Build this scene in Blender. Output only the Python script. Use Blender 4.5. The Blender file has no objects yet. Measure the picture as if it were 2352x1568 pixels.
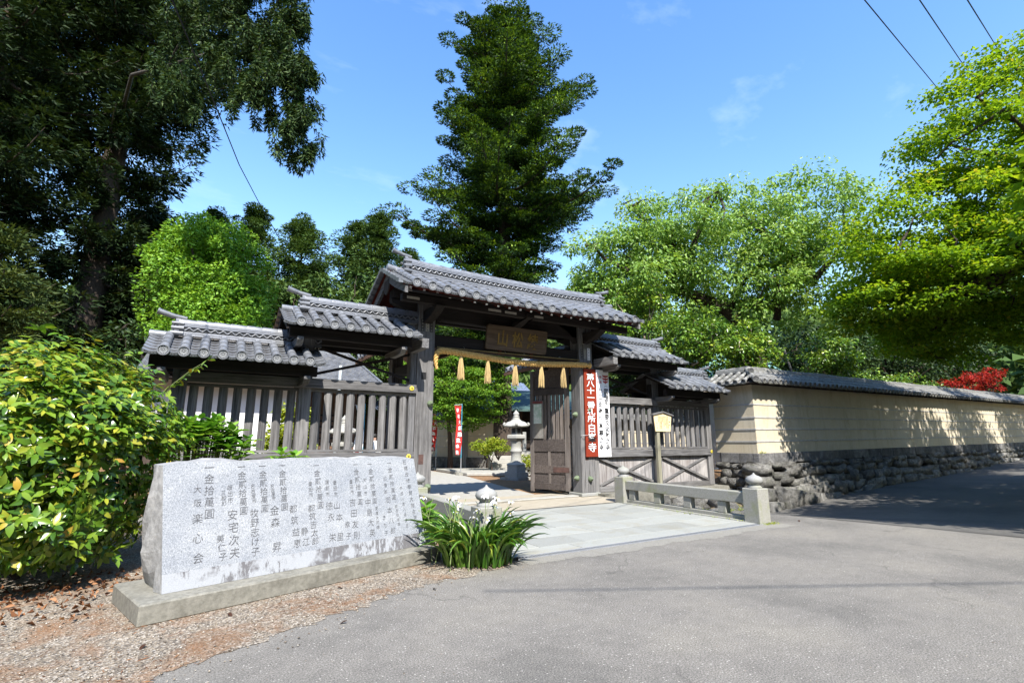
import bpy, math, random
import numpy as np
from mathutils import Vector, Matrix, Euler

# ------------------------------------------------------------------ camera, sky, sun, exposure
scene = bpy.context.scene
col = scene.collection
R = math.radians
cam_d = bpy.data.cameras.new('camera')
cam = bpy.data.objects.new('camera', cam_d)
col.objects.link(cam)
cam.location = (0, 0, 1.5)
cam.rotation_euler = (R(90 + 11.3), 0, R(58.6 - 90))
cam_d.sensor_width = 36
cam_d.lens = 1145 / 2352 * 36
cam_d.clip_start = 0.05
cam_d.clip_end = 2000
scene.camera = cam

SUN = Vector((.37, 1.25, -1.42)).normalized()          # the way the light travels
SUN_EL = math.asin(-SUN.z)
SUN_AZ = math.atan2(-SUN.y, -SUN.x)                     # where the sun stands, ccw from +X
world = bpy.data.worlds.new('World')
scene.world = world
world.use_nodes = True
wn, wl = world.node_tree.nodes, world.node_tree.links
wn.clear()
wo = wn.new('ShaderNodeOutputWorld')
bg = wn.new('ShaderNodeBackground')
sky = wn.new('ShaderNodeTexSky')
sky.sky_type = 'NISHITA'
sky.sun_disc = False
sky.sun_elevation = SUN_EL
sky.sun_rotation = math.pi / 2 - SUN_AZ
sky.altitude = 300
sky.air_density = 1.7
sky.dust_density = 0.5
sky.ozone_density = 2.0
# thin wisps of cirrus, a noise over the sky direction
tc = wn.new('ShaderNodeTexCoord')
mp = wn.new('ShaderNodeMapping')
mp.inputs['Rotation'].default_value = (0.3, 0.5, 0.9)
mp.inputs['Scale'].default_value = (1.6, 5.0, 7.0)
ns = wn.new('ShaderNodeTexNoise')
ns.inputs['Scale'].default_value = 1.3
ns.inputs['Detail'].default_value = 7
ns.inputs['Roughness'].default_value = .58
rp = wn.new('ShaderNodeValToRGB')
rp.color_ramp.elements[0].position = .58
rp.color_ramp.elements[0].color = (0, 0, 0, 1)
rp.color_ramp.elements[1].position = .92
rp.color_ramp.elements[1].color = (.30, .30, .30, 1)
mx = wn.new('ShaderNodeMixRGB')
mx.inputs['Color2'].default_value = (5.6, 6.2, 7.0, 1)
hsv = wn.new('ShaderNodeHueSaturation')
hsv.inputs['Saturation'].default_value = 1.3
hsv.inputs['Hue'].default_value = .512
wl.new(tc.outputs['Generated'], mp.inputs['Vector'])
wl.new(mp.outputs[0], ns.inputs['Vector'])
wl.new(ns.outputs['Fac'], rp.inputs['Fac'])
wl.new(rp.outputs['Color'], mx.inputs['Fac'])
wl.new(sky.outputs[0], hsv.inputs['Color'])
wl.new(hsv.outputs[0], mx.inputs['Color1'])
wl.new(mx.outputs[0], bg.inputs['Color'])
bg.inputs['Strength'].default_value = 0.15
wl.new(bg.outputs[0], wo.inputs['Surface'])

sun_d = bpy.data.lights.new('sun', 'SUN')
sun_d.energy = 5.0
sun_d.angle = R(.53)
sun_d.color = (1.0, .955, .89)
sun_o = bpy.data.objects.new('sun', sun_d)
col.objects.link(sun_o)
sun_o.location = (-8, -26, 30)
sun_o.rotation_euler = SUN.to_track_quat('-Z', 'Y').to_euler()

vs = scene.view_settings
vs.view_transform = 'Standard'
vs.look = 'None'
vs.exposure = 1.15
vs.gamma = 1
vs.use_curve_mapping = False
scene.cycles.max_bounces = 6
scene.cycles.diffuse_bounces = 3
scene.cycles.transparent_max_bounces = 6

# ------------------------------------------------------------------ helpers
W = {}                                                   # world origin of every object that parents others


def org(o):
    return W.get(o.name, Vector((0, 0, 0))) if o else Vector((0, 0, 0))


def tag(o, label=None, cat=None, group=None, kind=None):
    if label: o['label'] = label
    if cat: o['category'] = cat
    if group: o['group'] = group
    if kind: o['kind'] = kind
    return o


def thing(name, loc, label, cat, group=None):
    o = bpy.data.objects.new(name, None)
    o.empty_display_size = .2
    col.objects.link(o)
    o.location = loc
    W[o.name] = Vector(loc)
    return tag(o, label, cat, group)


def put(name, me, parent=None, loc=(0, 0, 0), rot=(0, 0, 0), scale=(1, 1, 1)):
    """an object on shared mesh data; loc in world"""
    o = bpy.data.objects.new(name, me)
    col.objects.link(o)
    o.location = Vector(loc) - org(parent)
    o.rotation_euler = rot
    o.scale = scale
    if parent: o.parent = parent
    W[o.name] = Vector(loc)
    return o


def np_mesh(name, V, F, mats=(), mi=None, rv=None, smooth=False):
    """V (n,3) float, F list of (k,m) int arrays"""
    me = bpy.data.meshes.new(name)
    if not isinstance(F, (list, tuple)): F = [F]
    nl = sum(f.size for f in F)
    npol = sum(len(f) for f in F)
    me.vertices.add(len(V))
    me.vertices.foreach_set('co', np.ascontiguousarray(V, dtype=np.float32).ravel())
    me.loops.add(nl)
    me.loops.foreach_set('vertex_index', np.concatenate([f.ravel() for f in F]).astype(np.int32))
    me.polygons.add(npol)
    tot = np.concatenate([np.full(len(f), f.shape[1]) for f in F])
    st = np.concatenate([[0], np.cumsum(tot)[:-1]])
    me.polygons.foreach_set('loop_start', st.astype(np.int32))
    me.polygons.foreach_set('loop_total', tot.astype(np.int32))
    if smooth: me.polygons.foreach_set('use_smooth', np.ones(npol, dtype=bool))
    for m in mats: me.materials.append(m)
    if mi is not None: me.polygons.foreach_set('material_index', np.asarray(mi, dtype=np.int32))
    if rv is not None:
        a = me.attributes.new('rv', 'FLOAT', 'FACE')
        a.data.foreach_set('value', np.asarray(rv, dtype=np.float32))
    me.update(calc_edges=True)
    return me


class MB:
    def __init__(s):
        s.v, s.f, s.m, s.sm = [], [], [], []

    def add(s, vs_, fs, mi=0, sm=False):
        k = len(s.v)
        s.v += [tuple(p) for p in vs_]
        for f in fs:
            s.f.append([i + k for i in f])
            s.m.append(mi)
            s.sm.append(sm)
        return s

    def box(s, x0, x1, y0, y1, z0, z1, mi=0):
        return s.add([(x0, y0, z0), (x1, y0, z0), (x1, y1, z0), (x0, y1, z0), (x0, y0, z1), (x1, y0, z1), (x1, y1, z1), (x0, y1, z1)],
                     [(0, 3, 2, 1), (4, 5, 6, 7), (0, 1, 5, 4), (1, 2, 6, 5), (2, 3, 7, 6), (3, 0, 4, 7)], mi)

    def beam(s, p, q, w, h, up=(0, 0, 1), mi=0):
        p, q, up = Vector(p), Vector(q), Vector(up)
        d = (q - p).normalized()
        a = d.cross(up).normalized() * (w / 2)
        b = a.cross(d).normalized() * (h / 2)
        vs_ = [p - a - b, p + a - b, p + a + b, p - a + b, q - a - b, q + a - b, q + a + b, q - a + b]
        return s.add(vs_, [(0, 1, 2, 3), (7, 6, 5, 4), (0, 4, 5, 1), (1, 5, 6, 2), (2, 6, 7, 3), (3, 7, 4, 0)], mi)

    def extrude(s, pts, vec, mi=0):
        n = len(pts)
        vec = Vector(vec)
        a = [Vector(p) for p in pts]
        return s.add(a + [p + vec for p in a], [list(range(n))[::-1], list(range(n, 2 * n))] + [(i, (i + 1) % n, n + (i + 1) % n, n + i) for i in range(n)], mi)

    def tube(s, pts, rad, n=7, cap=True, mi=0, sm=True):
        pts = [Vector(p) for p in pts]
        if not hasattr(rad, '__len__'): rad = [rad] * len(pts)
        vs_, fs = [], []
        ref = Vector((0, 0, 1))
        d0 = (pts[1] - pts[0]).normalized()
        if abs(d0.dot(ref)) > .9: ref = Vector((1, 0, 0))
        a = d0.cross(ref).normalized()
        for i, p in enumerate(pts):
            d = (pts[min(i + 1, len(pts) - 1)] - pts[max(i - 1, 0)]).normalized()
            a = (a - d * a.dot(d)).normalized()
            b = d.cross(a)
            for k in range(n):
                t = 2 * math.pi * k / n
                vs_.append(p + (a * math.cos(t) + b * math.sin(t)) * rad[i])
        for i in range(len(pts) - 1):
            for k in range(n):
                k2 = (k + 1) % n
                fs.append((i * n + k, i * n + k2, (i + 1) * n + k2, (i + 1) * n + k))
        s.add(vs_, fs, mi, sm)
        if cap:
            L = len(pts) - 1
            s.add([vs_[k] for k in range(n)][::-1], [tuple(range(n))], mi)
            s.add([vs_[L * n + k] for k in range(n)], [tuple(range(n))], mi)
        return s

    def lathe(s, prof, n=16, c=(0, 0, 0), mi=0, sm=True, ph=0):
        vs_, fs = [], []
        for r, z in prof:
            for k in range(n):
                t = 2 * math.pi * (k + ph) / n
                vs_.append((c[0] + r * math.cos(t), c[1] + r * math.sin(t), c[2] + z))
        for i in range(len(prof) - 1):
            for k in range(n):
                k2 = (k + 1) % n
                fs.append((i * n + k, i * n + k2, (i + 1) * n + k2, (i + 1) * n + k))
        s.add(vs_, fs, mi, sm)
        L = len(prof) - 1
        s.add([vs_[k] for k in range(n)][::-1], [tuple(range(n))], mi)
        s.add([vs_[L * n + k] for k in range(n)], [tuple(range(n))], mi)
        return s

    def mesh(s, name, mats, o=(0, 0, 0)):
        me = bpy.data.meshes.new(name)
        o = Vector(o)
        me.from_pydata([(p[0] - o.x, p[1] - o.y, p[2] - o.z) for p in s.v], [], s.f)
        for m in (mats if isinstance(mats, (list, tuple)) else [mats]): me.materials.append(m)
        me.polygons.foreach_set('material_index', s.m)
        me.polygons.foreach_set('use_smooth', s.sm)
        me.update()
        return me

    def build(s, name, mats, parent=None, origin=None, bevel=0):
        if origin is None: origin = org(parent)
        o = put(name, s.mesh(name, mats, origin), parent, origin)
        if bevel:
            b = o.modifiers.new('bevel', 'BEVEL')
            b.width = bevel
            b.segments = 1
            b.limit_method = 'ANGLE'
        return o


# ------------------------------------------------------------------ materials
MATS = {}


def nodes(name):
    m = bpy.data.materials.new(name)
    m.use_nodes = True
    t = m.node_tree
    b = t.nodes['Principled BSDF']
    return m, t.nodes, t.links, b


def noise(n, l, vec, scale, detail=5, rough=.6, dist=0):
    t = n.new('ShaderNodeTexNoise')
    t.inputs['Scale'].default_value = scale
    t.inputs['Detail'].default_value = detail
    t.inputs['Roughness'].default_value = rough
    t.inputs['Distortion'].default_value = dist
    if vec is not None: l.new(vec, t.inputs['Vector'])
    return t.outputs['Fac']


def ramp(n, l, fac, stops):
    r = n.new('ShaderNodeValToRGB')
    cr = r.color_ramp
    while len(cr.elements) > 1: cr.elements.remove(cr.elements[-1])
    for i, (p, c) in enumerate(stops):
        e = cr.elements[0] if i == 0 else cr.elements.new(p)
        e.position = p
        e.color = (*c, 1) if len(c) == 3 else c
    l.new(fac, r.inputs['Fac'])
    return r.outputs['Color']


def mixc(n, l, fac, a, b, mode='MIX'):
    m = n.new('ShaderNodeMixRGB')
    m.blend_type = mode
    for s_, v in ((0, fac), (1, a), (2, b)):
        if isinstance(v, (int, float)): m.inputs[s_].default_value = v
        elif isinstance(v, tuple): m.inputs[s_].default_value = (*v, 1)
        else: l.new(v, m.inputs[s_])
    return m.outputs[0]


def coords(n, l, scale=(1, 1, 1), kind='Object'):
    t = n.new('ShaderNodeTexCoord')
    m = n.new('ShaderNodeMapping')
    m.inputs['Scale'].default_value = scale
    l.new(t.outputs[kind], m.inputs['Vector'])
    return m.outputs[0]


def bump(n, l, b, h, strength, dist=.02):
    u = n.new('ShaderNodeBump')
    u.inputs['Strength'].default_value = strength
    u.inputs['Distance'].default_value = dist
    l.new(h, u.inputs['Height'])
    l.new(u.outputs[0], b.inputs['Normal'])


def sc(c, k): return tuple(min(1, x * k) for x in c)


def mat(name, c1, c2=None, scale=6, rough=.85, bmp=.2, bscale=40, spec=.3, stain=None, stain_scale=1.2, stain_amt=.5, rnd=.0, stretch=(1, 1, 1), metal=0, lo=.35, hi=.65):
    if name in MATS: return MATS[name]
    m, n, l, b = nodes(name)
    v = coords(n, l, stretch)
    c2 = c2 or sc(c1, .7)
    c = ramp(n, l, noise(n, l, v, scale, 7, .65), [(lo, c2), (hi, c1)])
    if stain:
        f = ramp(n, l, noise(n, l, coords(n, l), stain_scale, 8, .7, .6), [(.5, (0, 0, 0)), (.68, (stain_amt,) * 3)])
        c = mixc(n, l, f, c, stain)
    if rnd:
        oi = n.new('ShaderNodeObjectInfo')
        k = ramp(n, l, oi.outputs['Random'], [(0, (1 - rnd,) * 3), (1, (1,) * 3)])
        c = mixc(n, l, 1.0, c, k, 'MULTIPLY')
    l.new(c, b.inputs['Base Color'])
    b.inputs['Roughness'].default_value = rough
    b.inputs['Specular IOR Level'].default_value = spec
    b.inputs['Metallic'].default_value = metal
    if bmp: bump(n, l, b, noise(n, l, v, bscale, 6, .7), bmp, .01)
    MATS[name] = m
    return m


def wood(name, light, dark, axis, fine=26, rough=.85, bmp=.5, red=None):
    """weathered timber, grain along axis (0,1,2)"""
    if name in MATS: return MATS[name]
    m, n, l, b = nodes(name)
    s3 = [fine] * 3
    s3[axis] = fine * .045
    v = coords(n, l, tuple(s3))
    g = noise(n, l, v, 1.0, 8, .65, .4)
    c = ramp(n, l, g, [(.28, dark), (.47, sc(light, .72)), (.62, light), (.8, sc(light, 1.25))])
    s4 = [2.2] * 3
    s4[axis] = .7
    st = noise(n, l, coords(n, l, tuple(s4)), 1.0, 6, .7)
    c = mixc(n, l, ramp(n, l, st, [(.45, (0, 0, 0)), (.75, (.75,) * 3)]), c, red or sc(dark, 1.2))
    oi = n.new('ShaderNodeObjectInfo')
    c = mixc(n, l, 1.0, c, ramp(n, l, oi.outputs['Random'], [(0, (.78,) * 3), (1, (1.08, 1.06, 1.02))]), 'MULTIPLY')
    l.new(c, b.inputs['Base Color'])
    b.inputs['Roughness'].default_value = rough
    b.inputs['Specular IOR Level'].default_value = .2
    bump(n, l, b, g, bmp, .006)
    MATS[name] = m
    return m


def leafmat(name, stops, trans=.3, rough=.45, spec=.35, tint=(1.25, 1.15, .5), src='rv'):
    """leaf colours by a value per leaf (rv; conifers paint sun and shade into it) or per object"""
    if name in MATS: return MATS[name]
    m, n, l, b = nodes(name)
    if src == 'rv':
        a = n.new('ShaderNodeAttribute')
        a.attribute_name = 'rv'
        f = a.outputs['Fac']
    else:
        f = n.new('ShaderNodeObjectInfo').outputs['Random']
    c = ramp(n, l, f, stops)
    l.new(c, b.inputs['Base Color'])
    b.inputs['Roughness'].default_value = rough
    b.inputs['Specular IOR Level'].default_value = spec
    tr = n.new('ShaderNodeBsdfTranslucent')
    l.new(mixc(n, l, 1.0, c, tint, 'MULTIPLY'), tr.inputs['Color'])
    mxs = n.new('ShaderNodeMixShader')
    mxs.inputs[0].default_value = trans
    l.new(b.outputs[0], mxs.inputs[1])
    l.new(tr.outputs[0], mxs.inputs[2])
    out = [x for x in n if x.type == 'OUTPUT_MATERIAL'][0]
    l.new(mxs.outputs[0], out.inputs['Surface'])
    MATS[name] = m
    return m


GREY_L, GREY_D = (.21, .206, .206), (.036, .034, .033)
WOOD_V = wood('weathered timber upright', GREY_L, GREY_D, 2)
WOOD_H = wood('weathered timber level', GREY_L, GREY_D, 0)
WOOD_Y = wood('weathered timber deep', GREY_L, GREY_D, 1)
PALE_V = wood('silvery panel boards', (.40, .385, .38), (.12, .10, .095), 2, fine=16, bmp=.7)
DARK_H = wood('shade-dark timber level', (.030, .025, .023), (.011, .009, .008), 0, bmp=.3)  # level and deep beams: dark wood blackened to imitate the eave shade
DARK_Y = wood('shade-dark timber deep', (.030, .025, .023), (.011, .009, .008), 1, bmp=.3)
DARK_V = wood('dark timber upright', (.09, .07, .058), (.03, .022, .018), 2, bmp=.3)  # plain dark upright timber
RED_Y = wood('old red painted timber', (.16, .032, .022), (.05, .014, .01), 1, bmp=.3)
TILE = mat('grey roof tile', (.215, .223, .235), (.115, .12, .128), scale=5, rough=.30, bmp=.06, bscale=60, spec=.65, rnd=.25)
TILE_OLD = mat('old mossy roof tile', (.27, .265, .245), (.12, .118, .11), scale=9, rough=.7, bmp=.35, bscale=45, spec=.3, rnd=.35, stain=(.10, .105, .06), stain_scale=3, stain_amt=.7)
TILE_DK = mat('tile recess', (.045, .047, .05), rough=.8)
PETAL = mat('pale tile petals', (.44, .45, .45), (.33, .34, .35), rough=.55, bmp=0)
BRICK_ST = mat('granite', (.31, .31, .295), (.20, .20, .19), scale=120, rough=.85, bmp=.25, bscale=160, stain=(.20, .21, .13), stain_scale=1.6, stain_amt=.55)
CONCRETE = mat('old concrete', (.235, .225, .19), (.15, .145, .12), scale=22, rough=.92, bmp=.4, bscale=90, stain=(.085, .08, .065), stain_scale=2.2, stain_amt=.7)
WHITE_PL = mat('white plaster', (.80, .80, .79), (.70, .70, .69), scale=2, rough=.9, bmp=.05)


def plaster():
    m, n, l, b = nodes('yellow plaster')
    v = coords(n, l)
    c = ramp(n, l, noise(n, l, v, 1.3, 7, .65), [(.35, (.485, .415, .295)), (.65, (.55, .485, .36))])
    c = mixc(n, l, ramp(n, l, noise(n, l, v, .8, 6, .7, .5), [(.48, (0, 0, 0)), (.68, (.6,) * 3)]), c, (.52, .475, .39))
    st_ = noise(n, l, coords(n, l, (2.2, 2.2, .4)), 1.0, 8, .75, .8)
    c = mixc(n, l, 1.0, c, ramp(n, l, st_, [(.36, (.86, .85, .83)), (.50, (1, 1, 1))]), 'MULTIPLY')
    sp_ = noise(n, l, v, 26, 5, .8)
    c = mixc(n, l, 1.0, c, ramp(n, l, sp_, [(.33, (.82, .80, .77)), (.45, (1, 1, 1))]), 'MULTIPLY')
    l.new(c, b.inputs['Base Color'])
    b.inputs['Roughness'].default_value = .93
    b.inputs['Specular IOR Level'].default_value = .15
    bump(n, l, b, noise(n, l, v, 45, 6, .7), .22, .008)
    MATS['yellow plaster'] = m
    return m


YELLOW_PL = plaster()
LINE = mat('wall line moulding', (.44, .43, .40), (.32, .31, .29), scale=8, rough=.8, bmp=.1)
IRON = mat('rusty iron', (.10, .055, .045), (.06, .035, .03), rough=.7)
BLACK = mat('black', (.012, .012, .013), rough=.6, bmp=0)
INK = mat('ink', (.02, .02, .022), rough=.6, bmp=0)
VERDI = mat('verdigris bronze', (.155, .20, .125), (.085, .11, .06), scale=18, rough=.6, bmp=.2)
GOLD = mat('gilt', (.42, .27, .08), (.22, .14, .05), scale=8, rough=.38, bmp=.1, metal=.6)  # gilt darkened to put the shade over the plaque into its colour
BRASS = mat('yellow gilt', (.70, .55, .07), (.52, .40, .04), scale=20, rough=.5, bmp=.1)
STRAW = mat('straw rope', (.62, .40, .135), (.46, .27, .08), scale=30, rough=.75, bmp=.5, bscale=60, stretch=(1, 1, 1))
STRAW_V = mat('straw tassel', (.60, .46, .22), (.38, .26, .11), scale=22, rough=.8, bmp=.6, bscale=22, stretch=(6, 6, .35))
RED_SIGN = mat('red sign paint', (.235, .032, .014), (.20, .027, .012), scale=3, rough=.5, bmp=.03)
WHITE_SIGN = mat('white sign paint', (.86, .86, .86), (.82, .82, .83), scale=3, rough=.5, bmp=.02)
WHITE = mat('white lettering', (.88, .88, .87), (.85, .85, .85), rough=.6, bmp=0)
RED_INK = mat('red lettering', (.50, .025, .025), rough=.6, bmp=0)
PINE = mat('new pine board', (.78, .61, .35), (.70, .53, .29), scale=3, rough=.7, bmp=.1, stretch=(4, 4, .6))
SOIL = mat('brown soil with needles', (.255, .15, .075), (.14, .085, .05), scale=9, rough=.95, bmp=.6, bscale=60, stain=(.34, .20, .09), stain_scale=1.2)
PATH = mat('pale concrete path', (.34, .33, .295), (.28, .27, .24), scale=5, rough=.9, bmp=.15, bscale=120)
BARK = mat('dark bark', (.075, .055, .042), (.03, .023, .018), scale=10, rough=.95, bmp=.9, bscale=14, stretch=(3, 3, .7))
BARK_PALE = mat('pale bark', (.30, .24, .18), (.15, .12, .09), scale=8, rough=.9, bmp=.5, bscale=20)
BLUE_TILE = mat('blue grey tile', (.16, .20, .28), (.09, .115, .17), scale=6, rough=.5, rnd=.25)
COPPER = mat('green copper roof', (.28, .47, .43), (.19, .35, .32), scale=4, rough=.6, bmp=.1)

# ------------------------------------------------------------------ ground
rng = np.random.default_rng(7)
random.seed(5)


def asphalt(name, tone):
    if name in MATS: return MATS[name]
    m, n, l, b = nodes(name)
    v = coords(n, l)
    f = noise(n, l, v, 85, 6, .8)
    big = noise(n, l, v, .55, 6, .6)
    mid = noise(n, l, v, 7, 5, .6)
    c = ramp(n, l, f, [(.36, sc(tone, .22)), (.46, sc(tone, .80)), (.54, sc(tone, 1.08)), (.66, sc(tone, 2.2))])
    c = mixc(n, l, 1.0, c, ramp(n, l, big, [(.34, (.74, .74, .74)), (.5, (.98, .97, .96)), (.68, (1.14, 1.12, 1.07))]), 'MULTIPLY')
    c = mixc(n, l, 1.0, c, ramp(n, l, mid, [(.32, (.90,) * 3), (.6, (1.04,) * 3)]), 'MULTIPLY')
    # pale chips of stone
    vo = n.new('ShaderNodeTexVoronoi')
    vo.inputs['Scale'].default_value = 34
    l.new(v, vo.inputs['Vector'])
    chip = ramp(n, l, vo.outputs['Distance'], [(.13, (1, 1, 1)), (.22, (0, 0, 0))])
    sel = ramp(n, l, vo.outputs['Color'], [(.62, (0, 0, 0)), (.70, (.9,) * 3)])
    c = mixc(n, l, mixc(n, l, 1.0, chip, sel, 'MULTIPLY'), c, sc(tone, 2.6))
    # hairline cracks, broken up
    cr = n.new('ShaderNodeTexVoronoi')
    cr.feature = 'DISTANCE_TO_EDGE'
    cr.inputs['Scale'].default_value = .33
    w = n.new('ShaderNodeVectorMath')
    w.operation = 'ADD'
    nz = n.new('ShaderNodeTexNoise')
    nz.inputs['Scale'].default_value = 3.5
    nz.inputs['Detail'].default_value = 6
    l.new(v, nz.inputs['Vector'])
    k = n.new('ShaderNodeVectorMath')
    k.operation = 'SCALE'
    k.inputs['Scale'].default_value = .55
    l.new(nz.outputs['Color'], k.inputs[0])
    l.new(v, w.inputs[0])
    l.new(k.outputs[0], w.inputs[1])
    l.new(w.outputs[0], cr.inputs['Vector'])
    line = ramp(n, l, cr.outputs['Distance'], [(.0, (.45,) * 3), (.008, (0, 0, 0))])
    gate = ramp(n, l, noise(n, l, v, .8, 2), [(.46, (0, 0, 0)), (.56, (1, 1, 1))])
    c = mixc(n, l, mixc(n, l, 1.0, line, gate, 'MULTIPLY'), c, sc(tone, .3))
    l.new(c, b.inputs['Base Color'])
    b.inputs['Roughness'].default_value = .92
    b.inputs['Specular IOR Level'].default_value = .25
    bump(n, l, b, f, .55, .006)
    MATS[name] = m
    return m


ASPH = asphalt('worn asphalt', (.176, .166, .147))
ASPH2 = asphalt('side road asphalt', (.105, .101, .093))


def gravel_mat():
    m, n, l, b = nodes('sandy gravel')
    v = coords(n, l)
    vo = n.new('ShaderNodeTexVoronoi')
    vo.inputs['Scale'].default_value = 75
    l.new(v, vo.inputs['Vector'])
    c = ramp(n, l, vo.outputs['Color'], [(.1, (.07, .062, .054)), (.35, (.165, .14, .11)), (.62, (.25, .205, .15)), (.9, (.44, .40, .34))])
    needles = ramp(n, l, noise(n, l, v, 1.7, 8, .72, .5), [(.48, (0, 0, 0)), (.64, (.7,) * 3)])
    nc = ramp(n, l, noise(n, l, coords(n, l, (60, 160, 60)), 1, 3), [(.35, (.13, .062, .028)), (.65, (.28, .14, .06))])
    c = mixc(n, l, needles, c, nc)
    c = mixc(n, l, 1.0, c, ramp(n, l, noise(n, l, v, .9, 4), [(.3, (.82,) * 3), (.7, (1.1,) * 3)]), 'MULTIPLY')
    l.new(c, b.inputs['Base Color'])
    b.inputs['Roughness'].default_value = .95
    b.inputs['Specular IOR Level'].default_value = .15
    bump(n, l, b, vo.outputs['Distance'], .7, .012)
    MATS['gravel'] = m
    return m


GRAVEL = gravel_mat()


def sheet(name, pts, z, m, parent=None):
    return MB().add([(x, y, z) for x, y in pts], [tuple(range(len(pts)))]).build(name, m, parent)


tag(sheet('ground', [(-700, -700), (700, -700), (700, 700), (-700, 700)], -1.25, SOIL), kind='structure')
tag(sheet('road', [(-60, -60), (26.1, -60), (11.24, 2.9), (10.5, 6.25), (10.25, 6.6), (9.3, 6.12), (9.3, 5.85), (8.95, 5.77), (3.55, 5.77), (3.3, 6.0), (3.3, 11.02), (-60, 11.02)], 0, ASPH), kind='structure')


def seam_x(y): return 10.4 + (6.44 - y) * .237


def road_h(x, y):
    hw = np.interp(x, [10.3, 12.5, 14.7, 18, 21.5, 30, 39, 60, 90], [0, -.33, -.58, -.44, -.24, .07, .5, 1.5, 3.0])
    hn = np.interp(x, [10.3, 14, 18, 25, 39, 60, 90], [0, -.12, -.10, .08, .5, 1.5, 3.0])
    t = np.clip((y - 2.9) / 6.4, 0, 1)
    return hn * (1 - t) + hw * t


nx, ny = 60, 40
gv = []
for i in range(nx):
    X = 10.3 + 75 * (i / (nx - 1)) ** 2
    ym = 6.6 + (X - 10.3) * (2.75 / 4.4) if X < 14.7 else 9.7
    for j in range(ny):
        y = -60 + (ym + 60) * (1 - (1 - j / (ny - 1)) ** 2.2)
        x = X + (seam_x(y) - 10.4) * max(0, 1 - (X - 10.3) / 20)
        gv.append((x, y, float(road_h(X, y)) - .003))
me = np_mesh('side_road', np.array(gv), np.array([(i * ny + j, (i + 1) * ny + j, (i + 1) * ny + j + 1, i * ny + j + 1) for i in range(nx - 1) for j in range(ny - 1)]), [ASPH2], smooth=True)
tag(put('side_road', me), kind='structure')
# thin gutter along the seam between the two roads
mb = MB()
for k in range(24):
    y0, y1 = 6.2 - k * .6, 6.2 - (k + 1) * .6
    mb.add([(seam_x(y0) + .02, y0, .004), (seam_x(y0) + .14, y0, .004), (seam_x(y1) + .14, y1, .004), (seam_x(y1) + .02, y1, .004)], [(3, 2, 1, 0)])
tag(mb.build('gutter', mat('gutter grime', (.07, .066, .06), rough=.95)), kind='structure')

# gravel verge left of the road, its edge frayed
edge = [(-6, 1.4), (-3, 2.6), (-1.5, 3.35), (-.13, 4.2), (.6, 4.62), (1.29, 4.97), (2.1, 5.28), (2.9, 5.5), (3.63, 5.68)]
pts = []
for a, b_ in zip(edge[:-1], edge[1:]):
    for k in range(14):
        t = k / 14
        pts.append((a[0] + (b_[0] - a[0]) * t + random.gauss(0, .04), a[1] + (b_[1] - a[1]) * t + random.gauss(0, .03) + .06 * math.sin(t * 5 + a[0] * 3)))
pts += [(3.62, 5.74), (3.3, 5.9), (3.25, 10.98), (-30, 10.98), (-30, -2)]
tag(sheet('gravel_verge', pts, .004, GRAVEL), kind='structure')


def in_gravel(x, y):
    e = np.array(edge)
    return y > np.interp(x, e[:, 0], e[:, 1]) + .02


def scatter_stones(name, n, xr, yr, rmin, rmax, mats, test, z, seed, flat=.55):
    g = np.random.default_rng(seed)
    x = g.uniform(*xr, n)
    y = g.uniform(*yr, n)
    ok = test(x, y)
    x, y = x[ok], y[ok]
    n = len(x)
    base = np.array([(1, 0, 0), (-1, 0, 0), (0, 1, 0), (0, -1, 0), (0, 0, 1), (0, 0, -1)], float)
    fc = np.array([(0, 2, 4), (2, 1, 4), (1, 3, 4), (3, 0, 4), (2, 0, 5), (1, 2, 5), (3, 1, 5), (0, 3, 5)])
    r = g.uniform(rmin, rmax, n) * g.uniform(.5, 1, n)
    V = base[None] * g.uniform(.6, 1.3, (n, 6, 1)) * r[:, None, None]
    a = g.uniform(0, 6.28, n)
    ca, sa = np.cos(a)[:, None], np.sin(a)[:, None]
    V = np.stack([V[..., 0] * ca - V[..., 1] * sa, V[..., 0] * sa + V[..., 1] * ca, V[..., 2] * flat], -1)
    V += np.stack([x, y, z + r * .3], -1)[:, None]
    F = (fc[None] + (np.arange(n) * 6)[:, None, None]).reshape(-1, 3)
    return put(name, np_mesh(name, V.reshape(-1, 3), F, mats, rv=np.repeat(g.random(n), 8)))


PEB = leafmat('pebble tones', [(0, (.08, .07, .058)), (.3, (.18, .14, .10)), (.6, (.27, .225, .165)), (1, (.46, .42, .36))], trans=0, rough=.9, spec=.2)
tag(scatter_stones('pebbles', 9000, (-3.2, 3.6), (2.4, 6.2), .004, .014, [PEB], lambda x, y: in_gravel(x, y + .5 * np.random.default_rng(1).random(len(x)) ** 3), .006, 3), 'fine sandy pebbles strewn over the gravel verge', 'pebbles', kind='stuff')
tag(scatter_stones('road_grit', 900, (-2.5, 9), (1.6, 5.6), .003, .007, [PEB], lambda x, y: ~in_gravel(x, y), .002, 4), 'loose grit scattered on the grey asphalt', 'grit', kind='stuff')

# fallen leaves and needles
LITTER = leafmat('dry leaves', [(0, (.05, .022, .012)), (.35, (.12, .05, .022)), (.7, (.22, .095, .04)), (1, (.38, .21, .11))], trans=.15, rough=.7, spec=.25)


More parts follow.
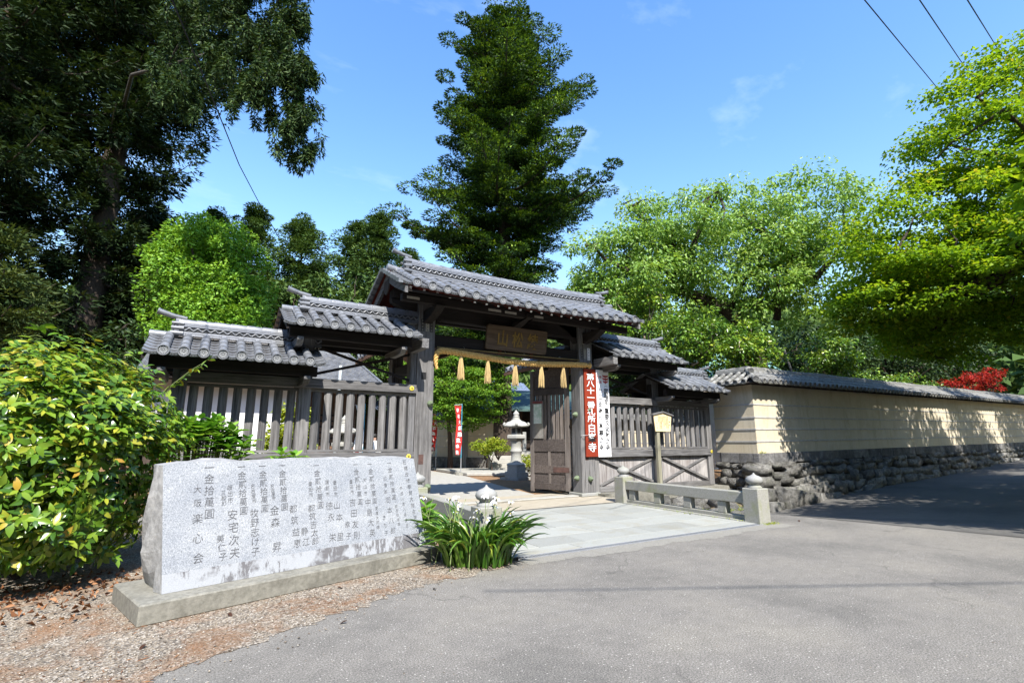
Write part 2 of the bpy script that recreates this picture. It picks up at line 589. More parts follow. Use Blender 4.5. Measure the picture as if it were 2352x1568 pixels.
def leaf_arrays(P, D, N, L, Wd, fold=.25, curl=0.0):
    """four-point leaves, folded along the midrib"""
    D = D / np.linalg.norm(D, axis=1, keepdims=True)
    S = np.cross(D, N)
    S /= np.linalg.norm(S, axis=1, keepdims=True) + 1e-9
    N = np.cross(S, D)
    L, Wd = L[:, None], Wd[:, None]
    mid = P + D * L * .45
    V = np.stack([P, mid + S * Wd * .5 + N * Wd * fold, P + D * L - N * L * curl, mid - S * Wd * .5 + N * Wd * fold], 1)
    return V


def leaves(name, P, D, N, L, Wd, m, parent=None, g=None, fold=.25, curl=0., rv=None, tri=False):
    g = g or rng
    n = len(P)
    if tri:                                               # one-faced slivers for needles
        D = D / np.linalg.norm(D, axis=1, keepdims=True)
        S = np.cross(D, N)
        S /= np.linalg.norm(S, axis=1, keepdims=True) + 1e-9
        V = np.stack([P - S * Wd[:, None] * .5, P + S * Wd[:, None] * .5, P + D * L[:, None]], 1).reshape(-1, 3)
        me = np_mesh(name, V - np.array(org(parent)), np.arange(3 * n).reshape(-1, 3), [m], rv=g.random(n) if rv is None else rv)
        return put(name, me, parent, org(parent))
    V = leaf_arrays(P, D, N, L, Wd, fold, curl)
    k = (np.arange(n) * 4)[:, None]
    F = np.stack([np.concatenate([k, k + 1, k + 2], 1), np.concatenate([k, k + 2, k + 3], 1)], 1).reshape(-1, 3)
    if rv is None: rv = g.random(n)
    o_ = org(parent)
    V = V.reshape(-1, 3) - np.array(o_)
    me = np_mesh(name, V, F, [m], rv=np.repeat(rv, 2))
    return put(name, me, parent, o_)


def rdir(g, n, up=0., flat=1.):
    d = g.normal(size=(n, 3))
    d[:, 2] = d[:, 2] * flat + up
    return d / np.linalg.norm(d, axis=1, keepdims=True)


g = np.random.default_rng(21)
n = 900
x, y = g.uniform(-4.2, .2, n), g.normal(6.85, .5, n)
keep = in_gravel(x, y) & ~((x > -.62 + 0.0) & (y < 6.9) & (y > 5.3))
keep |= False
x, y = x[keep], y[keep]
n = len(x)
a = g.uniform(0, 6.28, n)
o = leaves('fallen_leaves', np.stack([x, y, np.full(n, .02) + g.random(n) * .05], 1), np.stack([np.cos(a), np.sin(a), g.normal(0, .25, n)], 1), rdir(g, n, 1.6), g.uniform(.03, .085, n), g.uniform(.018, .04, n), LITTER, g=g, fold=.55, curl=.3)
tag(o, 'dry russet leaves heaped on the ground under the big hedge', 'leaves', kind='stuff')
n = 4200
x, y = g.uniform(-2.5, 3.6, n), g.uniform(2.9, 6.1, n)
ns_ = np.sin(x * 2.1 + y * 3.3) + np.sin(x * 4.7 - y * 1.9) + np.sin(y * 6.1 + x)
keep = in_gravel(x, y) & (ns_ > .5)
x, y = x[keep], y[keep]
n = len(x)
a = g.uniform(0, 6.28, n)
o = leaves('pine_needles', np.stack([x, y, np.full(n, .009)], 1), np.stack([np.cos(a), np.sin(a), g.normal(0, .08, n)], 1), rdir(g, n, 2.), g.uniform(.03, .09, n), g.uniform(.003, .008, n), LITTER, g=g, fold=.1)
tag(o, 'rusty needle litter drifted across the gravel verge', 'needles', kind='stuff')

# a rough strip of pale concrete between the grate and the asphalt
lo_ = [(3.62 + 5.75 * k / 160, 5.47 + .05 * math.sin(k * .11) + .03 * math.sin(k * .37) + random.gauss(0, .018)) for k in range(161)]
tag(sheet('concrete_strip', lo_ + [(9.36, 5.785), (3.62, 5.785)], .003, mat('rough pale concrete', (.29, .275, .235), (.13, .125, .11), scale=70, rough=.95, bmp=.6, bscale=70, stain=(.19, .18, .15), stain_scale=3, stain_amt=.8)), kind='structure')

# bridge deck of granite slabs
DECK = mat('pale green granite', (.335, .34, .31), (.265, .27, .24), scale=60, rough=.85, bmp=.12, bscale=120, stain=(.26, .245, .19), stain_scale=1.6, stain_amt=.75, rnd=.22)
JOINT = mat('joint grime', (.10, .09, .07), rough=.95)
deck = MB().box(3.35, 9.08, 5.93, 9.68, -.45, .002).build('bridge_deck', JOINT)
tag(deck, kind='structure')
y = 5.935
rows = [.33, .60, .63, .60, .66, .58, .32]
for ri, rh in enumerate(rows):
    x = 3.40
    k = 0
    while x < 9.0:
        w = (2.3 if ri == 0 else 1.18 + .35 * ((ri * 7 + k * 5) % 3 - 1)) if k else (.55 + .35 * (ri % 3) if ri else 1.4)
        x1 = min(x + w, 9.03)
        if 9.03 - x1 < .3: x1 = 9.03
        MB().box(x + .006, x1 - .006, y + .006, y + rh - .006, -.06, .012 + random.uniform(-.0012, .0012)).build('paving_slab', DECK, deck, bevel=.004)
        x = x1 + (.001 if x1 < 9.03 else 1)
        k += 1
    y += rh
# drain grate before the deck
gr = thing('drain_grate', (6.3, 5.86, 0), 'narrow steel drain grate along the front of the stone bridge deck', 'grate')
STEEL = mat('galvanised steel', (.42, .43, .44), (.32, .33, .34), scale=20, rough=.45, metal=.5)
mb = MB()
for k in range(128): mb.box(3.72 + k * .041, 3.735 + k * .041, 5.815, 5.905, -.02, .008)
mb.build('bars', STEEL, gr)
MB().box(3.7, 9.0, 5.79, 5.815, -.03, .011).box(3.7, 9.0, 5.905, 5.93, -.03, .011).build('frame', STEEL, gr)
MB().box(3.7, 9.0, 5.815, 5.905, -.06, -.03).build('channel', BLACK, gr)

# terrace under the gate
ter = MB().box(2.6, 9.55, 9.69, 12.3, -.6, .010).build('terrace', mat('buff concrete', (.36, .32, .25), (.29, .26, .20), scale=6, rough=.92, bmp=.15, bscale=120, stain=(.26, .22, .16)))
tag(ter, kind='structure')
MB().box(3.4, 9.0, 9.683, 9.74, .0105, .0145).build('gutter_strip', mat('gutter grime', (.07, .066, .06)), ter)
MB().box(4.75, 8.95, 11.15, 11.42, .011, .05).build('threshold', PATH, ter, bevel=.01)
fnd = MB().box(9.56, 15.35, 10.78, 12.3, -.95, .075).build('wing_foundation', CONCRETE)
tag(fnd, kind='structure')
fnd2 = MB().box(-1.2, 2.59, 10.85, 12.3, -.6, .075).build('wing_foundation', CONCRETE)
tag(fnd2, kind='structure')

# courtyard
tag(sheet('courtyard', [(-60, 11.03), (15.9, 11.03), (15.9, 11.6), (120, 11.6), (120, 120), (-60, 120)], -.006, SOIL), kind='structure')
tag(MB().add([(2.0, 12.3, .004), (8.3, 12.3, .004), (8.62, 14.03, .004), (10.06, 20.4, .004), (10.25, 24.5, .004), (10.8, 31, .004), (6, 31, .004), (3, 20, .004)], [tuple(range(8))]).build('path', PATH), kind='structure')
kerb = MB().extrude([(10.1, 20.35, .006), (13.4, 18.45, .006), (14.6, 20.4, .006), (12.8, 23.6, .006), (10.35, 24.4, .006)], (0, 0, .125)).build('raised_path', PATH, bevel=.015)
tag(kerb, kind='structure')

# ditch beside the bridge, with rubble
dv = []
for i in range(25):
    for j in range(25):
        x, y = 8.9 + i * .27, 5.9 + j * .21
        dv.append((x, y, -.62 + .28 * max(0, (y - 9.3) / 1.5) + .1 * math.sin(x * 3 + y * 2) + random.uniform(-.06, .06)))
MOSSY = mat('mossy earth', (.17, .125, .075), (.09, .075, .05), scale=5, rough=.95, bmp=.7, bscale=30, stain=(.09, .11, .03), stain_scale=2.2)
ditch = put('ditch', np_mesh('ditch', np.array(dv), np.array([(i * 25 + j, (i + 1) * 25 + j, (i + 1) * 25 + j + 1, i * 25 + j + 1) for i in range(24) for j in range(24)]), [MOSSY]))
tag(ditch, kind='structure')


def stone_mesh(name, seed, m, boxy=9., rough_=.10):
    g = np.random.default_rng(seed)
    import itertools
    V, idx = [], {}
    for p in itertools.product((-1, 0, 1), repeat=3):
        if p == (0, 0, 0): continue
        q = np.array(p, float)
        nrm = (np.abs(q) ** boxy).sum() ** (1 / boxy)
        idx[p] = len(V)
        V.append(q / nrm * (1 + g.normal(0, rough_)) * .5 + g.normal(0, .05, 3))
    F = []
    for ax in range(3):
        o1, o2 = [a for a in range(3) if a != ax]
        for s_ in (-1, 1):
            for i in (-1, 0):
                for j in (-1, 0):
                    q = []
                    for di, dj in ((0, 0), (1, 0), (1, 1), (0, 1)):
                        p = [0, 0, 0]
                        p[ax], p[o1], p[o2] = s_, i + di, j + dj
                        q.append(idx[tuple(p)])
                    if (s_ > 0) == (ax == 1): q = q[::-1]
                    F.append(q)
    return np_mesh(name, np.array(V), np.array(F), [m])


def rockmat(name, a, b_, moss):
    m, n, l, b = nodes(name)
    v = coords(n, l, kind='Object')
    oi = n.new('ShaderNodeObjectInfo')
    ad = n.new('ShaderNodeVectorMath')
    ad.operation = 'ADD'
    l.new(v, ad.inputs[0])
    l.new(oi.outputs['Location'], ad.inputs[1])
    v = ad.outputs[0]
    c = ramp(n, l, noise(n, l, v, 3.2, 9, .72, .5), [(.32, b_), (.48, sc(a, .6)), (.62, a), (.78, sc(a, 1.5))])
    c = mixc(n, l, ramp(n, l, noise(n, l, v, 2.0, 6, .65), [(.52, (0, 0, 0)), (.7, (.7,) * 3)]), c, moss)
    c = mixc(n, l, 1.0, c, ramp(n, l, oi.outputs['Random'], [(0, (.62,) * 3), (1, (1.15,) * 3)]), 'MULTIPLY')
    l.new(c, b.inputs['Base Color'])
    b.inputs['Roughness'].default_value = .9
    b.inputs['Specular IOR Level'].default_value = .2
    bump(n, l, b, noise(n, l, v, 9, 10, .8, .5), 1.0, .09)
    MATS[name] = m
    return m


ROCK = rockmat('field stone', (.29, .28, .255), (.055, .05, .045), (.125, .13, .085))
ROCKS = [stone_mesh('stone', 40 + k, ROCK) for k in range(9)]
for k in range(95):
    x, y = random.uniform(9.2, 14.2), random.uniform(6.6, 10.7)
    if y < 6.7 + (x - 10.3) * .66: continue
    s_ = random.uniform(.12, .5) * (1.25 if random.random() < .2 else 1)
    put('stone', random.choice(ROCKS), ditch, (x, y, -.55 + .28 * max(0, (y - 9.3) / 1.5) + s_ * .15), (random.uniform(-.3, .3), random.uniform(-.3, .3), random.uniform(0, 6.28)), (s_ * 1.3, s_, s_ * .75))

# ------------------------------------------------------------------ roof tiles
TM = {}


def pan_mesh(w, ln, m, lip=0, key=''):
    k = ('pan', round(w, 4), round(ln, 4), m.name, lip)
    if k in TM: return TM[k]
    mb = MB()
    N = 6
    xs = [-w / 2 + w * i / N for i in range(N + 1)]
    cz = [.040 * ((2 * x / w) ** 2 - 1) for x in xs]
    up, th = .024, .022
    top0 = [(x, 0, z + up) for x, z in zip(xs, cz)]
    top1 = [(x, ln, z) for x, z in zip(xs, cz)]
    bot0 = [(x, 0, z + up - th - lip) for x, z in zip(xs, cz)]
    q = [(i, i + 1, N + 1 + i + 1, N + 1 + i) for i in range(N)]
    mb.add(top0 + top1, q, 0, True)
    mb.add(bot0 + top0, q, 0)
    mb.add([(p[0], .05, p[2]) for p in bot0] + bot0, q, 0)
    if lip:                                              # arabesque groove of the eave tile
        a = [(x * .8, -.002, z + up - th * .6 - .006) for x, z in zip(xs, cz)]
        b_ = [(x * .8, -.002, z + up - th - lip * .72) for x, z in zip(xs, cz)]
        mb.add(b_ + a, q, 1)
        for i in range(5):
            cx = -w * .30 + w * .15 * i
            zz = .040 * ((2 * cx / w) ** 2 - 1) + up - th - lip * .33
            mb.box(cx - .02, cx + .015, -.007, -.002, zz - .008, zz + .006, 0)
    TM[k] = mb.mesh('pan_tile', [m, TILE_DK])
    return TM[k]


def round_mesh(r, ln, m):
    k = ('rnd', round(r, 4), round(ln, 4), m.name)
    if k in TM: return TM[k]
    mb = MB()
    N = 8
    ang = [math.pi * i / N for i in range(N + 1)]
    ring = lambda y, rr, dz: [(rr * math.cos(t), y, rr * math.sin(t) + dz) for t in ang]
    mb.add(ring(0, r * .96, .004) + ring(.02, r, .004) + ring(ln, r * .93, -.004), [(j * (N + 1) + i + 1, j * (N + 1) + i, (j + 1) * (N + 1) + i, (j + 1) * (N + 1) + i + 1) for j in range(2) for i in range(N)], 0, True)
    mb.add(ring(0, r * .96, .004), [tuple(range(N + 1))[::-1]], 0)
    TM[k] = mb.mesh('round_tile', [m])
    return TM[k]


def eave_mesh(r, rd, ln, a, m):
    """round eave tile with its sixteen petal disc"""
    k = ('eave', round(r, 4), round(rd, 4), round(a, 3), m.name)
    if k in TM: return TM[k]
    mb = MB()
    N = 8
    ang = [math.pi * i / N for i in range(N + 1)]
    ring = lambda y, rr, dz: [(rr * math.cos(t), y, rr * math.sin(t) + dz) for t in ang]
    mb.add(ring(-.01, r, .004) + ring(ln, r * .93, -.004), [(i + 1, i, N + 1 + i, N + 1 + i + 1) for i in range(N)], 0, True)
    T = 20
    tilt = a * .8
    cz = r * .10
    ct, st = math.cos(tilt), math.sin(tilt)

    def D(x, z, dep):                                    # on the disc: x across, z up, dep back
        y = dep
        return (x, -.02 + y * ct + z * st * 1.0 * .0 + z * st, cz + z * ct - y * st)
    C = lambda rr, dep: [D(rr * math.cos(2 * math.pi * i / T), rr * math.sin(2 * math.pi * i / T), dep) for i in range(T)]
    q = lambda j: [(j * T + i, j * T + (i + 1) % T, (j + 1) * T + (i + 1) % T, (j + 1) * T + i) for i in range(T)]
    mb.add(C(rd, .05) + C(rd, .006) + C(rd * .95, 0) + C(rd * .76, 0) + C(rd * .72, .013), q(0) + q(1) + q(2) + q(3), 0)
    mb.add(C(rd * .73, .013), [tuple(range(T))], 1)
    for i in range(16):
        t = 2 * math.pi * i / 16
        c_, s_ = math.cos(t), math.sin(t)
        def Q(rr, off, dep): return D(rr * c_ - off * s_, rr * s_ + off * c_, dep)
        mb.add([Q(rd * .13, 0, .009), Q(rd * .60, -rd * .064, .004), Q(rd * .69, 0, .004), Q(rd * .60, rd * .064, .004)], [(0, 1, 2, 3)], 2)
    mb.add([D(rd * .1 * math.cos(2 * math.pi * i / 8), rd * .1 * math.sin(2 * math.pi * i / 8), .001) for i in range(8)], [tuple(range(8))], 2)
    TM[k] = mb.mesh('eave_tile', [m, TILE_DK, PETAL if m is TILE else m])
    return TM[k]


def tile_roof(parent, P0, yaw, us, a, S, rows, r, rd, m=TILE, zf=lambda u: 0, smax=None, s0=lambda u: 0, ends=True, seg=.31):
    """one roof slope: P0 the eave at u=0, us the columns of round tiles"""
    smax = smax or (lambda u: S)
    P0 = Vector(P0)
    ex, ey = Vector((math.cos(yaw), math.sin(yaw), 0)), Vector((-math.sin(yaw), math.cos(yaw), 0))
    at = lambda u, s_: P0 + ex * u + ey * (s_ * math.cos(a)) + Vector((0, 0, s_ * math.sin(a) + zf(u)))
    rot = (a, 0, yaw)
    w = us[1] - us[0]
    mids = [(p + q) / 2 for p, q in zip(us[:-1], us[1:])]
    if ends: mids = [us[0] - w / 2] + mids + [us[-1] + w / 2]
    e = S / rows
    for u in mids:
        for k in range(rows):
            if k * e > smax(u) - e * .3: break
            me = pan_mesh(w * 1.0, e * 1.12, m, .035 if k == 0 else 0)
            put('eave_pan_tile' if k == 0 else 'pan_tile', me, parent, at(u, k * e), (a + random.gauss(0, .006), random.gauss(0, .008), yaw))
    for u in us:
        s_ = 0
        first = True
        while s_ < smax(u) - .06:
            if first: me, nm = eave_mesh(r, rd, seg, a, m), 'eave_tile'
            else: me, nm = round_mesh(r, seg, m), 'round_tile'
            ln = min(seg, smax(u) - s_)
            put(nm, me, parent, at(u, s_) + Vector((0, 0, .022)), (a, random.gauss(0, .006), yaw + random.gauss(0, .004)), (1, max(.3, ln / seg), 1) if not first else (1, 1, 1))
            s_ += seg * .985
            first = False


UNIT = MB().add([(-.5, -.5, -.5), (.5, -.5, -.5), (.5, .5, -.5), (-.5, .5, -.5), (-.5, -.42, .5), (.5, -.42, .5), (.5, .42, .5), (-.5, .42, .5)],
                [(0, 3, 2, 1), (4, 5, 6, 7), (0, 1, 5, 4), (1, 2, 6, 5), (2, 3, 7, 6), (3, 0, 4, 7)]).mesh('ridge_tile', [TILE])
UNIT_OLD = UNIT.copy()
UNIT_OLD.materials[0] = TILE_OLD


def ridge(parent, c0, c1, z0, yaw=0, zf=lambda t: 0, k=1.0, m=TILE, wave=True, width=.30, seg=.30, slope=0.):
    """a stacked ridge between two plan points; returns its top"""
    c0, c1 = Vector((c0[0], c0[1], 0)), Vector((c1[0], c1[1], 0))
    L = (c1 - c0).length
    d = (c1 - c0) / L
    yaw = math.atan2(d.y, d.x)
    n = max(1, round(L / seg))
    unit = UNIT if m is TILE else UNIT_OLD
    if wave: lay = [(.048, 1.0), (.042, .92), (.105, .78), (.036, .88), (.034, .80), (.034, .72)]
    else: lay = [(.045, .95), (.04, .85), (.04, .75)]
    z = 0
    for li, (h, wf) in enumerate(lay):
        h *= k
        off = .5 if li % 2 else 0
        if wave and li == 2:
            mb = MB()
            core = MB()
            M_ = int(L / .012)
            for sgn in (-1, 1):
                pts = []
                for i in range(M_ + 1):
                    t = i / M_
                    p = c0 + d * (L * t)
                    pts.append(p + Vector((-d.y, d.x, 0)) * (sgn * width * wf * .5) + Vector((0, 0, z0 + z + h * .5 + zf(t) + math.sin(t * L / .142 * 2 * math.pi) * h * .27)))
                mb.tube(pts, .0155 * k + .002, 5, mi=0)
                for i in range(24):                       # dark core behind the wave
                    ta, tb = i / 24, (i + 1) / 24
                    pa, pb = c0 + d * (L * ta), c0 + d * (L * tb)
                    sd = Vector((-d.y, d.x, 0)) * (sgn * width * wf * .47)
                    za, zb = z0 + z + zf(ta), z0 + z + zf(tb)
                    core.add([pa + sd + Vector((0, 0, za)), pb + sd + Vector((0, 0, zb)), pb + sd + Vector((0, 0, zb + h)), pa + sd + Vector((0, 0, za + h))], [(0, 1, 2, 3) if sgn < 0 else (3, 2, 1, 0)])
            mb.build('ridge_wave', [m], parent)
            core.build('ridge_core', [TILE_DK], parent)
        else:
            for i in range(n + (1 if off else 0)):
                a_, b_ = max(0, (i - off) / n), min(1, (i + 1 - off) / n)
                if b_ - a_ < .01: continue
                t = (a_ + b_) / 2
                p = c0 + d * (L * t)
                tilt = -math.atan2(zf(b_) - zf(a_), (b_ - a_) * L)
                put('ridge_tile', unit, parent, (p.x, p.y, z0 + z + h / 2 + zf(t)), (0, tilt, yaw), ((b_ - a_) * L * .992, width * wf, h * .97))
        z += h
    r = width * .27
    cap = round_mesh(r, seg, m)
    for i in range(n):
        t = i / n
        p = c0 + d * (L * t)
        tilt = math.atan2(zf(t + 1 / n) - zf(t), L / n)
        put('cap_tile', cap, parent, (p.x, p.y, z0 + z + zf(t)), Euler((tilt, 0, yaw - math.pi / 2)), (1, L / n / seg * 1.01, 1))
    return z0 + z + r


def ogre_tile(parent, x, y, z, h, w, out, yaw=0, m=TILE):
    """ridge end: a rolled ogre tile and the cocked cylinder over it; out = -1 faces -u, +1 faces +u"""
    d = Vector((math.cos(yaw), math.sin(yaw), 0)) * out
    n_ = Vector((-d.y, d.x, 0))
    c = Vector((x, y, z))
    prof = [(-.5, 0), (-.62, .08), (-.46, .2), (-.5, .34), (-.36, .5), (-.40, .66), (-.24, .84), (-.12, 1), (.12, 1), (.24, .84), (.40, .66), (.36, .5), (.5, .34), (.46, .2), (.62, .08), (.5, 0)]
    mb = MB()
    mb.extrude([c + n_ * (p * w) + Vector((0, 0, q * h)) for p, q in prof], d * .075)
    for q, rr in ((.10, .055), (.40, .048), (.68, .042)):
        ww = w * (.52 - .25 * q)
        p = c + d * .06 + Vector((0, 0, q * h))
        mb.tube([p - n_ * ww, p + n_ * ww], [rr, rr], 9)
        for s_ in (-1, 1): mb.tube([p + n_ * ww * s_ - d * .13, p + n_ * ww * s_ + d * .07], [rr * .8, rr * .8], 8)
    mb.lathe([(.02, 0), (.05, .01), (.045, .03), (.01, .045)], 10, tuple(c + d * .09 + Vector((0, 0, h * .5))))
    o = mb.build('ogre_tile', [m], parent)
    p = c + Vector((0, 0, h * 1.02))
    MB().tube([p - d * .10, p + d * .12 + Vector((0, 0, .03)), p + d * .36 + Vector((0, 0, .10))], [.042, .048, .056], 12).tube([p + d * .355 + Vector((0, 0, .098)), p + d * .375 + Vector((0, 0, .104))], [.064, .064], 14).build('cocked_cylinder', [m], parent)
    return o


# ------------------------------------------------------------------ lettering
GL = {}


def glyph(ch, bold=0.):
    k = (ch, bold)
    if k not in GL:
        cu = bpy.data.curves.new('glyph', 'FONT')
        cu.body = ch
        cu.size = 1
        cu.offset = bold
        cu.resolution_u = 2
        o_ = bpy.data.objects.new('glyph', cu)
        me_ = o_.to_mesh()
        V = np.array([v.co[:2] for v in me_.vertices]).reshape(-1, 2)
        F = [tuple(p.vertices) for p in me_.polygons]
        o_.to_mesh_clear()
        bpy.data.objects.remove(o_)
        bpy.data.curves.remove(cu)
        if len(V): V = V - (np.array([.5, .34]))
        GL[k] = (V, F)
    return GL[k]


def letters(items, name, m, parent, e1, e2, nrm, bold=0., lift=.003, thick=0):
    """items: (char, world centre, size or (sx, sy)); e1 right, e2 up on the surface"""
    mb = MB()
    e1, e2, nrm = Vector(e1), Vector(e2), Vector(nrm)
    for ch, c, sz in items:
        V, F = glyph(ch, bold)
        if not len(V): continue
        sx, sy = sz if isinstance(sz, tuple) else (sz, sz)
        c = Vector(c) + nrm * lift
        mb.add([c + e1 * (x * sx) + e2 * (y * sy) for x, y in V], F)
    return mb.build(name, [m], parent)


def column(text, top, bot, size):
    """characters spread evenly from the top centre to the bottom centre"""
    t, b_ = Vector(top), Vector(bot)
    n_ = len(text)
    return [(ch, t + (b_ - t) * (i / max(1, n_ - 1)), size) for i, ch in enumerate(text) if ch not in ' 　']


# ------------------------------------------------------------------ the gate
G = 11.157
XC = 6.87
gate = thing('temple_gate', (XC, G + .2, .01), 'grey weathered timber temple gate with tiled gable roof over the open doorway', 'gate')


def box(name, m, parent, *b, bevel=.006):
    return MB().box(*b).build(name, m, parent, bevel=bevel)


for x0, x1 in ((4.17, 4.61), (9.09, 9.58)):
    po = box('post', WOOD_V, gate, x0, x1, G, G + .42, .10, 4.86, bevel=.012)
    MB().box(x0 - .09, x1 + .09, G - .09, G + .5, .012, .10).build('plinth', BRICK_ST, po, bevel=.012)
    for zz in (2.37, .47):
        for xx in ((x1 - .08,) if x0 < 5 else (x0 + .27,)):
            mb = MB()
            prof = [(.075, 0), (.075, .02), (.068, .05), (.05, .085), (.022, .105), (.022, .125), (.006, .135)]
            N = 14
            vs_ = [(xx + r_ * math.cos(2 * math.pi * k / N), G - .002 - h_, zz + r_ * math.sin(2 * math.pi * k / N)) for r_, h_ in prof for k in range(N)]
            mb.add(vs_, [(i * N + k, i * N + (k + 1) % N, (i + 1) * N + (k + 1) % N, (i + 1) * N + k) for i in range(len(prof) - 1) for k in range(N)], 0, True)
            mb.build('nail_cap', VERDI, po)
    for zz, hh in ((2.94, .17), (.98, .22)):
        cx = (x0 + x1) / 2 + (-.04 if x0 < 5 else -.06)
        box('mortise', BLACK if zz > 2 else IRON, po, cx - .06, cx + .06, G - .004, G + .01, zz, zz + hh, bevel=0)
# knobs on the inner side of the right post
for zz in (2.25, .49):
    mb = MB()
    prof = [(.075, 0), (.075, .02), (.068, .05), (.05, .085), (.022, .105), (.022, .125), (.006, .135)]
    N = 14
    mb.add([(9.088 - h_, G + .2 + r_ * math.sin(2 * math.pi * k / N), zz + r_ * math.cos(2 * math.pi * k / N)) for r_, h_ in prof for k in range(N)], [(i * N + (k + 1) % N, i * N + k, (i + 1) * N + k, (i + 1) * N + (k + 1) % N) for i in range(len(prof) - 1) for k in range(N)], 0, True)
    mb.build('nail_cap', VERDI, gate)
box('tie_beam', DARK_H, gate, 4.612, 9.088, G + .06, G + .30, 3.74, 4.08, bevel=.02)
box('head_beam', DARK_H, gate, 3.55, 10.2, G + .02, G + .40, 4.864, 5.10, bevel=.02)
box('upper_beam', DARK_H, gate, 4.612, 9.088, G + .08, G + .34, 4.46, 4.82, bevel=.02)
box('purlin', DARK_H, gate, 3.5, 10.34, 10.42, 10.59, 4.60, 4.77, bevel=.01)
box('purlin', DARK_H, gate, 3.5, 10.34, 12.20, 12.37, 4.60, 4.77, bevel=.01)
for cx in (4.39, 6.87, 9.33):
    if cx == 6.87: z_lo = 4.50
    else: z_lo = 4.36
    pts = [(cx - .11, G - .003, 4.60), (cx - .11, G - .003, z_lo - .06), (cx - .11, G - .35, z_lo), (cx - .11, 10.52, z_lo + .10), (cx - .11, 10.34, z_lo + .2), (cx - .11, 10.34, 4.598)]
    MB().extrude(pts, (.22, 0, 0)).build('bracket_arm', DARK_Y, gate, bevel=.012)
    pts = [(cx - .11, G + .425, 4.60), (cx - .11, G + .425, z_lo - .06), (cx - .11, 11.9, z_lo), (cx - .11, 12.3, z_lo + .15), (cx - .11, 12.45, 4.598)]
    MB().extrude(pts[::-1], (.22, 0, 0)).build('bracket_arm', DARK_Y, gate, bevel=.012)
for cx, sx in ((4.39, -1), (4.39, 1), (9.33, -1), (9.33, 1)):
    a_ = cx + sx * .235
    pts = [(a_, G + .08, 4.84), (a_, G + .08, 4.30), (a_ + sx * .12, G + .08, 4.42), (a_ + sx * .34, G + .08, 4.62), (a_ + sx * .62, G + .08, 4.74), (a_ + sx * .66, G + .08, 4.84)]
    if (4.612 < a_ < 9.088): pts = [(p[0], G - .002 + .03, p[2]) for p in pts]
    MB().extrude(pts if sx < 0 else pts[::-1], (0, -.04 if 4.612 < a_ < 9.088 else .2, 0)).build('elbow', DARK_H, gate, bevel=.006)

# main roof
ZE, YE, YR = 4.78, 9.92, 11.32
RISE = .67
AL = math.atan2(RISE, YR - YE)
SL = math.hypot(RISE, YR - YE)
us = [3.64 - XC + .3605 * k for k in range(19)]
sori = lambda x: .10 * (abs(x) / 3.4) ** 3
roof = MB()
RB = []
for sgn in (-1, 1):
    ye = YR + sgn * (YR - YE) * .95
    for k in range(20):
        x0, x1 = 3.36 + k * .3515, 3.36 + (k + 1) * .3515
        z0, z1 = sori(x0 - XC), sori(x1 - XC)
        zc, zb = 5.44, 4.78
        roof.add([(x0, ye, zb + z0 - .05), (x1, ye, zb + z1 - .05), (x1, YR, zc + z1 - .02), (x0, YR, zc + z0 - .02), (x0, ye, zb + z0 - .08), (x1, ye, zb + z1 - .08), (x1, YR, zc + z1 - .05), (x0, YR, zc + z0 - .05)],
                 [(0, 1, 2, 3) if sgn < 0 else (3, 2, 1, 0), (7, 6, 5, 4) if sgn < 0 else (4, 5, 6, 7), (4, 5, 1, 0) if sgn < 0 else (0, 1, 5, 4)])
roof_o = roof.build('roof', RED_Y, gate)
tile_roof(roof_o, (XC, YE, ZE), 0, us, AL, SL, 6, .088, .107, zf=sori)
tile_roof(roof_o, (XC, 2 * YR - YE, ZE), math.pi, us, AL, SL, 6, .088, .107, zf=sori)
zft = lambda t: sori((3.86 + (10.06 - 3.86) * t) - XC) * .9
ztop = ridge(roof_o, (3.86, YR), (10.06, YR), 5.455, zf=zft, k=1.12, width=.34)
for x, out in ((3.88, -1), (10.04, 1)):
    ogre_tile(roof_o, x, YR, 5.46 + sori(x - XC) * .9, .44, .34, out)
    MB().tube([(x + out * .02, YR, 5.47 + sori(x - XC)), (x + out * .50, YR, 5.50 + sori(x + out * .5 - XC))], [.085, .09], 14).build('cap_tile', TILE, roof_o)
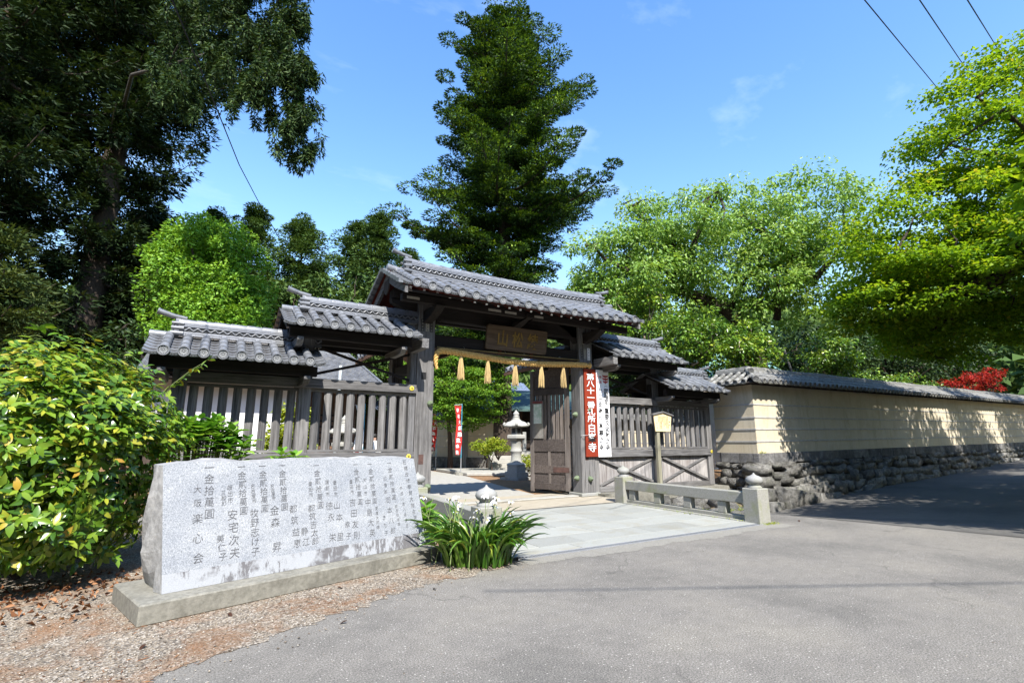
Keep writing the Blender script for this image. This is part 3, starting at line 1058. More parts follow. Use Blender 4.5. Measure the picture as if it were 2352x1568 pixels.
# verge tiles, bargeboards and pendants at both gable ends
for x, out in ((3.28, -1), (10.46, 1)):
    xx = x + out * .0
    for sgn in (-1, 1):
        for k in range(7):
            t0, t1 = k / 7, (k + 1) / 7
            y0 = YR + sgn * (YR - YE) * (1 - t0)
            y1 = YR + sgn * (YR - YE) * (1 - t1)
            z0, z1 = ZE + RISE * t0 + sori(xx - XC), ZE + RISE * t1 + sori(xx - XC)
            MB().add([(xx - .05, y0, z0 + .02), (xx + .05, y0, z0 + .02), (xx + .05, y1, z1 - .005), (xx - .05, y1, z1 - .005), (xx - .05, y0, z0 - .075), (xx + .05, y0, z0 - .075), (xx + .05, y1, z1 - .1), (xx - .05, y1, z1 - .1)],
                     [(0, 1, 2, 3), (7, 6, 5, 4), (0, 4, 5, 1), (1, 5, 6, 2), (2, 6, 7, 3), (3, 7, 4, 0)]).build('verge_tile', TILE, roof_o)
        xb = x - out * .12
        zs = sori(xb - XC)
        pts = [(xb, YR, 5.38 + zs), (xb, YR + sgn * .6, 5.06 + zs), (xb, YR + sgn * 1.34, 4.72 + zs), (xb, YR + sgn * 1.34, 4.53 + zs), (xb, YR + sgn * .6, 4.84 + zs), (xb, YR, 5.14 + zs)]
        MB().extrude(pts, (.07, 0, 0)).build('bargeboard', WOOD_Y, gate, bevel=.006)
    pts = [(xb, YR - .16, 5.16), (xb, YR - .2, 5.0), (xb, YR - .1, 4.86), (xb, YR, 4.80), (xb, YR + .1, 4.86), (xb, YR + .2, 5.0), (xb, YR + .16, 5.16)]
    MB().extrude([(p[0] - .012 if out < 0 else p[0] + .074, p[1], p[2] + sori(xb - XC)) for p in pts], (.03 if out < 0 else .012, 0, 0)).build('gable_pendant', DARK_V, gate)
# rafters with white painted ends
for k in range(22):
    x = 3.55 + k * .316
    z = sori(x - XC)
    for sgn in (-1, 1):
        p, q = Vector((x, YR + sgn * 1.25, 4.695 + z)), Vector((x, YR + sgn * .1, 5.27 + z))
        ra = MB().beam(p, q, .062, .075).build('rafter', RED_Y, gate)
        if sgn < 0:
            dd = (p - q).normalized()
            MB().beam(p + dd * .001, p + dd * .006, .056, .069).build('white_end', WHITE_PL, ra)
box('eave_board', DARK_H, gate, 3.45, 10.29, 10.035, 10.065, 4.70, 4.745, bevel=0)

# pilgrims' paper slips on beams and posts
SLIP = mat('old paper slip', (.40, .38, .33), (.28, .26, .22), scale=10, rough=.9)


def slip(parent, x, y, z, w, h, m=SLIP, marks=4, dark=INK):
    o_ = MB().box(x - w / 2, x + w / 2, y - .002, y, z - h / 2, z + h / 2).build('paper_slip', m, parent)
    mb = MB()
    for k in range(marks):
        zz = z + h / 2 - h * (k + .5) / marks
        s_ = min(w * .62, h / marks * .8)
        mb.box(x - s_ / 2, x + s_ / 2, y - .0035, y - .0025, zz + s_ * .25, zz + s_ * .36)
        mb.box(x - s_ / 2, x + s_ / 2, y - .0035, y - .0025, zz - s_ * .36, zz - s_ * .25)
        mb.box(x - s_ * .08, x + s_ * .08, y - .0035, y - .0025, zz - s_ * .25, zz + s_ * .25)
    tag(mb.build('slip_marks', dark, o_), kind='stuff')


for x, w in ((3.75, .30), (5.86, .36), (6.32, .34), (7.15, .34)):
    o_ = MB().box(x - w / 2, x + w / 2, 10.414, 10.417, 4.64, 4.70).build('paper_slip', SLIP, gate)
DKSLIP = mat('dark paper slip', (.05, .05, .055), rough=.8)
for px, zz, w, h, mm, dk in ((9.19, 3.98, .085, .30, DKSLIP, SLIP), (9.31, 4.0, .08, .28, SLIP, INK), (9.45, 4.0, .10, .36, WHITE_SIGN, INK), (9.36, 4.46, .09, .34, DKSLIP, SLIP), (9.24, 4.42, .07, .26, SLIP, INK), (4.28, 4.25, .09, .3, DKSLIP, SLIP), (4.4, 4.25, .08, .28, SLIP, INK), (4.51, 4.25, .08, .3, DKSLIP, SLIP)):
    slip(gate, px, G - .003, zz, w, h, mm, 4, dk)


# doors
DOOR_H = wood('brown door timber', (.105, .088, .08), (.032, .026, .023), 0)
DOOR_V = wood('brown door stile', (.19, .165, .15), (.06, .05, .043), 2)


def door(hx, hy, ang, wid, poster):
    d = Vector((math.cos(ang), math.sin(ang), 0))
    nn = Vector((d.y, -d.x, 0))
    h0 = Vector((hx, hy, 0))
    dr = MB()
    def bar(u0, u1, z0, z1, t=.08, off=0.):
        a_, b_ = h0 + d * u0, h0 + d * u1
        c_ = nn * (t / 2)
        o2 = nn * off
        return [a_ - c_ + o2, b_ - c_ + o2, b_ + c_ + o2, a_ + c_ + o2], z0, z1
    def emit(mb, spec, mi=0):
        q, z0, z1 = spec
        mb.add([(p.x, p.y, z0) for p in q] + [(p.x, p.y, z1) for p in q], [(0, 3, 2, 1), (4, 5, 6, 7), (0, 1, 5, 4), (1, 2, 6, 5), (2, 3, 7, 6), (3, 0, 4, 7)], mi)
        return mb
    emit(dr, bar(0, .13, .10, 3.62, .10)); emit(dr, bar(wid - .13, wid, .05, 3.62, .10))
    leaf = dr.build('door', DOOR_V, gate, bevel=.006)
    for z0, z1 in ((.12, .30), (.58, .80), (1.20, 1.56), (2.86, 3.05), (3.44, 3.62)):
        emit(MB(), bar(.131, wid - .131, z0, z1, .085)).build('rail', DOOR_H, leaf, bevel=.005)
    for z0, z1 in ((.301, .579), (.801, 1.199), (3.051, 3.439)):
        emit(MB(), bar(.131, wid - .131, z0, z1, .03)).build('panel', DOOR_H, leaf)
        if z1 < 3: emit(MB(), bar(wid * .5 - .04, wid * .5 + .04, z0 + .001, z1 - .001, .075)).build('muntin', DOOR_V, leaf)
    n_ = 7
    for k in range(n_):
        u = .17 + (wid - .34) * (k + .5) / n_
        emit(MB(), bar(u - .045, u + .045, 1.561, 2.859, .05)).build('slat', DOOR_V, leaf)
    for s_ in (-1, 1):
        emit(MB(), bar(.0, .52, .62, .76, .008, s_ * .0525)).build('iron_strap', IRON, leaf)
    for u in (.3, .75):
        c_ = h0 + d * (wid * u) + nn * .042
        MB().lathe([(.055, 0), (.05, .02), (.02, .05), (.012, .07), (.002, .075)], 12).build('boss', IRON, leaf, origin=(0, 0, 0)) if False else None
    if poster:
        s_ = poster
        fr = emit(MB(), bar(wid - .48, wid - .10, 1.58, 2.70, .02, s_ * .062)).build('poster_case', mat('clear case', (.20, .19, .18), rough=.15, spec=.6, bmp=0), leaf)
        emit(MB(), bar(wid - .43, wid - .15, 2.02, 2.60, .004, s_ * .075)).build('poster', mat('printed map', (.62, .63, .58), (.30, .42, .30), scale=9, rough=.6, bmp=0), fr)
        emit(MB(), bar(wid - .47, wid - .11, 2.62, 2.69, .004, s_ * .075)).build('poster_heading', mat('dull red', (.18, .05, .045), rough=.6), fr)
    return leaf


door(9.06, G + .5, math.atan2(.87, -.38), 1.32, -1)
door(4.68, G + .5, math.atan2(.98, .06), 1.32, 0)

# rear stays with their own small roofs
for cx in (4.40, 9.34):
    box('rear_post', WOOD_V, gate, cx - .15, cx + .15, 13.25, 13.55, .012, 3.95)
    box('stay_beam', DARK_Y, gate, cx - .1, cx + .1, G + .425, 13.249, 3.2, 3.45)
    box('stay_beam', DARK_Y, gate, cx - .12, cx + .12, G + .425, 14.2, 3.955, 4.15)
    sr = MB()
    for s_ in (-1, 1):
        sr.add([(cx + s_ * .80, 11.75, 3.80), (cx + s_ * .80, 14.4, 3.80), (cx, 14.4, 4.24), (cx, 11.75, 4.24), (cx + s_ * .80, 11.75, 3.75), (cx + s_ * .80, 14.4, 3.75), (cx, 14.4, 4.19), (cx, 11.75, 4.19)],
               [(0, 1, 2, 3), (7, 6, 5, 4), (0, 4, 5, 1), (1, 5, 6, 2), (2, 6, 7, 3), (3, 7, 4, 0)])
        sr.beam((cx + s_ * .84, 11.72, 3.71), (cx + s_ * .84, 14.43, 3.71), .05, .09)
    so = sr.build('small_roof', wood('brown timber', (.17, .095, .06), (.06, .035, .025), 1), gate)
    u2 = [-1.2 + .30 * k for k in range(9)]
    a2 = math.atan2(.44, .80)
    for s_, yw in ((-1, -math.pi / 2), (1, math.pi / 2)):
        tile_roof(so, (cx + s_ * .82, 13.1, 3.83), yw, u2, a2, .88, 4, .07, .088, ends=False, seg=.29)
    ridge(so, (cx, 11.85), (cx, 14.35), 4.25, wave=False, width=.24)

# ------------------------------------------------------------------ the two wings beside the gate
wing_l = thing('gate_wing', (1.7, G + .1, .08), 'stepped slatted timber wing with two tiled roofs left of the doorway', 'gate wing')
wing_r = thing('gate_wing', (12.1, G + .1, .08), 'stepped slatted timber wing with two tiled roofs right of the doorway', 'gate wing')
YF = G + .02


def brace(parent, x0, x1, z0, z1, y, m=WOOD_H, w=.07):
    MB().beam((x0, y, z0), (x1, y, z1), .035, w, up=(0, 1, 0)).build('brace', m, parent) if False else \
        MB().beam((x0, y, z0), (x1, y, z1), .035, w).build('brace', m, parent, bevel=.003)


CREST = {}


def crest(parent, x, y, z):
    mb = MB()
    N = 8
    pr = [(.055, 0), (.055, .008), (.045, .016), (.02, .02)]
    mb.add([(x + r_ * (1 + .12 * math.cos(8 * 2 * math.pi * k / 24) if r_ > .03 else 1) * math.cos(2 * math.pi * k / 24), y - h_, z + r_ * math.sin(2 * math.pi * k / 24)) for r_, h_ in pr for k in range(24)], [(i * 24 + k, i * 24 + (k + 1) % 24, (i + 1) * 24 + (k + 1) % 24, (i + 1) * 24 + k) for i in range(3) for k in range(24)])
    mb.add([(x + .02 * math.cos(2 * math.pi * k / 24), y - .0205, z + .02 * math.sin(2 * math.pi * k / 24)) for k in range(24)], [tuple(range(24))], 1)
    mb.build('crest_boss', [BRASS, BLACK], parent)


def wing(root, xa, xm, xb, flip):
    """xa inner edge at the main post, xm middle post, xb outer post centre"""
    lo, hi = min(xa, xb), max(xa, xb)
    for x, w in ((xm, .25), (xb, .24)):
        zt = 3.85 if x == xm else 3.1
        box('post', WOOD_V, root, x - w / 2, x + w / 2, YF - .02, YF + .26, .09, zt, bevel=.01)
    box('post', WOOD_V, root, *(sorted((xa, xa + flip * .15))), YF + .0, YF + .24, .09, 3.7, bevel=.008)
    for s0, s1 in ((xa + flip * .151, xm - flip * .126), (xm + flip * .126, xb - flip * .121)):
        a_, b_ = min(s0, s1), max(s0, s1)
        box('top_strip', WOOD_H, root, a_, b_, YF + .02, YF + .12, 2.53, 2.592)
        box('sill_strip', WOOD_H, root, a_, b_, YF - .03, YF + .12, 1.27, 1.325)
        n_ = round((b_ - a_) / .243)
        for k in range(n_):
            x = a_ + (b_ - a_) * (k + .5) / n_
            w = .155 + random.uniform(-.008, .008)
            MB().add([(x - w / 2, YF + .05, 1.3255), (x - w * .2, YF + .012, 1.3255), (x + w * .2, YF + .012, 1.3255), (x + w / 2, YF + .05, 1.3255), (x + w / 2, YF + .09, 1.3255), (x - w / 2, YF + .09, 1.3255),
                      (x - w / 2, YF + .05, 2.5295), (x - w * .2, YF + .012, 2.5295), (x + w * .2, YF + .012, 2.5295), (x + w / 2, YF + .05, 2.5295), (x + w / 2, YF + .09, 2.5295), (x - w / 2, YF + .09, 2.5295)],
                     [(0, 1, 7, 6), (1, 2, 8, 7), (2, 3, 9, 8), (3, 4, 10, 9), (4, 5, 11, 10), (5, 0, 6, 11), (6, 7, 8, 9, 10, 11), (5, 4, 3, 2, 1, 0)]).build('slat', WOOD_V, root)
        # boarded panel with crossed braces below the sill
        nb = 5
        for k in range(nb):
            x0, x1 = a_ + (b_ - a_) * k / nb, a_ + (b_ - a_) * (k + 1) / nb
            box('panel_board', PALE_V, root, x0 + .002, x1 - .002, YF + .06, YF + .10, .235, 1.045, bevel=.003)
        brace(root, a_ + .03, b_ - .03, .26, 1.02, YF + .035)
        brace(root, a_ + .03, b_ - .03, 1.02, .26, YF + .0)
        box('ground_sill', WOOD_H, root, a_, b_, YF - .01, YF + .2, .078, .233, bevel=.01)
    box('rail', WOOD_H, root, lo - (.0 if flip > 0 else .02), hi + (.0 if flip < 0 else .0), YF - .065, YF - .022, 1.05, 1.265)
    box('top_rail', WOOD_H, root, lo, hi, YF - .075, YF - .022, 2.594, 2.80, bevel=.01)
    crest(root, xa + flip * .13, YF - .0665, 1.16)
    crest(root, xa + flip * .12, YF - .0765, 2.70)
    crest(root, xb, YF - .0665, 1.16)
    # crossed stays above the inner bay
    s0, s1 = xa + flip * .02, xm
    a_, b_ = min(s0, s1), max(s0, s1)
    brace(root, a_, b_, 2.86, 3.55, YF + .10, DARK_H, .06)
    brace(root, a_, b_, 3.55, 2.86, YF + .06, DARK_H, .06)


def wing_roof(root, xs0, n_, sp, yE, zE, zR, x0, x1, out, ogre_x, ridge_x0, ridge_x1, label=None):
    """n_ round tile columns from xs0; x0..x1 the boarding"""
    yR = G + .13
    rise = zR - zE
    a = math.atan2(rise, yR - yE)
    S = math.hypot(rise, yR - yE)
    rb = MB()
    for sgn in (-1, 1):
        ye = yR + sgn * (yR - yE) * .94
        rb.add([(x0, ye, zE - .01), (x1, ye, zE - .01), (x1, yR, zR - .03), (x0, yR, zR - .03), (x0, ye, zE - .045), (x1, ye, zE - .045), (x1, yR, zR - .07), (x0, yR, zR - .07)],
               [(0, 1, 2, 3) if sgn < 0 else (3, 2, 1, 0), (7, 6, 5, 4) if sgn < 0 else (4, 5, 6, 7), (0, 4, 5, 1), (1, 5, 6, 2), (2, 6, 7, 3), (3, 7, 4, 0)])
    ro = rb.build('roof', DARK_H, root)
    xm = xs0
    us_ = [k * sp for k in range(n_)]
    tile_roof(ro, (xm, yE, zE), 0, us_, a, S, 6, .080, .098, seg=.29)
    tile_roof(ro, (xm + (n_ - 1) * sp, 2 * yR - yE, zE), math.pi, us_, a, S, 6, .080, .098, seg=.29)
    ridge(ro, (ridge_x0, yR), (ridge_x1, yR), zR + .0, width=.28, k=.88)
    ogre_tile(ro, ogre_x, yR, zR, .34, .29, out)
    MB().tube([(ogre_x, yR, zR - .01), (ogre_x + out * .46, yR, zR + .0)], [.075, .08], 14).build('cap_tile', TILE, ro)
    # eave beam, arms and soffit
    box('eave_beam', DARK_H, root, x0 + .05, x1 - .05, yE + .30, yE + .42, zE - .24, zE - .04, bevel=.008)
    box('eave_beam', DARK_H, root, x0 + .05, x1 - .05, 2 * yR - yE - .42, 2 * yR - yE - .30, zE - .24, zE - .04, bevel=.008)
    box('ridge_beam', DARK_H, root, x0 + .08, x1 - .08, yR - .08, yR + .08, zE - .24, zE + .16, bevel=.008)
    n2 = int((x1 - x0) / .22)
    for k in range(n2):
        x = x0 + .1 + (x1 - x0 - .2) * k / (n2 - 1)
        MB().beam((x, yE + .10, zE - .03), (x, yR, zR - .115), .05, .06).build('rafter', DARK_Y, root)
    for x in (x0 + .25, x1 - .25):
        MB().extrude([(x - .06, yR + .4, zE - .40), (x - .06, yE + .36, zE - .40), (x - .06, yE + .2, zE - .31), (x - .06, yE + .2, zE - .245), (x - .06, yR + .4, zE - .245)], (.12, 0, 0)).build('arm', WOOD_Y, root, bevel=.006)
    # gable board
    xg = x0 if out < 0 else x1
    for sgn in (-1, 1):
        p = [(xg, yR, zR - .04), (xg, yR + sgn * (yR - yE) * .93, zE - .02), (xg, yR + sgn * (yR - yE) * .93, zE - .14), (xg, yR, zR - .2)]
        MB().extrude(p, (-.04 * -out, 0, 0)).build('bargeboard', DARK_Y, root)
    return ro


wing(wing_l, 4.165, 1.74, -.47, -1)
wing_roof(wing_l, -.72, 9, .296, 10.25, 3.01, 3.47, -.98, 1.90, -1, -.58, -.60, 2.0)
wing_roof(wing_l, 1.427, 8, .315, 10.25, 3.79, 4.27, 1.22, 3.86, -1, 1.62, 1.60, 4.16)
MB().extrude([(3.98, 10.36, 3.54), (4.14, 10.36, 3.54), (4.14, 10.36, 3.76), (3.98, 10.36, 3.76)], (0, .80, 0)).build('beam_end', WOOD_Y, wing_l, bevel=.006)
wing(wing_r, 9.585, 12.16, 14.62, 1)
wing_roof(wing_r, 9.93, 8, .349, 10.25, 3.90, 4.40, 9.72, 12.60, 1, 12.36, 9.62, 12.38)
wing_roof(wing_r, 12.12, 7, .366, 10.25, 3.11, 3.60, 11.9, 14.58, 1, 14.62, 12.0, 14.64)
MB().extrude([(9.62, 10.30, 3.62), (9.78, 10.30, 3.62), (9.78, 10.30, 3.86), (9.62, 10.30, 3.86)], (0, .85, 0)).build('beam_end', WOOD_Y, wing_r, bevel=.006)

# ------------------------------------------------------------------ the long plaster wall
XW, YW, XEND = 15.15, 9.80, 50.0
dzw = lambda x: .0125 * (x - XW)
wall = thing('plaster_wall', (15.2, 10.1, -.6), 'long yellow plaster wall on a rough stone base running off to the right', 'wall')


def band(name, z0, z1, off, m, back=.35, zb=0):
    """a strip that turns the corner: along the side road and back to the wing"""
    mb = MB()
    a, b_ = XW - off, XEND
    y = YW - off
    f = lambda x, z: z + dzw(x)
    mb.add([(a, y, f(a, z0)), (b_, y, f(b_, z0)), (b_, y, f(b_, z1)), (a, y, f(a, z1)), (a, 11.30, f(a, z0)), (a, 11.30, f(a, z1)), (b_, y + back, f(b_, z0)), (b_, y + back, f(b_, z1)), (a + back, y + back, f(a + back, z0)), (a + back, y + back, f(a + back, z1)), (a + back, 11.30, f(a + back, z0)), (a + back, 11.30, f(a + back, z1))],
           [(0, 1, 2, 3), (4, 0, 3, 5), (3, 2, 7, 9), (5, 3, 9, 11), (1, 0, 8, 6), (0, 4, 10, 8), (1, 6, 7, 2), (6, 8, 9, 7), (8, 10, 11, 9), (10, 4, 5, 11)])
    return mb.build(name, m, wall)


zs = [1.12, 1.49, 1.88, 2.26, 2.68, 3.42]
for z0, z1 in zip(zs[:-1], zs[1:]): band('plaster_band', z0 + (.0 if z0 == 1.12 else .001), z1 - .001, 0, YELLOW_PL)
for z in zs[1:-1]: band('line_moulding', z - .024, z + .024, .018, LINE, back=.3)
band('rubble_core', -1.2, 1.119, -.16, mat('wall core', (.05, .047, .042), rough=1), back=.5)
STONE_CUT = rockmat('cut base stone', (.25, .245, .24), (.11, .105, .10), (.17, .165, .14))
x = XW - .06
while x < 47:
    w = random.uniform(.75, 1.25)
    mb = MB()
    x1 = x + w - .012
    yf = YW - .07 + random.uniform(-.01, .01)
    mb.add([(x, yf, .80 + dzw(x)), (x1, yf, .80 + dzw(x1)), (x1, YW + .12, .80 + dzw(x1)), (x, YW + .12, .80 + dzw(x)), (x, yf, 1.118 + dzw(x)), (x1, yf, 1.118 + dzw(x1)), (x1, YW + .12, 1.118 + dzw(x1)), (x, YW + .12, 1.118 + dzw(x))],
           [(0, 3, 2, 1), (4, 5, 6, 7), (0, 1, 5, 4), (1, 2, 6, 5), (2, 3, 7, 6), (3, 0, 4, 7)])
    mb.build('base_course', STONE_CUT, wall, bevel=.012)
    x += w
for y0, y1 in ((YW + .1205, 10.42), (10.43, 11.12)):
    MB().box(XW - .055, XW + .1, y0, y1, .80, 1.117).build('base_course', STONE_CUT, wall, bevel=.012)
# rough stones, tighter courses further up; the base is battered
random.seed(11)
ztop_ = .79
cnt = 0
row = 0
z = ztop_
while z > -.95:
    h = [.20, .27, .30, .34, .36, .40][min(row, 5)]
    x = XW - .25 + random.uniform(-.1, .1)
    while x < 44:
        w = random.uniform(.28, .78) * (1 + .25 * (row > 1))
        zc = z - h / 2 + dzw(x) + random.uniform(-.05, .05)
        grd = float(road_h(np.array(x), np.array(9.5)))
        hh = h * random.uniform(.85, 1.25)
        if zc + hh / 2 > grd + .02:
            yy = YW + .03 - .26 * (ztop_ - z + h / 2) + random.uniform(-.04, .05)
            if row > 2 and random.random() < .3: w *= 1.35; hh *= 1.25
            put('stone', random.choice(ROCKS), wall, (x + w / 2, yy + .12, zc), (random.gauss(0, .07), random.gauss(0, .09), random.gauss(0, .08)), (w * 1.13, .52, hh * 1.14))
            cnt += 1
            if random.random() < .25:
                put('chinking_stone', random.choice(ROCKS), wall, (x, yy + .03, zc + random.choice((-1, 1)) * hh * .5), (random.random(), random.random(), random.random()), (.17, .25, .10))
        x += w
    y = YW - .12
    while y < 11.0:                                       # the return face beside the ditch
        w = random.uniform(.34, .6)
        put('stone', random.choice(ROCKS), wall, (XW - .05 - .17 * (ztop_ - z) + .16, y + w / 2, z - h / 2 + random.uniform(-.03, .03)), (random.gauss(0, .08), random.gauss(0, .06), random.gauss(0, .08)), (.5, w * 1.12, h * 1.15))
        y += w
    z -= h
    row += 1
# corner boulders that tie both faces
for xx, yy, zz, s_ in ((15.0, 9.78, .62, (.7, .62, .34)), (14.95, 9.72, .26, (.75, .6, .40)), (14.85, 9.62, -.14, (.8, .7, .5)), (14.85, 9.50, -.56, (.95, .8, .6)), (15.9, 9.42, -.30, (1.1, .6, .8)), (16.9, 9.42, -.35, (1.0, .6, .6))):
    put('stone', ROCKS[int(xx * 7) % 9], wall, (xx, yy, zz), (.05, .04, .1), s_)

# wall roof
YE2, YR2, ZE2 = 9.36, 10.15, 3.37
A2 = math.atan2(.42, YR2 - YE2)
S2 = math.hypot(.42, YR2 - YE2)
ca2 = math.cos(A2)
XE2 = XW - (YW - YE2)
wr = MB()
f = lambda x, z: z + dzw(x)
wr.add([(XE2 + .03, YE2 + .03, f(XE2, ZE2 - .03)), (XEND, YE2 + .03, f(XEND, ZE2 - .03)), (XEND, YR2, f(XEND, ZE2 + .39)), (XE2 + .79, YR2, f(XE2, ZE2 + .39)), (XEND, 2 * YR2 - YE2, f(XEND, ZE2 - .03)), (XE2 + 1.58, 2 * YR2 - YE2, f(XE2, ZE2 - .03)), (XE2 + .03, 11.3, f(XE2, ZE2 - .03)), (XE2 + .79, 11.3, f(XE2, ZE2 + .39)), (XE2 + 1.58, 11.3, f(XE2, ZE2 - .03)), (XEND, YW + .05, f(XEND, ZE2 - .06)), (XW + .05, YW + .05, f(XW, ZE2 - .06)), (XW + .05, 11.3, f(XW, ZE2 - .06))],
       [(0, 1, 2, 3), (3, 2, 4, 5), (6, 0, 3, 7), (7, 3, 5, 8), (0, 10, 9, 1), (6, 11, 10, 0)])
wro = wr.build('roof', DARK_H, wall)
sp = .298
us2 = [.15 + sp * k for k in range(117)]
tile_roof(wro, (XE2, YE2, ZE2), 0, us2, A2, S2, 3, .074, .088, m=TILE_OLD, zf=lambda u: .0125 * u + random.gauss(0, .004), smax=lambda u: min(YR2 - YE2, max(.12, u)) / ca2, ends=False, seg=.33)
us3 = [-1.90 + sp * k for k in range(6)]
tile_roof(wro, (XE2, YE2, ZE2), -math.pi / 2, us3, A2, S2, 3, .074, .088, m=TILE_OLD, smax=lambda u: min(YR2 - YE2, max(.12, -u)) / ca2, ends=False, seg=.33)
ridge(wro, (XE2 + .75, YR2), (XEND, YR2), ZE2 + .42, zf=lambda t: .0125 * t * (XEND - XE2) + .012 * math.sin(t * 60), m=TILE_OLD, wave=False, width=.26, seg=.47)
ridge(wro, (XE2 + .79, YR2 + .05), (XE2 + .79, 11.3), ZE2 + .42, m=TILE_OLD, wave=False, width=.26, seg=.4)
for k in range(4):                                        # the hip
    t0, t1 = k / 4, (k + 1) / 4
    p = Vector((XE2 - .02 + .8 * t0, YE2 - .02 + .8 * t0, ZE2 + .03 + .48 * t0))
    q = Vector((XE2 - .02 + .8 * t1, YE2 - .02 + .8 * t1, ZE2 + .03 + .48 * t1))
    MB().tube([p, q], [.085, .078], 12).build('hip_tile', TILE_OLD, wro)
put('hip_end', eave_mesh(.08, .105, .2, .3, TILE_OLD), wro, (XE2 - .06, YE2 - .06, ZE2 + .05), (.25, 0, -math.pi / 4))
put('hip_end', eave_mesh(.08, .09, .2, .3, TILE_OLD), wro, (XE2 + .32, YE2 + .32, ZE2 + .38), (.25, 0, -math.pi / 4))
for k in range(60):                                       # purlin stubs under the eave
    x = XE2 + .3 + k * .6
    MB().beam((x, YE2 + .08, f(x, ZE2 - .075)), (x, YW + .02, f(x, ZE2 - .02)), .05, .06).build('rafter', DARK_Y, wall)

# ------------------------------------------------------------------ stone railings of the bridge
RAIL_ST = mat('mossy granite', (.30, .295, .265), (.20, .195, .165), scale=60, rough=.88, bmp=.3, bscale=110, stain=(.19, .205, .09), stain_scale=2.2, stain_amt=.7)


def railing(label, n0, n1):
    """newel posts at n0 (road side) and n1 (gate side)"""
    r_ = thing('bridge_railing', ((n0[0] + n1[0]) / 2, (n0[1] + n1[1]) / 2, .012), label, 'railing', 'stone railings of the bridge')
    d = Vector((n1[0] - n0[0], n1[1] - n0[1], 0))
    L = d.length
    d /= L
    s_ = Vector((-d.y, d.x, 0))
    for p in (n0, n1):
        c = Vector((p[0], p[1], 0))
        w = .165
        q = [c - d * w - s_ * w, c + d * w - s_ * w, c + d * w + s_ * w, c - d * w + s_ * w]
        if (q[1] - q[0]).cross(q[2] - q[1]).z < 0: q = q[::-1]
        ne = MB().extrude([(v.x, v.y, -.2) for v in q], (0, 0, .83)).build('newel', RAIL_ST, r_, bevel=.014)
        MB().lathe([(.125, .63), (.13, .655), (.10, .675), (.09, .70), (.135, .725), (.155, .765), (.145, .81), (.10, .845), (.05, .865), (.022, .885), (.008, .91)], 20, (c.x, c.y, 0)).build('finial', BRICK_ST, ne)
    def bar(name, a, b_, z0, z1, w, bev=.012):
        p, q = Vector((n0[0], n0[1], (z0 + z1) / 2)) + d * a, Vector((n0[0], n0[1], (z0 + z1) / 2)) + d * b_
        return MB().beam(p, q, w, z1 - z0).build(name, RAIL_ST, r_, bevel=bev)
    bar('top_rail', .166, L - .166, .335, .545, .20)
    bar('bottom_rail', .166, L - .166, .012, .105, .15)
    bar('kerb', .12, L - .12, -.05, .0118 + .018, .34, .006)
    for t in (.20, .44, .68, .905):
        u = L * t
        bar('baluster', u - .1, u + .1, .1055, .3345, .145)
    return r_


railing('granite railing in the open on the right edge of the bridge deck', (9.06, 5.99), (9.12, 9.58))
railing('granite railing on the left edge of the deck, mostly behind the irises and monument', (3.42, 6.28), (3.66, 9.52))

# ------------------------------------------------------------------ the donors' monument
mo = Vector((-.30, 5.40, 0))
m1, m2 = Vector((.9587, .2844, 0)), Vector((-.2844, .9587, 0))
mon = thing('stone_monument', tuple(mo + m1 * 1.6 + m2 * .4), 'long grey granite slab carved with columns of writing on a concrete plinth', 'monument')
mb = MB()
SLB = [(0, 0), (3.22, 0), (3.22, .98), (0, .98)]
mb.extrude([mo + m1 * u + m2 * v + Vector((0, 0, .0)) for u, v in SLB], (0, 0, .17))
mb.build('plinth', CONCRETE, mon, bevel=.012)


def granite_face():
    m, n, l, b = nodes('speckled grey granite')
    v = coords(n, l)
    c = ramp(n, l, noise(n, l, v, 100, 5, .85), [(.36, (.12, .13, .14)), (.46, (.275, .292, .31)), (.55, (.365, .382, .40)), (.66, (.56, .57, .58))])
    c = mixc(n, l, 1.0, c, ramp(n, l, noise(n, l, coords(n, l, (1, 1, 2.2)), 2.0, 5), [(.35, (.80, .82, .86)), (.65, (1.02,) * 3)]), 'MULTIPLY')
    l.new(c, b.inputs['Base Color'])
    b.inputs['Roughness'].default_value = .72
    b.inputs['Specular IOR Level'].default_value = .3
    bump(n, l, b, noise(n, l, v, 190, 3, .7), .35, .004)
    return m


def granite_border():
    m, n, l, b = nodes('damp stained granite')
    v = coords(n, l)
    c = ramp(n, l, noise(n, l, v, 170, 3, .7), [(.32, (.26, .275, .295)), (.5, (.33, .345, .365)), (.75, (.40, .415, .43))])
    st = noise(n, l, coords(n, l, (8, 8, 2.2)), 1.0, 8, .8, .4)
    st2 = noise(n, l, coords(n, l, (2.6, 2.6, 3)), 1.0, 4)
    f_ = mixc(n, l, 1.0, ramp(n, l, st, [(.47, (0, 0, 0)), (.52, (.8,) * 3)]), ramp(n, l, st2, [(.42, (0, 0, 0)), (.50, (1, 1, 1))]), 'MULTIPLY')
    c = mixc(n, l, f_, c, (.075, .068, .07))
    l.new(c, b.inputs['Base Color'])
    b.inputs['Roughness'].default_value = .75
    return m


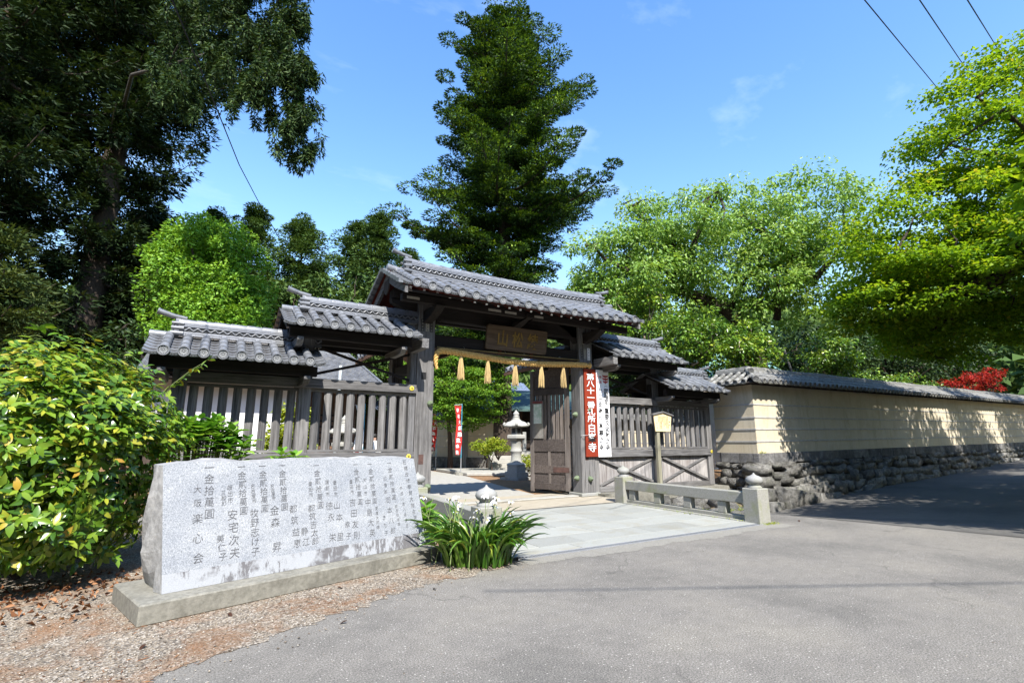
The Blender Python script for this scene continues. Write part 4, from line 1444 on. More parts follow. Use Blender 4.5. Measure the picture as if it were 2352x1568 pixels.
GRAN, GRANB = granite_face(), granite_border()
GRAN_R = mat('split granite', (.33, .33, .32), (.19, .19, .185), scale=14, rough=.9, bmp=.8, bscale=22)
LEAN = .08
fp = lambda u, z, back=0: mo + m1 * u + m2 * (.235 + LEAN * (z - .17) + back) + Vector((0, 0, z))
mb = MB()
uL = lambda z: .21 - .085 * (z - .17)
uR = lambda z: 3.15 - .16 * (z - .17)
zz = [.172, .33, .5, .75, 1.0, 1.30]
nU = 16
random.seed(3)
front = []
for i, z in enumerate(zz):
    for k in range(nU + 1):
        t = k / nU
        top = (.012 * math.sin(t * 17) + random.gauss(0, .006) - .02 * max(0, .12 - t) / .12 - .012 * t) if i == len(zz) - 1 else 0
        front.append(fp(uL(z) * (1 - t) + uR(z) * t, z + top))
q = lambda i, k: i * (nU + 1) + k
for i in range(len(zz) - 1):
    mb.add(front, [], 0)
    break
k0 = 0
mb.f += [[q(i, k), q(i, k + 1), q(i + 1, k + 1), q(i + 1, k)] for i in range(len(zz) - 1) for k in range(nU)]
mb.m += [(1 if i == 0 else 0) for i in range(len(zz) - 1) for k in range(nU)]
mb.sm += [False] * ((len(zz) - 1) * nU)
# rough back, top and ends
thick = lambda z: .62 - .33 * ((z - .17) / 1.13)
back, ends_l, ends_r = [], [], []
for i, z in enumerate(zz):
    for k in range(nU + 1):
        t = k / nU
        p = Vector(front[q(i, k)])
        back.append(p + m2 * (thick(z) + random.gauss(0, .03)) + Vector((0, 0, random.gauss(0, .008) if 0 < i < 5 else 0)))
kb = len(mb.v)
mb.add(back, [[q(i, k + 1), q(i, k), q(i + 1, k), q(i + 1, k + 1)] for i in range(len(zz) - 1) for k in range(nU)], 2)
top_i = len(zz) - 1
tm = [(Vector(front[q(top_i, k)]) + Vector(back[q(top_i, k)])) / 2 + Vector((0, 0, .02 + random.gauss(0, .012))) for k in range(nU + 1)]
mb.add([front[q(top_i, k)] for k in range(nU + 1)] + tm + [back[q(top_i, k)] for k in range(nU + 1)], [[j * (nU + 1) + k, j * (nU + 1) + k + 1, (j + 1) * (nU + 1) + k + 1, (j + 1) * (nU + 1) + k] for j in range(2) for k in range(nU)], 2)
for k, sg in ((0, -1), (nU, 1)):
    cols_ = []
    for j in range(5):
        t = j / 4
        for i, z in enumerate(zz):
            p = Vector(front[q(i, k)]).lerp(Vector(back[q(i, k)]), t)
            if 0 < j < 4:
                bul = [.01, .06, .08, .07, .04, .01][i] if sg < 0 else .03
                p += m1 * (sg * (bul * math.sin(t * math.pi * .9) + random.gauss(0, .018))) + Vector((0, 0, random.gauss(0, .012) if 0 < i < 5 else 0))
            cols_.append(p)
    nz_ = len(zz)
    fs = [[j * nz_ + i, (j + 1) * nz_ + i, (j + 1) * nz_ + i + 1, j * nz_ + i + 1] for j in range(4) for i in range(nz_ - 1)]
    mb.add(cols_, fs if sg > 0 else [f_[::-1] for f_ in fs], 2)
mb.build('inscribed_stone', [GRAN, GRANB, GRAN_R], mon)
e2m = (m2 * LEAN + Vector((0, 0, 1))).normalized()
nm_ = m1.cross(e2m).normalized()
COLS = [('石橋改修奉賛大施主芳名', 2.816, 1.227, 2.998, .439, .074), ('平成八年八月吉日', 2.76, .902, 2.85, .438, .055), ('一金貳拾萬圓', 2.578, 1.221, 2.653, .8, .078), ('一部西岡本鎮', 2.675, .744, 2.726, .47, .05), ('印旛郡', 2.516, 1.035, 2.53, .872, .058), ('岡本八郎', 2.564, .771, 2.637, .401, .095), ('きた子', 2.506, .573, 2.537, .388, .066),
        ('一金貳拾萬圓', 2.295, 1.219, 2.37, .778, .086), ('愛護大師講', 2.398, .689, 2.421, .47, .05), ('犬山市', 2.227, 1.033, 2.242, .875, .062), ('中島大英', 2.276, .769, 2.343, .412, .105), ('一金貳拾萬圓', 2.096, 1.219, 2.17, .786, .086), ('豊田市', 2.042, 1.026, 2.061, .905, .06), ('吉田友則', 2.069, .786, 2.132, .414, .108), ('幸子', 2.008, .544, 2.026, .419, .09),
        ('豊田市', 1.834, 1.029, 1.849, .896, .062), ('山本', 1.869, .771, 1.903, .637, .108), ('里', 1.921, .425, 1.921, .425, .108), ('蒲郡市', 1.736, 1.035, 1.751, .903, .062), ('徳永', 1.774, .771, 1.8, .648, .108), ('栄', 1.827, .429, 1.827, .429, .108), ('一金貳拾萬圓', 1.599, 1.226, 1.669, .793, .092), ('豊田市', 1.537, 1.03, 1.551, .91, .062), ('都筑吉太郎', 1.562, .766, 1.623, .418, .1), ('静江', 1.494, .534, 1.518, .424, .1), ('都筑益恵', 1.357, .778, 1.419, .423, .105),
        ('一金貳拾萬圓', 1.21, 1.239, 1.262, .81, .096), ('名古屋市', 1.121, 1.033, 1.141, .906, .052), ('金森　昇', 1.159, .782, 1.203, .417, .12), ('一金貳拾萬圓', 1.004, 1.24, 1.057, .814, .096), ('名古屋市', .922, 1.045, .943, .897, .056), ('牧野志け子', .954, .775, .991, .405, .105), ('一金貳拾萬圓', .798, 1.24, .85, .811, .098), ('坂出市', .703, 1.045, .718, .923, .066), ('三越町', .646, .999, .66, .899, .055), ('安宅次夫', .747, .779, .794, .421, .122), ('美仁子', .653, .57, .689, .404, .09),
        ('一金拾萬圓', .501, 1.242, .539, .811, .112), ('大阪', .417, 1.045, .428, .919, .085), ('楽心会', .44, .777, .476, .424, .115)]
CARVE_SHADE = mat('carved stroke shade', (.10, .10, .105), (.06, .06, .065), rough=.9, bmp=0)  # flat letters; the shade inside the cuts is put into their colour
for tx, u0, z0, u1, z1, s_ in COLS:
    tag(letters(column(tx, fp(u0, z0), fp(u1, z1), (s_ * .84, s_ * .88)), 'carving_shade_column', CARVE_SHADE, mon, m1, e2m, nm_, lift=.0025, bold=-.010), kind='stuff')

# ------------------------------------------------------------------ things hung on the gate
ro = thing('straw_rope', (6.9, G - .09, 3.62), 'twisted golden straw rope with five tassels hung across the doorway', 'rope')
path = []
for k in range(7): path.append(Vector((4.64 - .035 * math.sin(k / 6 * math.pi), G - .09, 3.20 + .40 * k / 6)))
for k in range(1, 9):
    t = k / 8 * math.pi / 2
    path.append(Vector((4.64 + .12 * math.sin(t), G - .09, 3.60 + .06 * (math.sin(t)))))
for k in range(1, 121):
    t = k / 120
    path.append(Vector((4.76 + (9.30 - 4.76) * t, G - .09, 3.66 - .10 * math.sin(t * math.pi) - .01 * t + .014 * math.sin(t * 9))))
cum = [0]
for a, b_ in zip(path[:-1], path[1:]): cum.append(cum[-1] + (b_ - a).length)
LT = cum[-1]


def path_at(s_):
    i = min(len(cum) - 2, max(0, int(np.searchsorted(cum, s_) - 1)))
    t = (s_ - cum[i]) / (cum[i + 1] - cum[i])
    return path[i].lerp(path[i + 1], t), (path[i + 1] - path[i]).normalized()


for st in range(3):
    pts, rad = [], []
    n_ = 300
    for k in range(n_ + 1):
        s_ = LT * k / n_
        p, d = path_at(s_)
        up = Vector((0, -1, 0))
        sd = d.cross(up).normalized()
        k2 = min(1, .45 + s_ / .9)
        ph = s_ / .27 * 2 * math.pi + st * 2 * math.pi / 3
        pts.append(p + (up * math.cos(ph) + sd * math.sin(ph)) * (.040 * k2))
        rad.append(.043 * k2 * (1 if k < n_ - 2 else .7))
    MB().tube(pts, rad, 7).build('strand', STRAW, ro)
MB().lathe([(.035, 0), (.05, .02), (.045, .06), (.075, .10), (.095, .13), (.06, .135)], 12).build('end_knot', STRAW, ro, origin=(0, 0, 0))
kn = [o_ for o_ in ro.children if o_.name.startswith('end_knot')][0]
kn.rotation_euler = (0, R(88), 0)
kn.location = Vector((9.27, G - .09, 3.645)) - org(ro)
tx_ = [5.27, 6.03, 6.85, 7.68, 8.43]
for i, x in enumerate(tx_):
    zt = 3.61 - .09 * math.sin((x - 4.76) / 4.54 * math.pi)
    t = MB()
    t.lathe([(.03, .09), (.045, .06), (.03, .02), (.038, 0)], 9, (x, G - .10, zt - .03))
    tas = t.build('tassel', STRAW, ro)
    mb = MB()
    random.seed(100 + i)
    for k in range(70):
        a = random.uniform(0, 6.283)
        rr = random.random() ** .5
        r0, r1 = .03 * rr, .085 * rr
        L_ = random.uniform(.53, .60)
        c_, s_ = math.cos(a), math.sin(a)
        P_ = [(x + r0 * c_, G - .10 + r0 * s_, zt - .02), (x + (r0 * .3 + r1 * .75) * c_, G - .10 + (r0 * .3 + r1 * .75) * s_, zt - .02 - L_ * .55), (x + r1 * c_ + random.gauss(0, .006), G - .10 + r1 * s_, zt - .02 - L_)]
        mb.tube(P_, [.006, .0075, .005], 4, cap=False)
    mb.build('strands', STRAW_V, tas)
pole = MB().tube([(4.66, G - .03, 3.745), (9.08, G - .03, 3.79)], [.018, .018], 8).build('hanging_pole', mat('bamboo', (.22, .16, .06), (.16, .11, .04), rough=.5), None, origin=(6.9, G - .03, 3.76))
tag(pole, 'thin yellow bamboo pole just above the straw rope', 'pole')
for x in (5.4, 6.6, 7.2, 8.4):
    MB().tube([(x, G - .03, 3.77), (x, G + .01, 3.83), (x, G + .055, 3.83)], [.006] * 3, 5).build('hook', STEEL, pole)

pq = thing('name_plaque', (6.92, G - .02, 3.83), 'dark timber plaque with three gilt characters above the rope', 'plaque')
px0, px1, pz0, pz1 = 5.98, 7.88, 3.84, 4.48
tl = .16
pe2 = Vector((0, -math.sin(tl), math.cos(tl)))
pn = Vector((0, -math.cos(tl), -math.sin(tl)))
base = Vector((0, G + .015, pz0))
PH = (pz1 - pz0) / math.cos(tl)
rc = .07
prof = []
for cx, cy, a0 in ((px1 - rc, PH - rc, 0), (px0 + rc, PH - rc, 90), (px0 + rc, rc, 180), (px1 - rc, rc, 270)):
    for k in range(5):
        a = R(a0 + 90 * k / 4)
        prof.append((cx + rc * math.cos(a), cy + rc * math.sin(a)))
MB().extrude([base + Vector((u, 0, 0)) + pe2 * v for u, v in prof][::-1], pn * .07).build('board', wood('plaque timber', (.14, .10, .07), (.05, .035, .025), 0), pq, bevel=.006)
letters([(ch, base + Vector((u, 0, 0)) + pe2 * (PH * .47) + pn * .07, (.36, .44)) for ch, u in (('山', 6.46), ('松', 6.92), ('綾', 7.40))], 'gilt_characters', GOLD, pq, (1, 0, 0), pe2, pn, bold=.022, lift=.012)
for u in (6.45, 7.45): MB().box(u - .04, u + .04, G + .0, G + .058, 3.74, 3.838).build('peg', RED_Y, pq)

sg = thing('red_sign', (9.42, G - .08, 1.07), 'tall narrow red signboard with white brush lettering on the right post', 'sign')
MB().box(9.20, 9.64, G - .075, G - .03, 1.07, 3.55).build('board', RED_SIGN, sg, bevel=.004)
yy = G - .0755
its = column('苐八十一番札所', (9.42, yy, 3.32), (9.42, yy, 2.12), (.30, .20)) + column('白峯寺', (9.42, yy, 1.86), (9.42, yy, 1.32), (.31, .27))
its = [(c_, p, s_) for c_, p, s_ in its]
letters(its, 'lettering_outline', INK, sg, (1, 0, 0), (0, 0, 1), (0, -1, 0), bold=.030, lift=.002)
letters(its, 'lettering', WHITE, sg, (1, 0, 0), (0, 0, 1), (0, -1, 0), bold=.008, lift=.004)
MB().tube([(9.07, G - .005, 1.66), (9.12, G - .10, 1.66), (9.3, G - .10, 1.665)], [.007] * 3, 6).build('bracket', STEEL, sg)
ws = thing('white_sign', (9.88, G - .08, 1.06), 'tall white signboard with two columns of black writing beside the red one', 'sign')
MB().box(9.645, 10.12, G - .078, G - .03, 1.06, 3.56).build('board', WHITE_SIGN, ws, bevel=.004)
yy = G - .0785
its = column('（国指定）', (10.0, yy, 3.12), (10.0, yy, 2.50), .15)
its = [(c_, p, s_) for c_, p, s_ in column('国指定', (10.0, yy, 2.93), (10.0, yy, 2.62), .17)]
its += column('重要文化財之寺', (10.0, yy, 2.36), (10.0, yy, 1.32), .175)
its += column('十二支守り本尊之寺', (9.76, yy, 2.96), (9.76, yy, 1.32), .17)
letters(its, 'black_lettering', BLACK, ws, (1, 0, 0), (0, 0, 1), (0, -1, 0), bold=.028, lift=.002)
mb = MB()
for s_, zc in ((1, 3.055), (-1, 2.525)):                  # the brackets, turned for vertical writing
    pts = [Vector((10.0 + .055 * math.sin(t), yy - .002, zc + s_ * .035 * math.cos(t))) for t in [(-.5 + k / 8) * math.pi * .9 for k in range(9)]]
    mb.tube(pts, [.005] * 9, 4)
mb.build('bracket_marks', INK, ws)
its = column('開運', (9.80, yy, 3.34), (9.80, yy, 3.19), .085) + column('厄除', (9.69, yy, 3.34), (9.69, yy, 3.19), .075) + column('えと', (9.875, yy, 2.92), (9.875, yy, 2.74), .06)
letters(its, 'red_lettering', RED_INK, ws, (1, 0, 0), (0, 0, 1), (0, -1, 0), bold=.012, lift=.002)
mb = MB()
for k, (zc, w) in enumerate(((3.37, .115), (3.29, .12), (3.205, .10))):  # the temple crest, three barred leaves on a stem
    N = 10
    up_ = [(9.985 + w * (2 * i / N - 1), yy - .004, zc + .022 + .022 * abs(2 * i / N - 1) ** 2) for i in range(N + 1)]
    lo_ = [(9.985 + w * (2 * i / N - 1) * .82, yy - .004, zc - .028 + .020 * abs(2 * i / N - 1) ** 2) for i in range(N + 1)]
    mb.add(lo_ + up_, [(i, i + 1, N + 1 + i + 1, N + 1 + i) for i in range(N)])
mb.box(9.972, 9.998, yy - .006, yy - .0045, 3.15, 3.40)
mb.build('crest', RED_INK, ws)

inf = thing('notice_sign', (11.86, 10.88, .08), 'small gabled pale pine noticeboard on a post before the right wing', 'sign')
MB().box(11.80, 11.92, 10.86, 10.96, .076, 1.90).build('post', wood('mossy post', (.30, .29, .22), (.14, .13, .09), 2), inf, bevel=.005)
MB().extrude([(11.66, 10.83, 2.29), (11.72, 10.83, 1.79), (12.36, 10.83, 1.79), (12.44, 10.83, 2.27), (12.05, 10.83, 2.355)][::-1], (0, .028, 0)).build('board', PINE, inf, bevel=.003)
MB().extrude([(11.60, 10.79, 2.275), (12.05, 10.79, 2.362), (12.50, 10.79, 2.262), (12.50, 10.79, 2.30), (12.05, 10.79, 2.405), (11.60, 10.79, 2.315)], (0, .12, 0)).build('roof', WOOD_H, inf)
its = column('七棟門', (12.34, 10.83, 2.19), (12.325, 10.83, 1.98), .05) + column('白峯寺', (11.775, 10.83, 2.04), (11.79, 10.83, 1.90), .04)
letters(its, 'title_writing', INK, inf, (1, 0, 0), (0, 0, 1), (0, -1, 0), bold=.01, lift=.002)
mb = MB()
random.seed(9)
for k in range(8):                                        # columns too small to read in the photo
    x = 12.265 - k * .058
    nl = random.randint(11, 16) if k not in (4, 7) else 7
    for j in range(nl):
        z = 2.245 - .026 * j
        w = random.uniform(.012, .018)
        mb.box(x - w, x + w, 10.827, 10.8285, z + .002, z + .008)
        mb.box(x - w * .8, x + w * .8, 10.827, 10.8285, z - .009, z - .0035)
        mb.box(x - .002, x + .002, 10.827, 10.8285, z - .008, z + .008)
mb.build('small_writing', INK, inf)

# ------------------------------------------------------------------ inside the precinct
STONE_L = mat('pale lantern granite', (.36, .355, .325), (.25, .245, .225), scale=40, rough=.88, bmp=.25, bscale=90, stain=(.24, .25, .18), stain_scale=2.5, stain_amt=.5)


def lantern(x, y, H, label):
    t = thing('stone_lantern', (x, y, 0), label, 'lantern', 'stone lanterns in the courtyard')
    k = H / 2.75
    S = lambda prof: [(r_ * k, z * k) for r_, z in prof]
    c = (x, y, 0)
    sq = lambda r_, z0, z1: S([(r_, z0), (r_, z1)])
    MB().lathe(sq(.66, 0, .09), 4, c, sm=False, ph=.5 + .2).build('foot', STONE_L, t, bevel=.01)
    MB().lathe(sq(.52, .091, .30), 6, c, sm=False).build('lower_base', STONE_L, t, bevel=.01)
    MB().lathe(S([(.42, .301), (.42, .56), (.45, .58), (.40, .63), (.33, .66)]), 6, c, sm=False).build('pedestal', STONE_L, t, bevel=.008)
    MB().lathe(S([(.24, .661), (.21, .75), (.20, .95), (.22, 1.06), (.245, 1.09), (.245, 1.13), (.22, 1.16), (.21, 1.3), (.235, 1.44), (.26, 1.50)]), 18, c).build('shaft', STONE_L, t)
    MB().lathe(S([(.26, 1.501), (.40, 1.60), (.42, 1.62), (.42, 1.73), (.36, 1.76)]), 6, c, sm=False).build('platform', STONE_L, t, bevel=.008)
    fb = MB().lathe(S([(.23, 1.761), (.22, 2.05)]), 6, c, sm=False).build('fire_box', STONE_L, t)
    a = math.atan2(-y, -x)
    for da in (-.5, .55):
        d = Vector((math.cos(a + da), math.sin(a + da), 0))
        s_ = Vector((-d.y, d.x, 0))
        p = Vector((x, y, 0)) + d * (.215 * k)
        MB().extrude([p + s_ * (.07 * k) + Vector((0, 0, 1.83 * k)), p - s_ * (.07 * k) + Vector((0, 0, 1.83 * k)), p - s_ * (.07 * k) + Vector((0, 0, 2.0 * k)), p + s_ * (.07 * k) + Vector((0, 0, 2.0 * k))], d * .012).build('light_opening', TILE_DK, fb)
    mb = MB()
    N = 24
    prof = [(.30, 2.051), (.46, 2.07), (.44, 2.12), (.34, 2.22), (.22, 2.31), (.17, 2.36)]
    vs_ = []
    for r_, z in prof:
        for i in range(N):
            th = 2 * math.pi * i / N
            lob = abs(math.cos(3 * th)) ** 3
            ex = 1 + (.22 * lob if r_ > .3 else 0)
            vs_.append((x + r_ * ex * k * math.cos(th), y + r_ * ex * k * math.sin(th), (z + (.035 * lob if r_ > .3 else 0)) * k))
    mb.add(vs_, [(i * N + j, i * N + (j + 1) % N, (i + 1) * N + (j + 1) % N, (i + 1) * N + j) for i in range(len(prof) - 1) for j in range(N)], 0, True)
    mb.add(vs_[:N][::-1], [tuple(range(N))])
    mb.add(vs_[-N:], [tuple(range(N))])
    for i in range(6):                                    # the curled corners
        th = math.pi / 3 * i
        d = Vector((math.cos(th), math.sin(th), 0))
        p = Vector((x, y, 2.11 * k)) + d * (.52 * k)
        mb.tube([p - d * (.08 * k), p + d * (.03 * k) + Vector((0, 0, .01)), p + d * (.07 * k) + Vector((0, 0, .055 * k)), p + d * (.03 * k) + Vector((0, 0, .10 * k)), p - d * (.015 * k) + Vector((0, 0, .085 * k))], [.05 * k, .05 * k, .045 * k, .04 * k, .025 * k], 8)
    mb.build('roof', STONE_L, t)
    MB().lathe(S([(.15, 2.361), (.15, 2.42), (.10, 2.43), (.14, 2.46), (.14, 2.49), (.08, 2.51), (.125, 2.56), (.12, 2.62), (.06, 2.68), (.02, 2.73), (.004, 2.76)]), 16, c).build('jewel', STONE_L, t)
    return t


lantern(10.85, 17.45, 2.75, 'tall pale stone lantern on a hexagonal base seen through the doorway')
lantern(3.75, 16.2, 2.3, 'stone lantern half hidden behind the slats left of the doorway')

RED_CLOTH = mat('red cloth', (.52, .035, .03), (.42, .025, .022), scale=4, rough=.8, bmp=.1)
CYAN = mat('cyan pole', (.12, .45, .62), rough=.4, bmp=0)


def banner(x, y, H, label, cloth, ink, text, w=.45, hb=2.2, face=-.35, ph=0.):
    t = thing('banner', (x, y, .1), label, 'banner')
    MB().lathe([(.26, .006), (.22, .10), (.10, .13)], 8, (x, y, 0), sm=False).build('base', CONCRETE, t)
    MB().tube([(x, y, .1), (x, y, .75)], [.022, .022], 8).build('pole_socket', STEEL, t)
    MB().tube([(x, y, .751), (x, y, H)], [.014, .012], 8).build('pole', CYAN, t)
    d = Vector((-math.cos(face), math.sin(face), 0))
    MB().tube([(x, y, H - .03), tuple(Vector((x, y, H - .08)) + d * (w + .04))], [.008, .008], 6).build('crossbar', WHITE_SIGN, t)
    nrm = Vector((d.y, -d.x, 0))
    nu, nv = 6, 16
    vs_ = []
    pos = lambda u, v: Vector((x, y, H - .10 - v * hb)) + d * (.03 + u * w * (1 - .35 * math.sin(v * 2.4 + ph) ** 2)) + nrm * (.07 * math.sin(v * 7 + u * 3 + ph))
    for j in range(nv + 1):
        for i in range(nu + 1): vs_.append(pos(i / nu, j / nv))
    cl = MB().add(vs_, [(j * (nu + 1) + i, j * (nu + 1) + i + 1, (j + 1) * (nu + 1) + i + 1, (j + 1) * (nu + 1) + i) for j in range(nv) for i in range(nu)], 0, True).build('cloth', cloth, t)
    mb = MB()
    for i, ch in enumerate(text):
        v = .10 + .86 * i / max(1, len(text) - 1)
        c_ = pos(.5, v)
        e1_ = (pos(0, v) - pos(1, v)).normalized()
        V, F = glyph(ch, .02)
        s_ = .86 * hb / len(text) * .9
        nn = e1_.cross(Vector((0, 0, 1)))
        if nn.dot(Vector((x, y, 0))) > 0: nn = -nn
        wv = (pos(0, v) - pos(1, v)).length
        for sg_ in (1,):
            mb.add([c_ + nn * .02 + e1_ * (a_ * min(s_, wv * .8)) + Vector((0, 0, b_ * s_)) for a_, b_ in V], F)
    mb.build('cloth_lettering', ink, cl)
    return t


banner(10.14, 21.06, 3.2, 'red banner with white characters on a blue pole seen through the doorway', RED_CLOTH, WHITE, '南無大師遍照金剛')
banner(10.75, 25.4, 3.3, 'red banner further back, cut by the left gate post', RED_CLOTH, WHITE, '南無大師遍照金剛', ph=1.)
banner(5.55, 20.6, 3.0, 'white banner with red writing behind the slats', WHITE_SIGN, RED_INK, '十二支守り本尊', ph=.5)

sp_ = MB().box(12.42, 12.72, 25.5, 25.8, 0, 2.5).build('stone_pillar', BRICK_ST, None, origin=(12.57, 25.65, 0), bevel=.03)
tag(sp_, 'square stone pillar standing behind the red banner', 'pillar')


def obox(mb, c, e, hu, hv, z0, z1, mi=0):
    e = Vector(e).normalized()
    n_ = Vector((-e.y, e.x, 0))
    c = Vector((c[0], c[1], 0))
    q = [c - e * hu - n_ * hv, c + e * hu - n_ * hv, c + e * hu + n_ * hv, c - e * hu + n_ * hv]
    mb.extrude([(p.x, p.y, z0) for p in q], (0, 0, z1 - z0), mi)
    return mb


# inner plaster wall that ends behind the lantern
iw = thing('inner_wall', (12.7, 26.2, 0), 'shaded inner plaster wall with a tiled coping behind the maple', 'wall')
ed = Vector((-1.75, 4.6, 0)).normalized()
ic = (12.72, 26.0)
for z0, z1 in ((.62, 1.2), (1.201, 1.8), (1.801, 2.6)):
    obox(MB(), ic, ed, 2.5, .2, z0, z1 - .03).build('plaster_band', YELLOW_PL, iw)
    obox(MB(), ic, ed, 2.5, .215, z1 - .0295, z1).build('line_moulding', LINE, iw)
obox(MB(), ic, ed, 2.55, .3, 0, .619).build('stone_base', ROCK, iw)
n_ = Vector((-ed.y, ed.x, 0))
rb = MB()
c3 = Vector((ic[0], ic[1], 0))
for s_ in (-1, 1):
    rb.add([c3 - ed * 2.6 + n_ * (s_ * .6) + Vector((0, 0, 2.62)), c3 + ed * 2.6 + n_ * (s_ * .6) + Vector((0, 0, 2.62)), c3 + ed * 2.6 + Vector((0, 0, 2.98)), c3 - ed * 2.6 + Vector((0, 0, 2.98))], [(0, 1, 2, 3)])
iro = rb.build('coping', DARK_H, iw)
for s_, yw in ((1, math.atan2(ed.y, ed.x) + math.pi), (-1, math.atan2(ed.y, ed.x))):
    p = c3 + n_ * (s_ * .6)
    tile_roof(iro, (p.x, p.y, 2.66), yw, [-2.5 + .3 * k for k in range(18)], math.atan2(.36, .6), .7, 3, .065, .08, m=TILE_OLD, ends=False)
ridge(iro, tuple((c3 - ed * 2.6)[:2]), tuple((c3 + ed * 2.6)[:2]), 3.0, m=TILE_OLD, wave=False, width=.25, seg=.45)
obox(MB(), tuple((c3 - ed * 2.72)[:2]), ed, .15, .15, 0, 2.55).build('end_post', wood('brown post', (.20, .12, .08), (.07, .04, .03), 2), iw)

# stone stair up to the inner hall
st = thing('stone_stair', (13.6, 21.9, 0), 'flight of pale stone steps with a sloping side wall behind the lantern', 'stair')
se = Vector((.93, -.37, 0)).normalized()
sn = Vector((.37, .93, 0)).normalized()
sc0 = Vector((12.35, 22.1, 0))
for k in range(5):
    c_ = sc0 + se * 1.9 + sn * (.36 * k + .9)
    obox(MB(), c_[:2], se, 1.75, .9, .0 if k == 0 else .19 * k + .0005, .19 * (k + 1)).build('step', PATH, st, bevel=.01)
pts = [sc0 + sn * -.1 + Vector((0, 0, .006)), sc0 + sn * 2.4 + Vector((0, 0, .006)), sc0 + sn * 2.4 + Vector((0, 0, 1.25)), sc0 + sn * 1.9 + Vector((0, 0, 1.25))]
MB().extrude([p for p in pts], se * .14).build('side_wall', PATH, st, bevel=.01)
for k in range(3):
    c_ = sc0 + se * (1.0 + k * 1.1) + sn * 2.5
    obox(MB(), c_[:2], se, .1, .1, .95, 2.0).build('stone_newel', BRICK_ST, st, bevel=.02)

hall = thing('inner_hall', (18, 27, 0), 'dark timber hall with a green copper eave up the stone steps', 'building')
obox(MB(), (19.0, 26.5), se, 5.0, 2.2, .006, .95).build('stone_base', BRICK_ST, hall)
obox(MB(), (19.0, 26.5), se, 4.6, 1.9, .951, 3.6).build('wall', DARK_V, hall)
hc_ = Vector((19.0, 26.5, 0))
for k in range(9):
    c_ = hc_ + se * (-4.5 + k * 1.125) - sn * 1.96
    obox(MB(), c_[:2], se, .09, .06, .951, 3.6).build('post', wood('brown post', (.20, .12, .08), (.07, .04, .03), 2), hall)
    if k < 8:
        c_ = c_ + se * .56
        for j in range(4): obox(MB(), c_[:2], se, .46, .02, 1.1 + .55 * j, 1.14 + .55 * j).build('lattice_bar', wood('brown post', (.20, .12, .08), (.07, .04, .03), 2), hall)
rb = MB()
for s_ in (-1, 1):
    a, b_ = hc_ - se * 5.8, hc_ + se * 5.8
    rb.add([a + sn * (s_ * 3.4) + Vector((0, 0, 3.3)), b_ + sn * (s_ * 3.4) + Vector((0, 0, 3.3)), b_ + Vector((0, 0, 4.7)), a + Vector((0, 0, 4.7)), a + sn * (s_ * 3.4) + Vector((0, 0, 3.18)), b_ + sn * (s_ * 3.4) + Vector((0, 0, 3.18))], [(0, 1, 2, 3), (4, 5, 1, 0)])
rb.build('copper_roof', mat('dark verdigris roof', (.055, .10, .09), (.035, .065, .06), scale=4, rough=.6), hall)


def pantile_roof(parent, x0, x1, ye, ze, yr, zr, m, name='roof'):
    """wavy pantiles in rows on one slope facing -y or +y, each row a step proud of the next"""
    rows = max(3, int(abs(yr - ye) / .27))
    cols_ = max(4, int((x1 - x0) / .28))
    mb = MB()
    sub = 4
    for r_ in range(rows):
        t0, t1 = r_ / rows, (r_ + 1) / rows
        ya, yb = ye + (yr - ye) * t0, ye + (yr - ye) * t1
        za, zb = ze + (zr - ze) * t0 + .035, ze + (zr - ze) * t1
        ra, rb_, rc_ = [], [], []
        for c_ in range(cols_ * sub + 1):
            x = x0 + (x1 - x0) * c_ / (cols_ * sub)
            w = .045 * math.sin(2 * math.pi * c_ / sub + .6)
            ra.append((x, ya, za + w)); rb_.append((x, yb, zb + w)); rc_.append((x, ya, za + w - .05))
        n_ = len(ra)
        fl = (ye < yr)
        q = [(i, i + 1, n_ + i + 1, n_ + i) for i in range(n_ - 1)]
        mb.add(ra + rb_, q if fl else [f_[::-1] for f_ in q], 0)
        mb.add(rc_ + ra, q if fl else [f_[::-1] for f_ in q], 0)
    return mb.build(name, m, parent)


sto = thing('storehouse', (1.2, 22, 0), 'white plastered storehouse with grey pantile roof behind the left wing', 'building')
MB().box(-1.5, 3.2, 19.6, 25, 0, 3.75).build('white_wall', WHITE_PL, sto)
MB().box(-1.52, .2, 19.57, 19.6, 0, 1.75).build('black_boarding', DARK_V, sto)
MB().box(3.2, 5.2, 20.6, 25, 0, 3.75).build('timber_front', wood('brown post', (.20, .12, .08), (.07, .04, .03), 2), sto)
for k in range(5):
    MB().box(3.3 + k * .42, 3.4 + k * .42, 20.5, 20.6, 0, 3.4).build('post', WOOD_V, sto)
for j in range(9): MB().box(3.3, 5.1, 20.56, 20.598, .7 + .22 * j, .76 + .22 * j).build('lattice_bar', DARK_H, sto)
ra_ = pantile_roof(sto, -1.9, 5.5, 18.7, 3.66, 24.2, 5.55, mat('weathered pantile', (.15, .155, .165), (.07, .073, .08), scale=3, rough=.5, stain=(.19, .18, .15), stain_scale=2), 'roof')
pantile_roof(sto, -1.9, 5.5, 29.5, 3.66, 24.2, 5.55, MATS['weathered pantile'], 'roof')
MB().box(-2.0, 5.6, 24.05, 24.35, 5.5, 5.85).build('ridge', TILE, sto)
MB().beam((5.56, 18.6, 3.62), (5.56, 24.2, 5.56), .10, .16).build('verge', TILE, sto)
MB().box(-1.8, 5.4, 18.72, 18.8, 3.45, 3.62).build('eave_fascia', DARK_H, sto)
MB().box(-1.7, 5.3, 18.8, 20.5, 3.47, 3.52).build('soffit', DARK_H, sto)
dp = MB().tube([(4.05, 18.62, 0.0), (4.05, 18.62, 4.2)], [.06, .06], 10).build('drain_pipe', mat('pale pipe', (.55, .60, .60), rough=.5), sto)

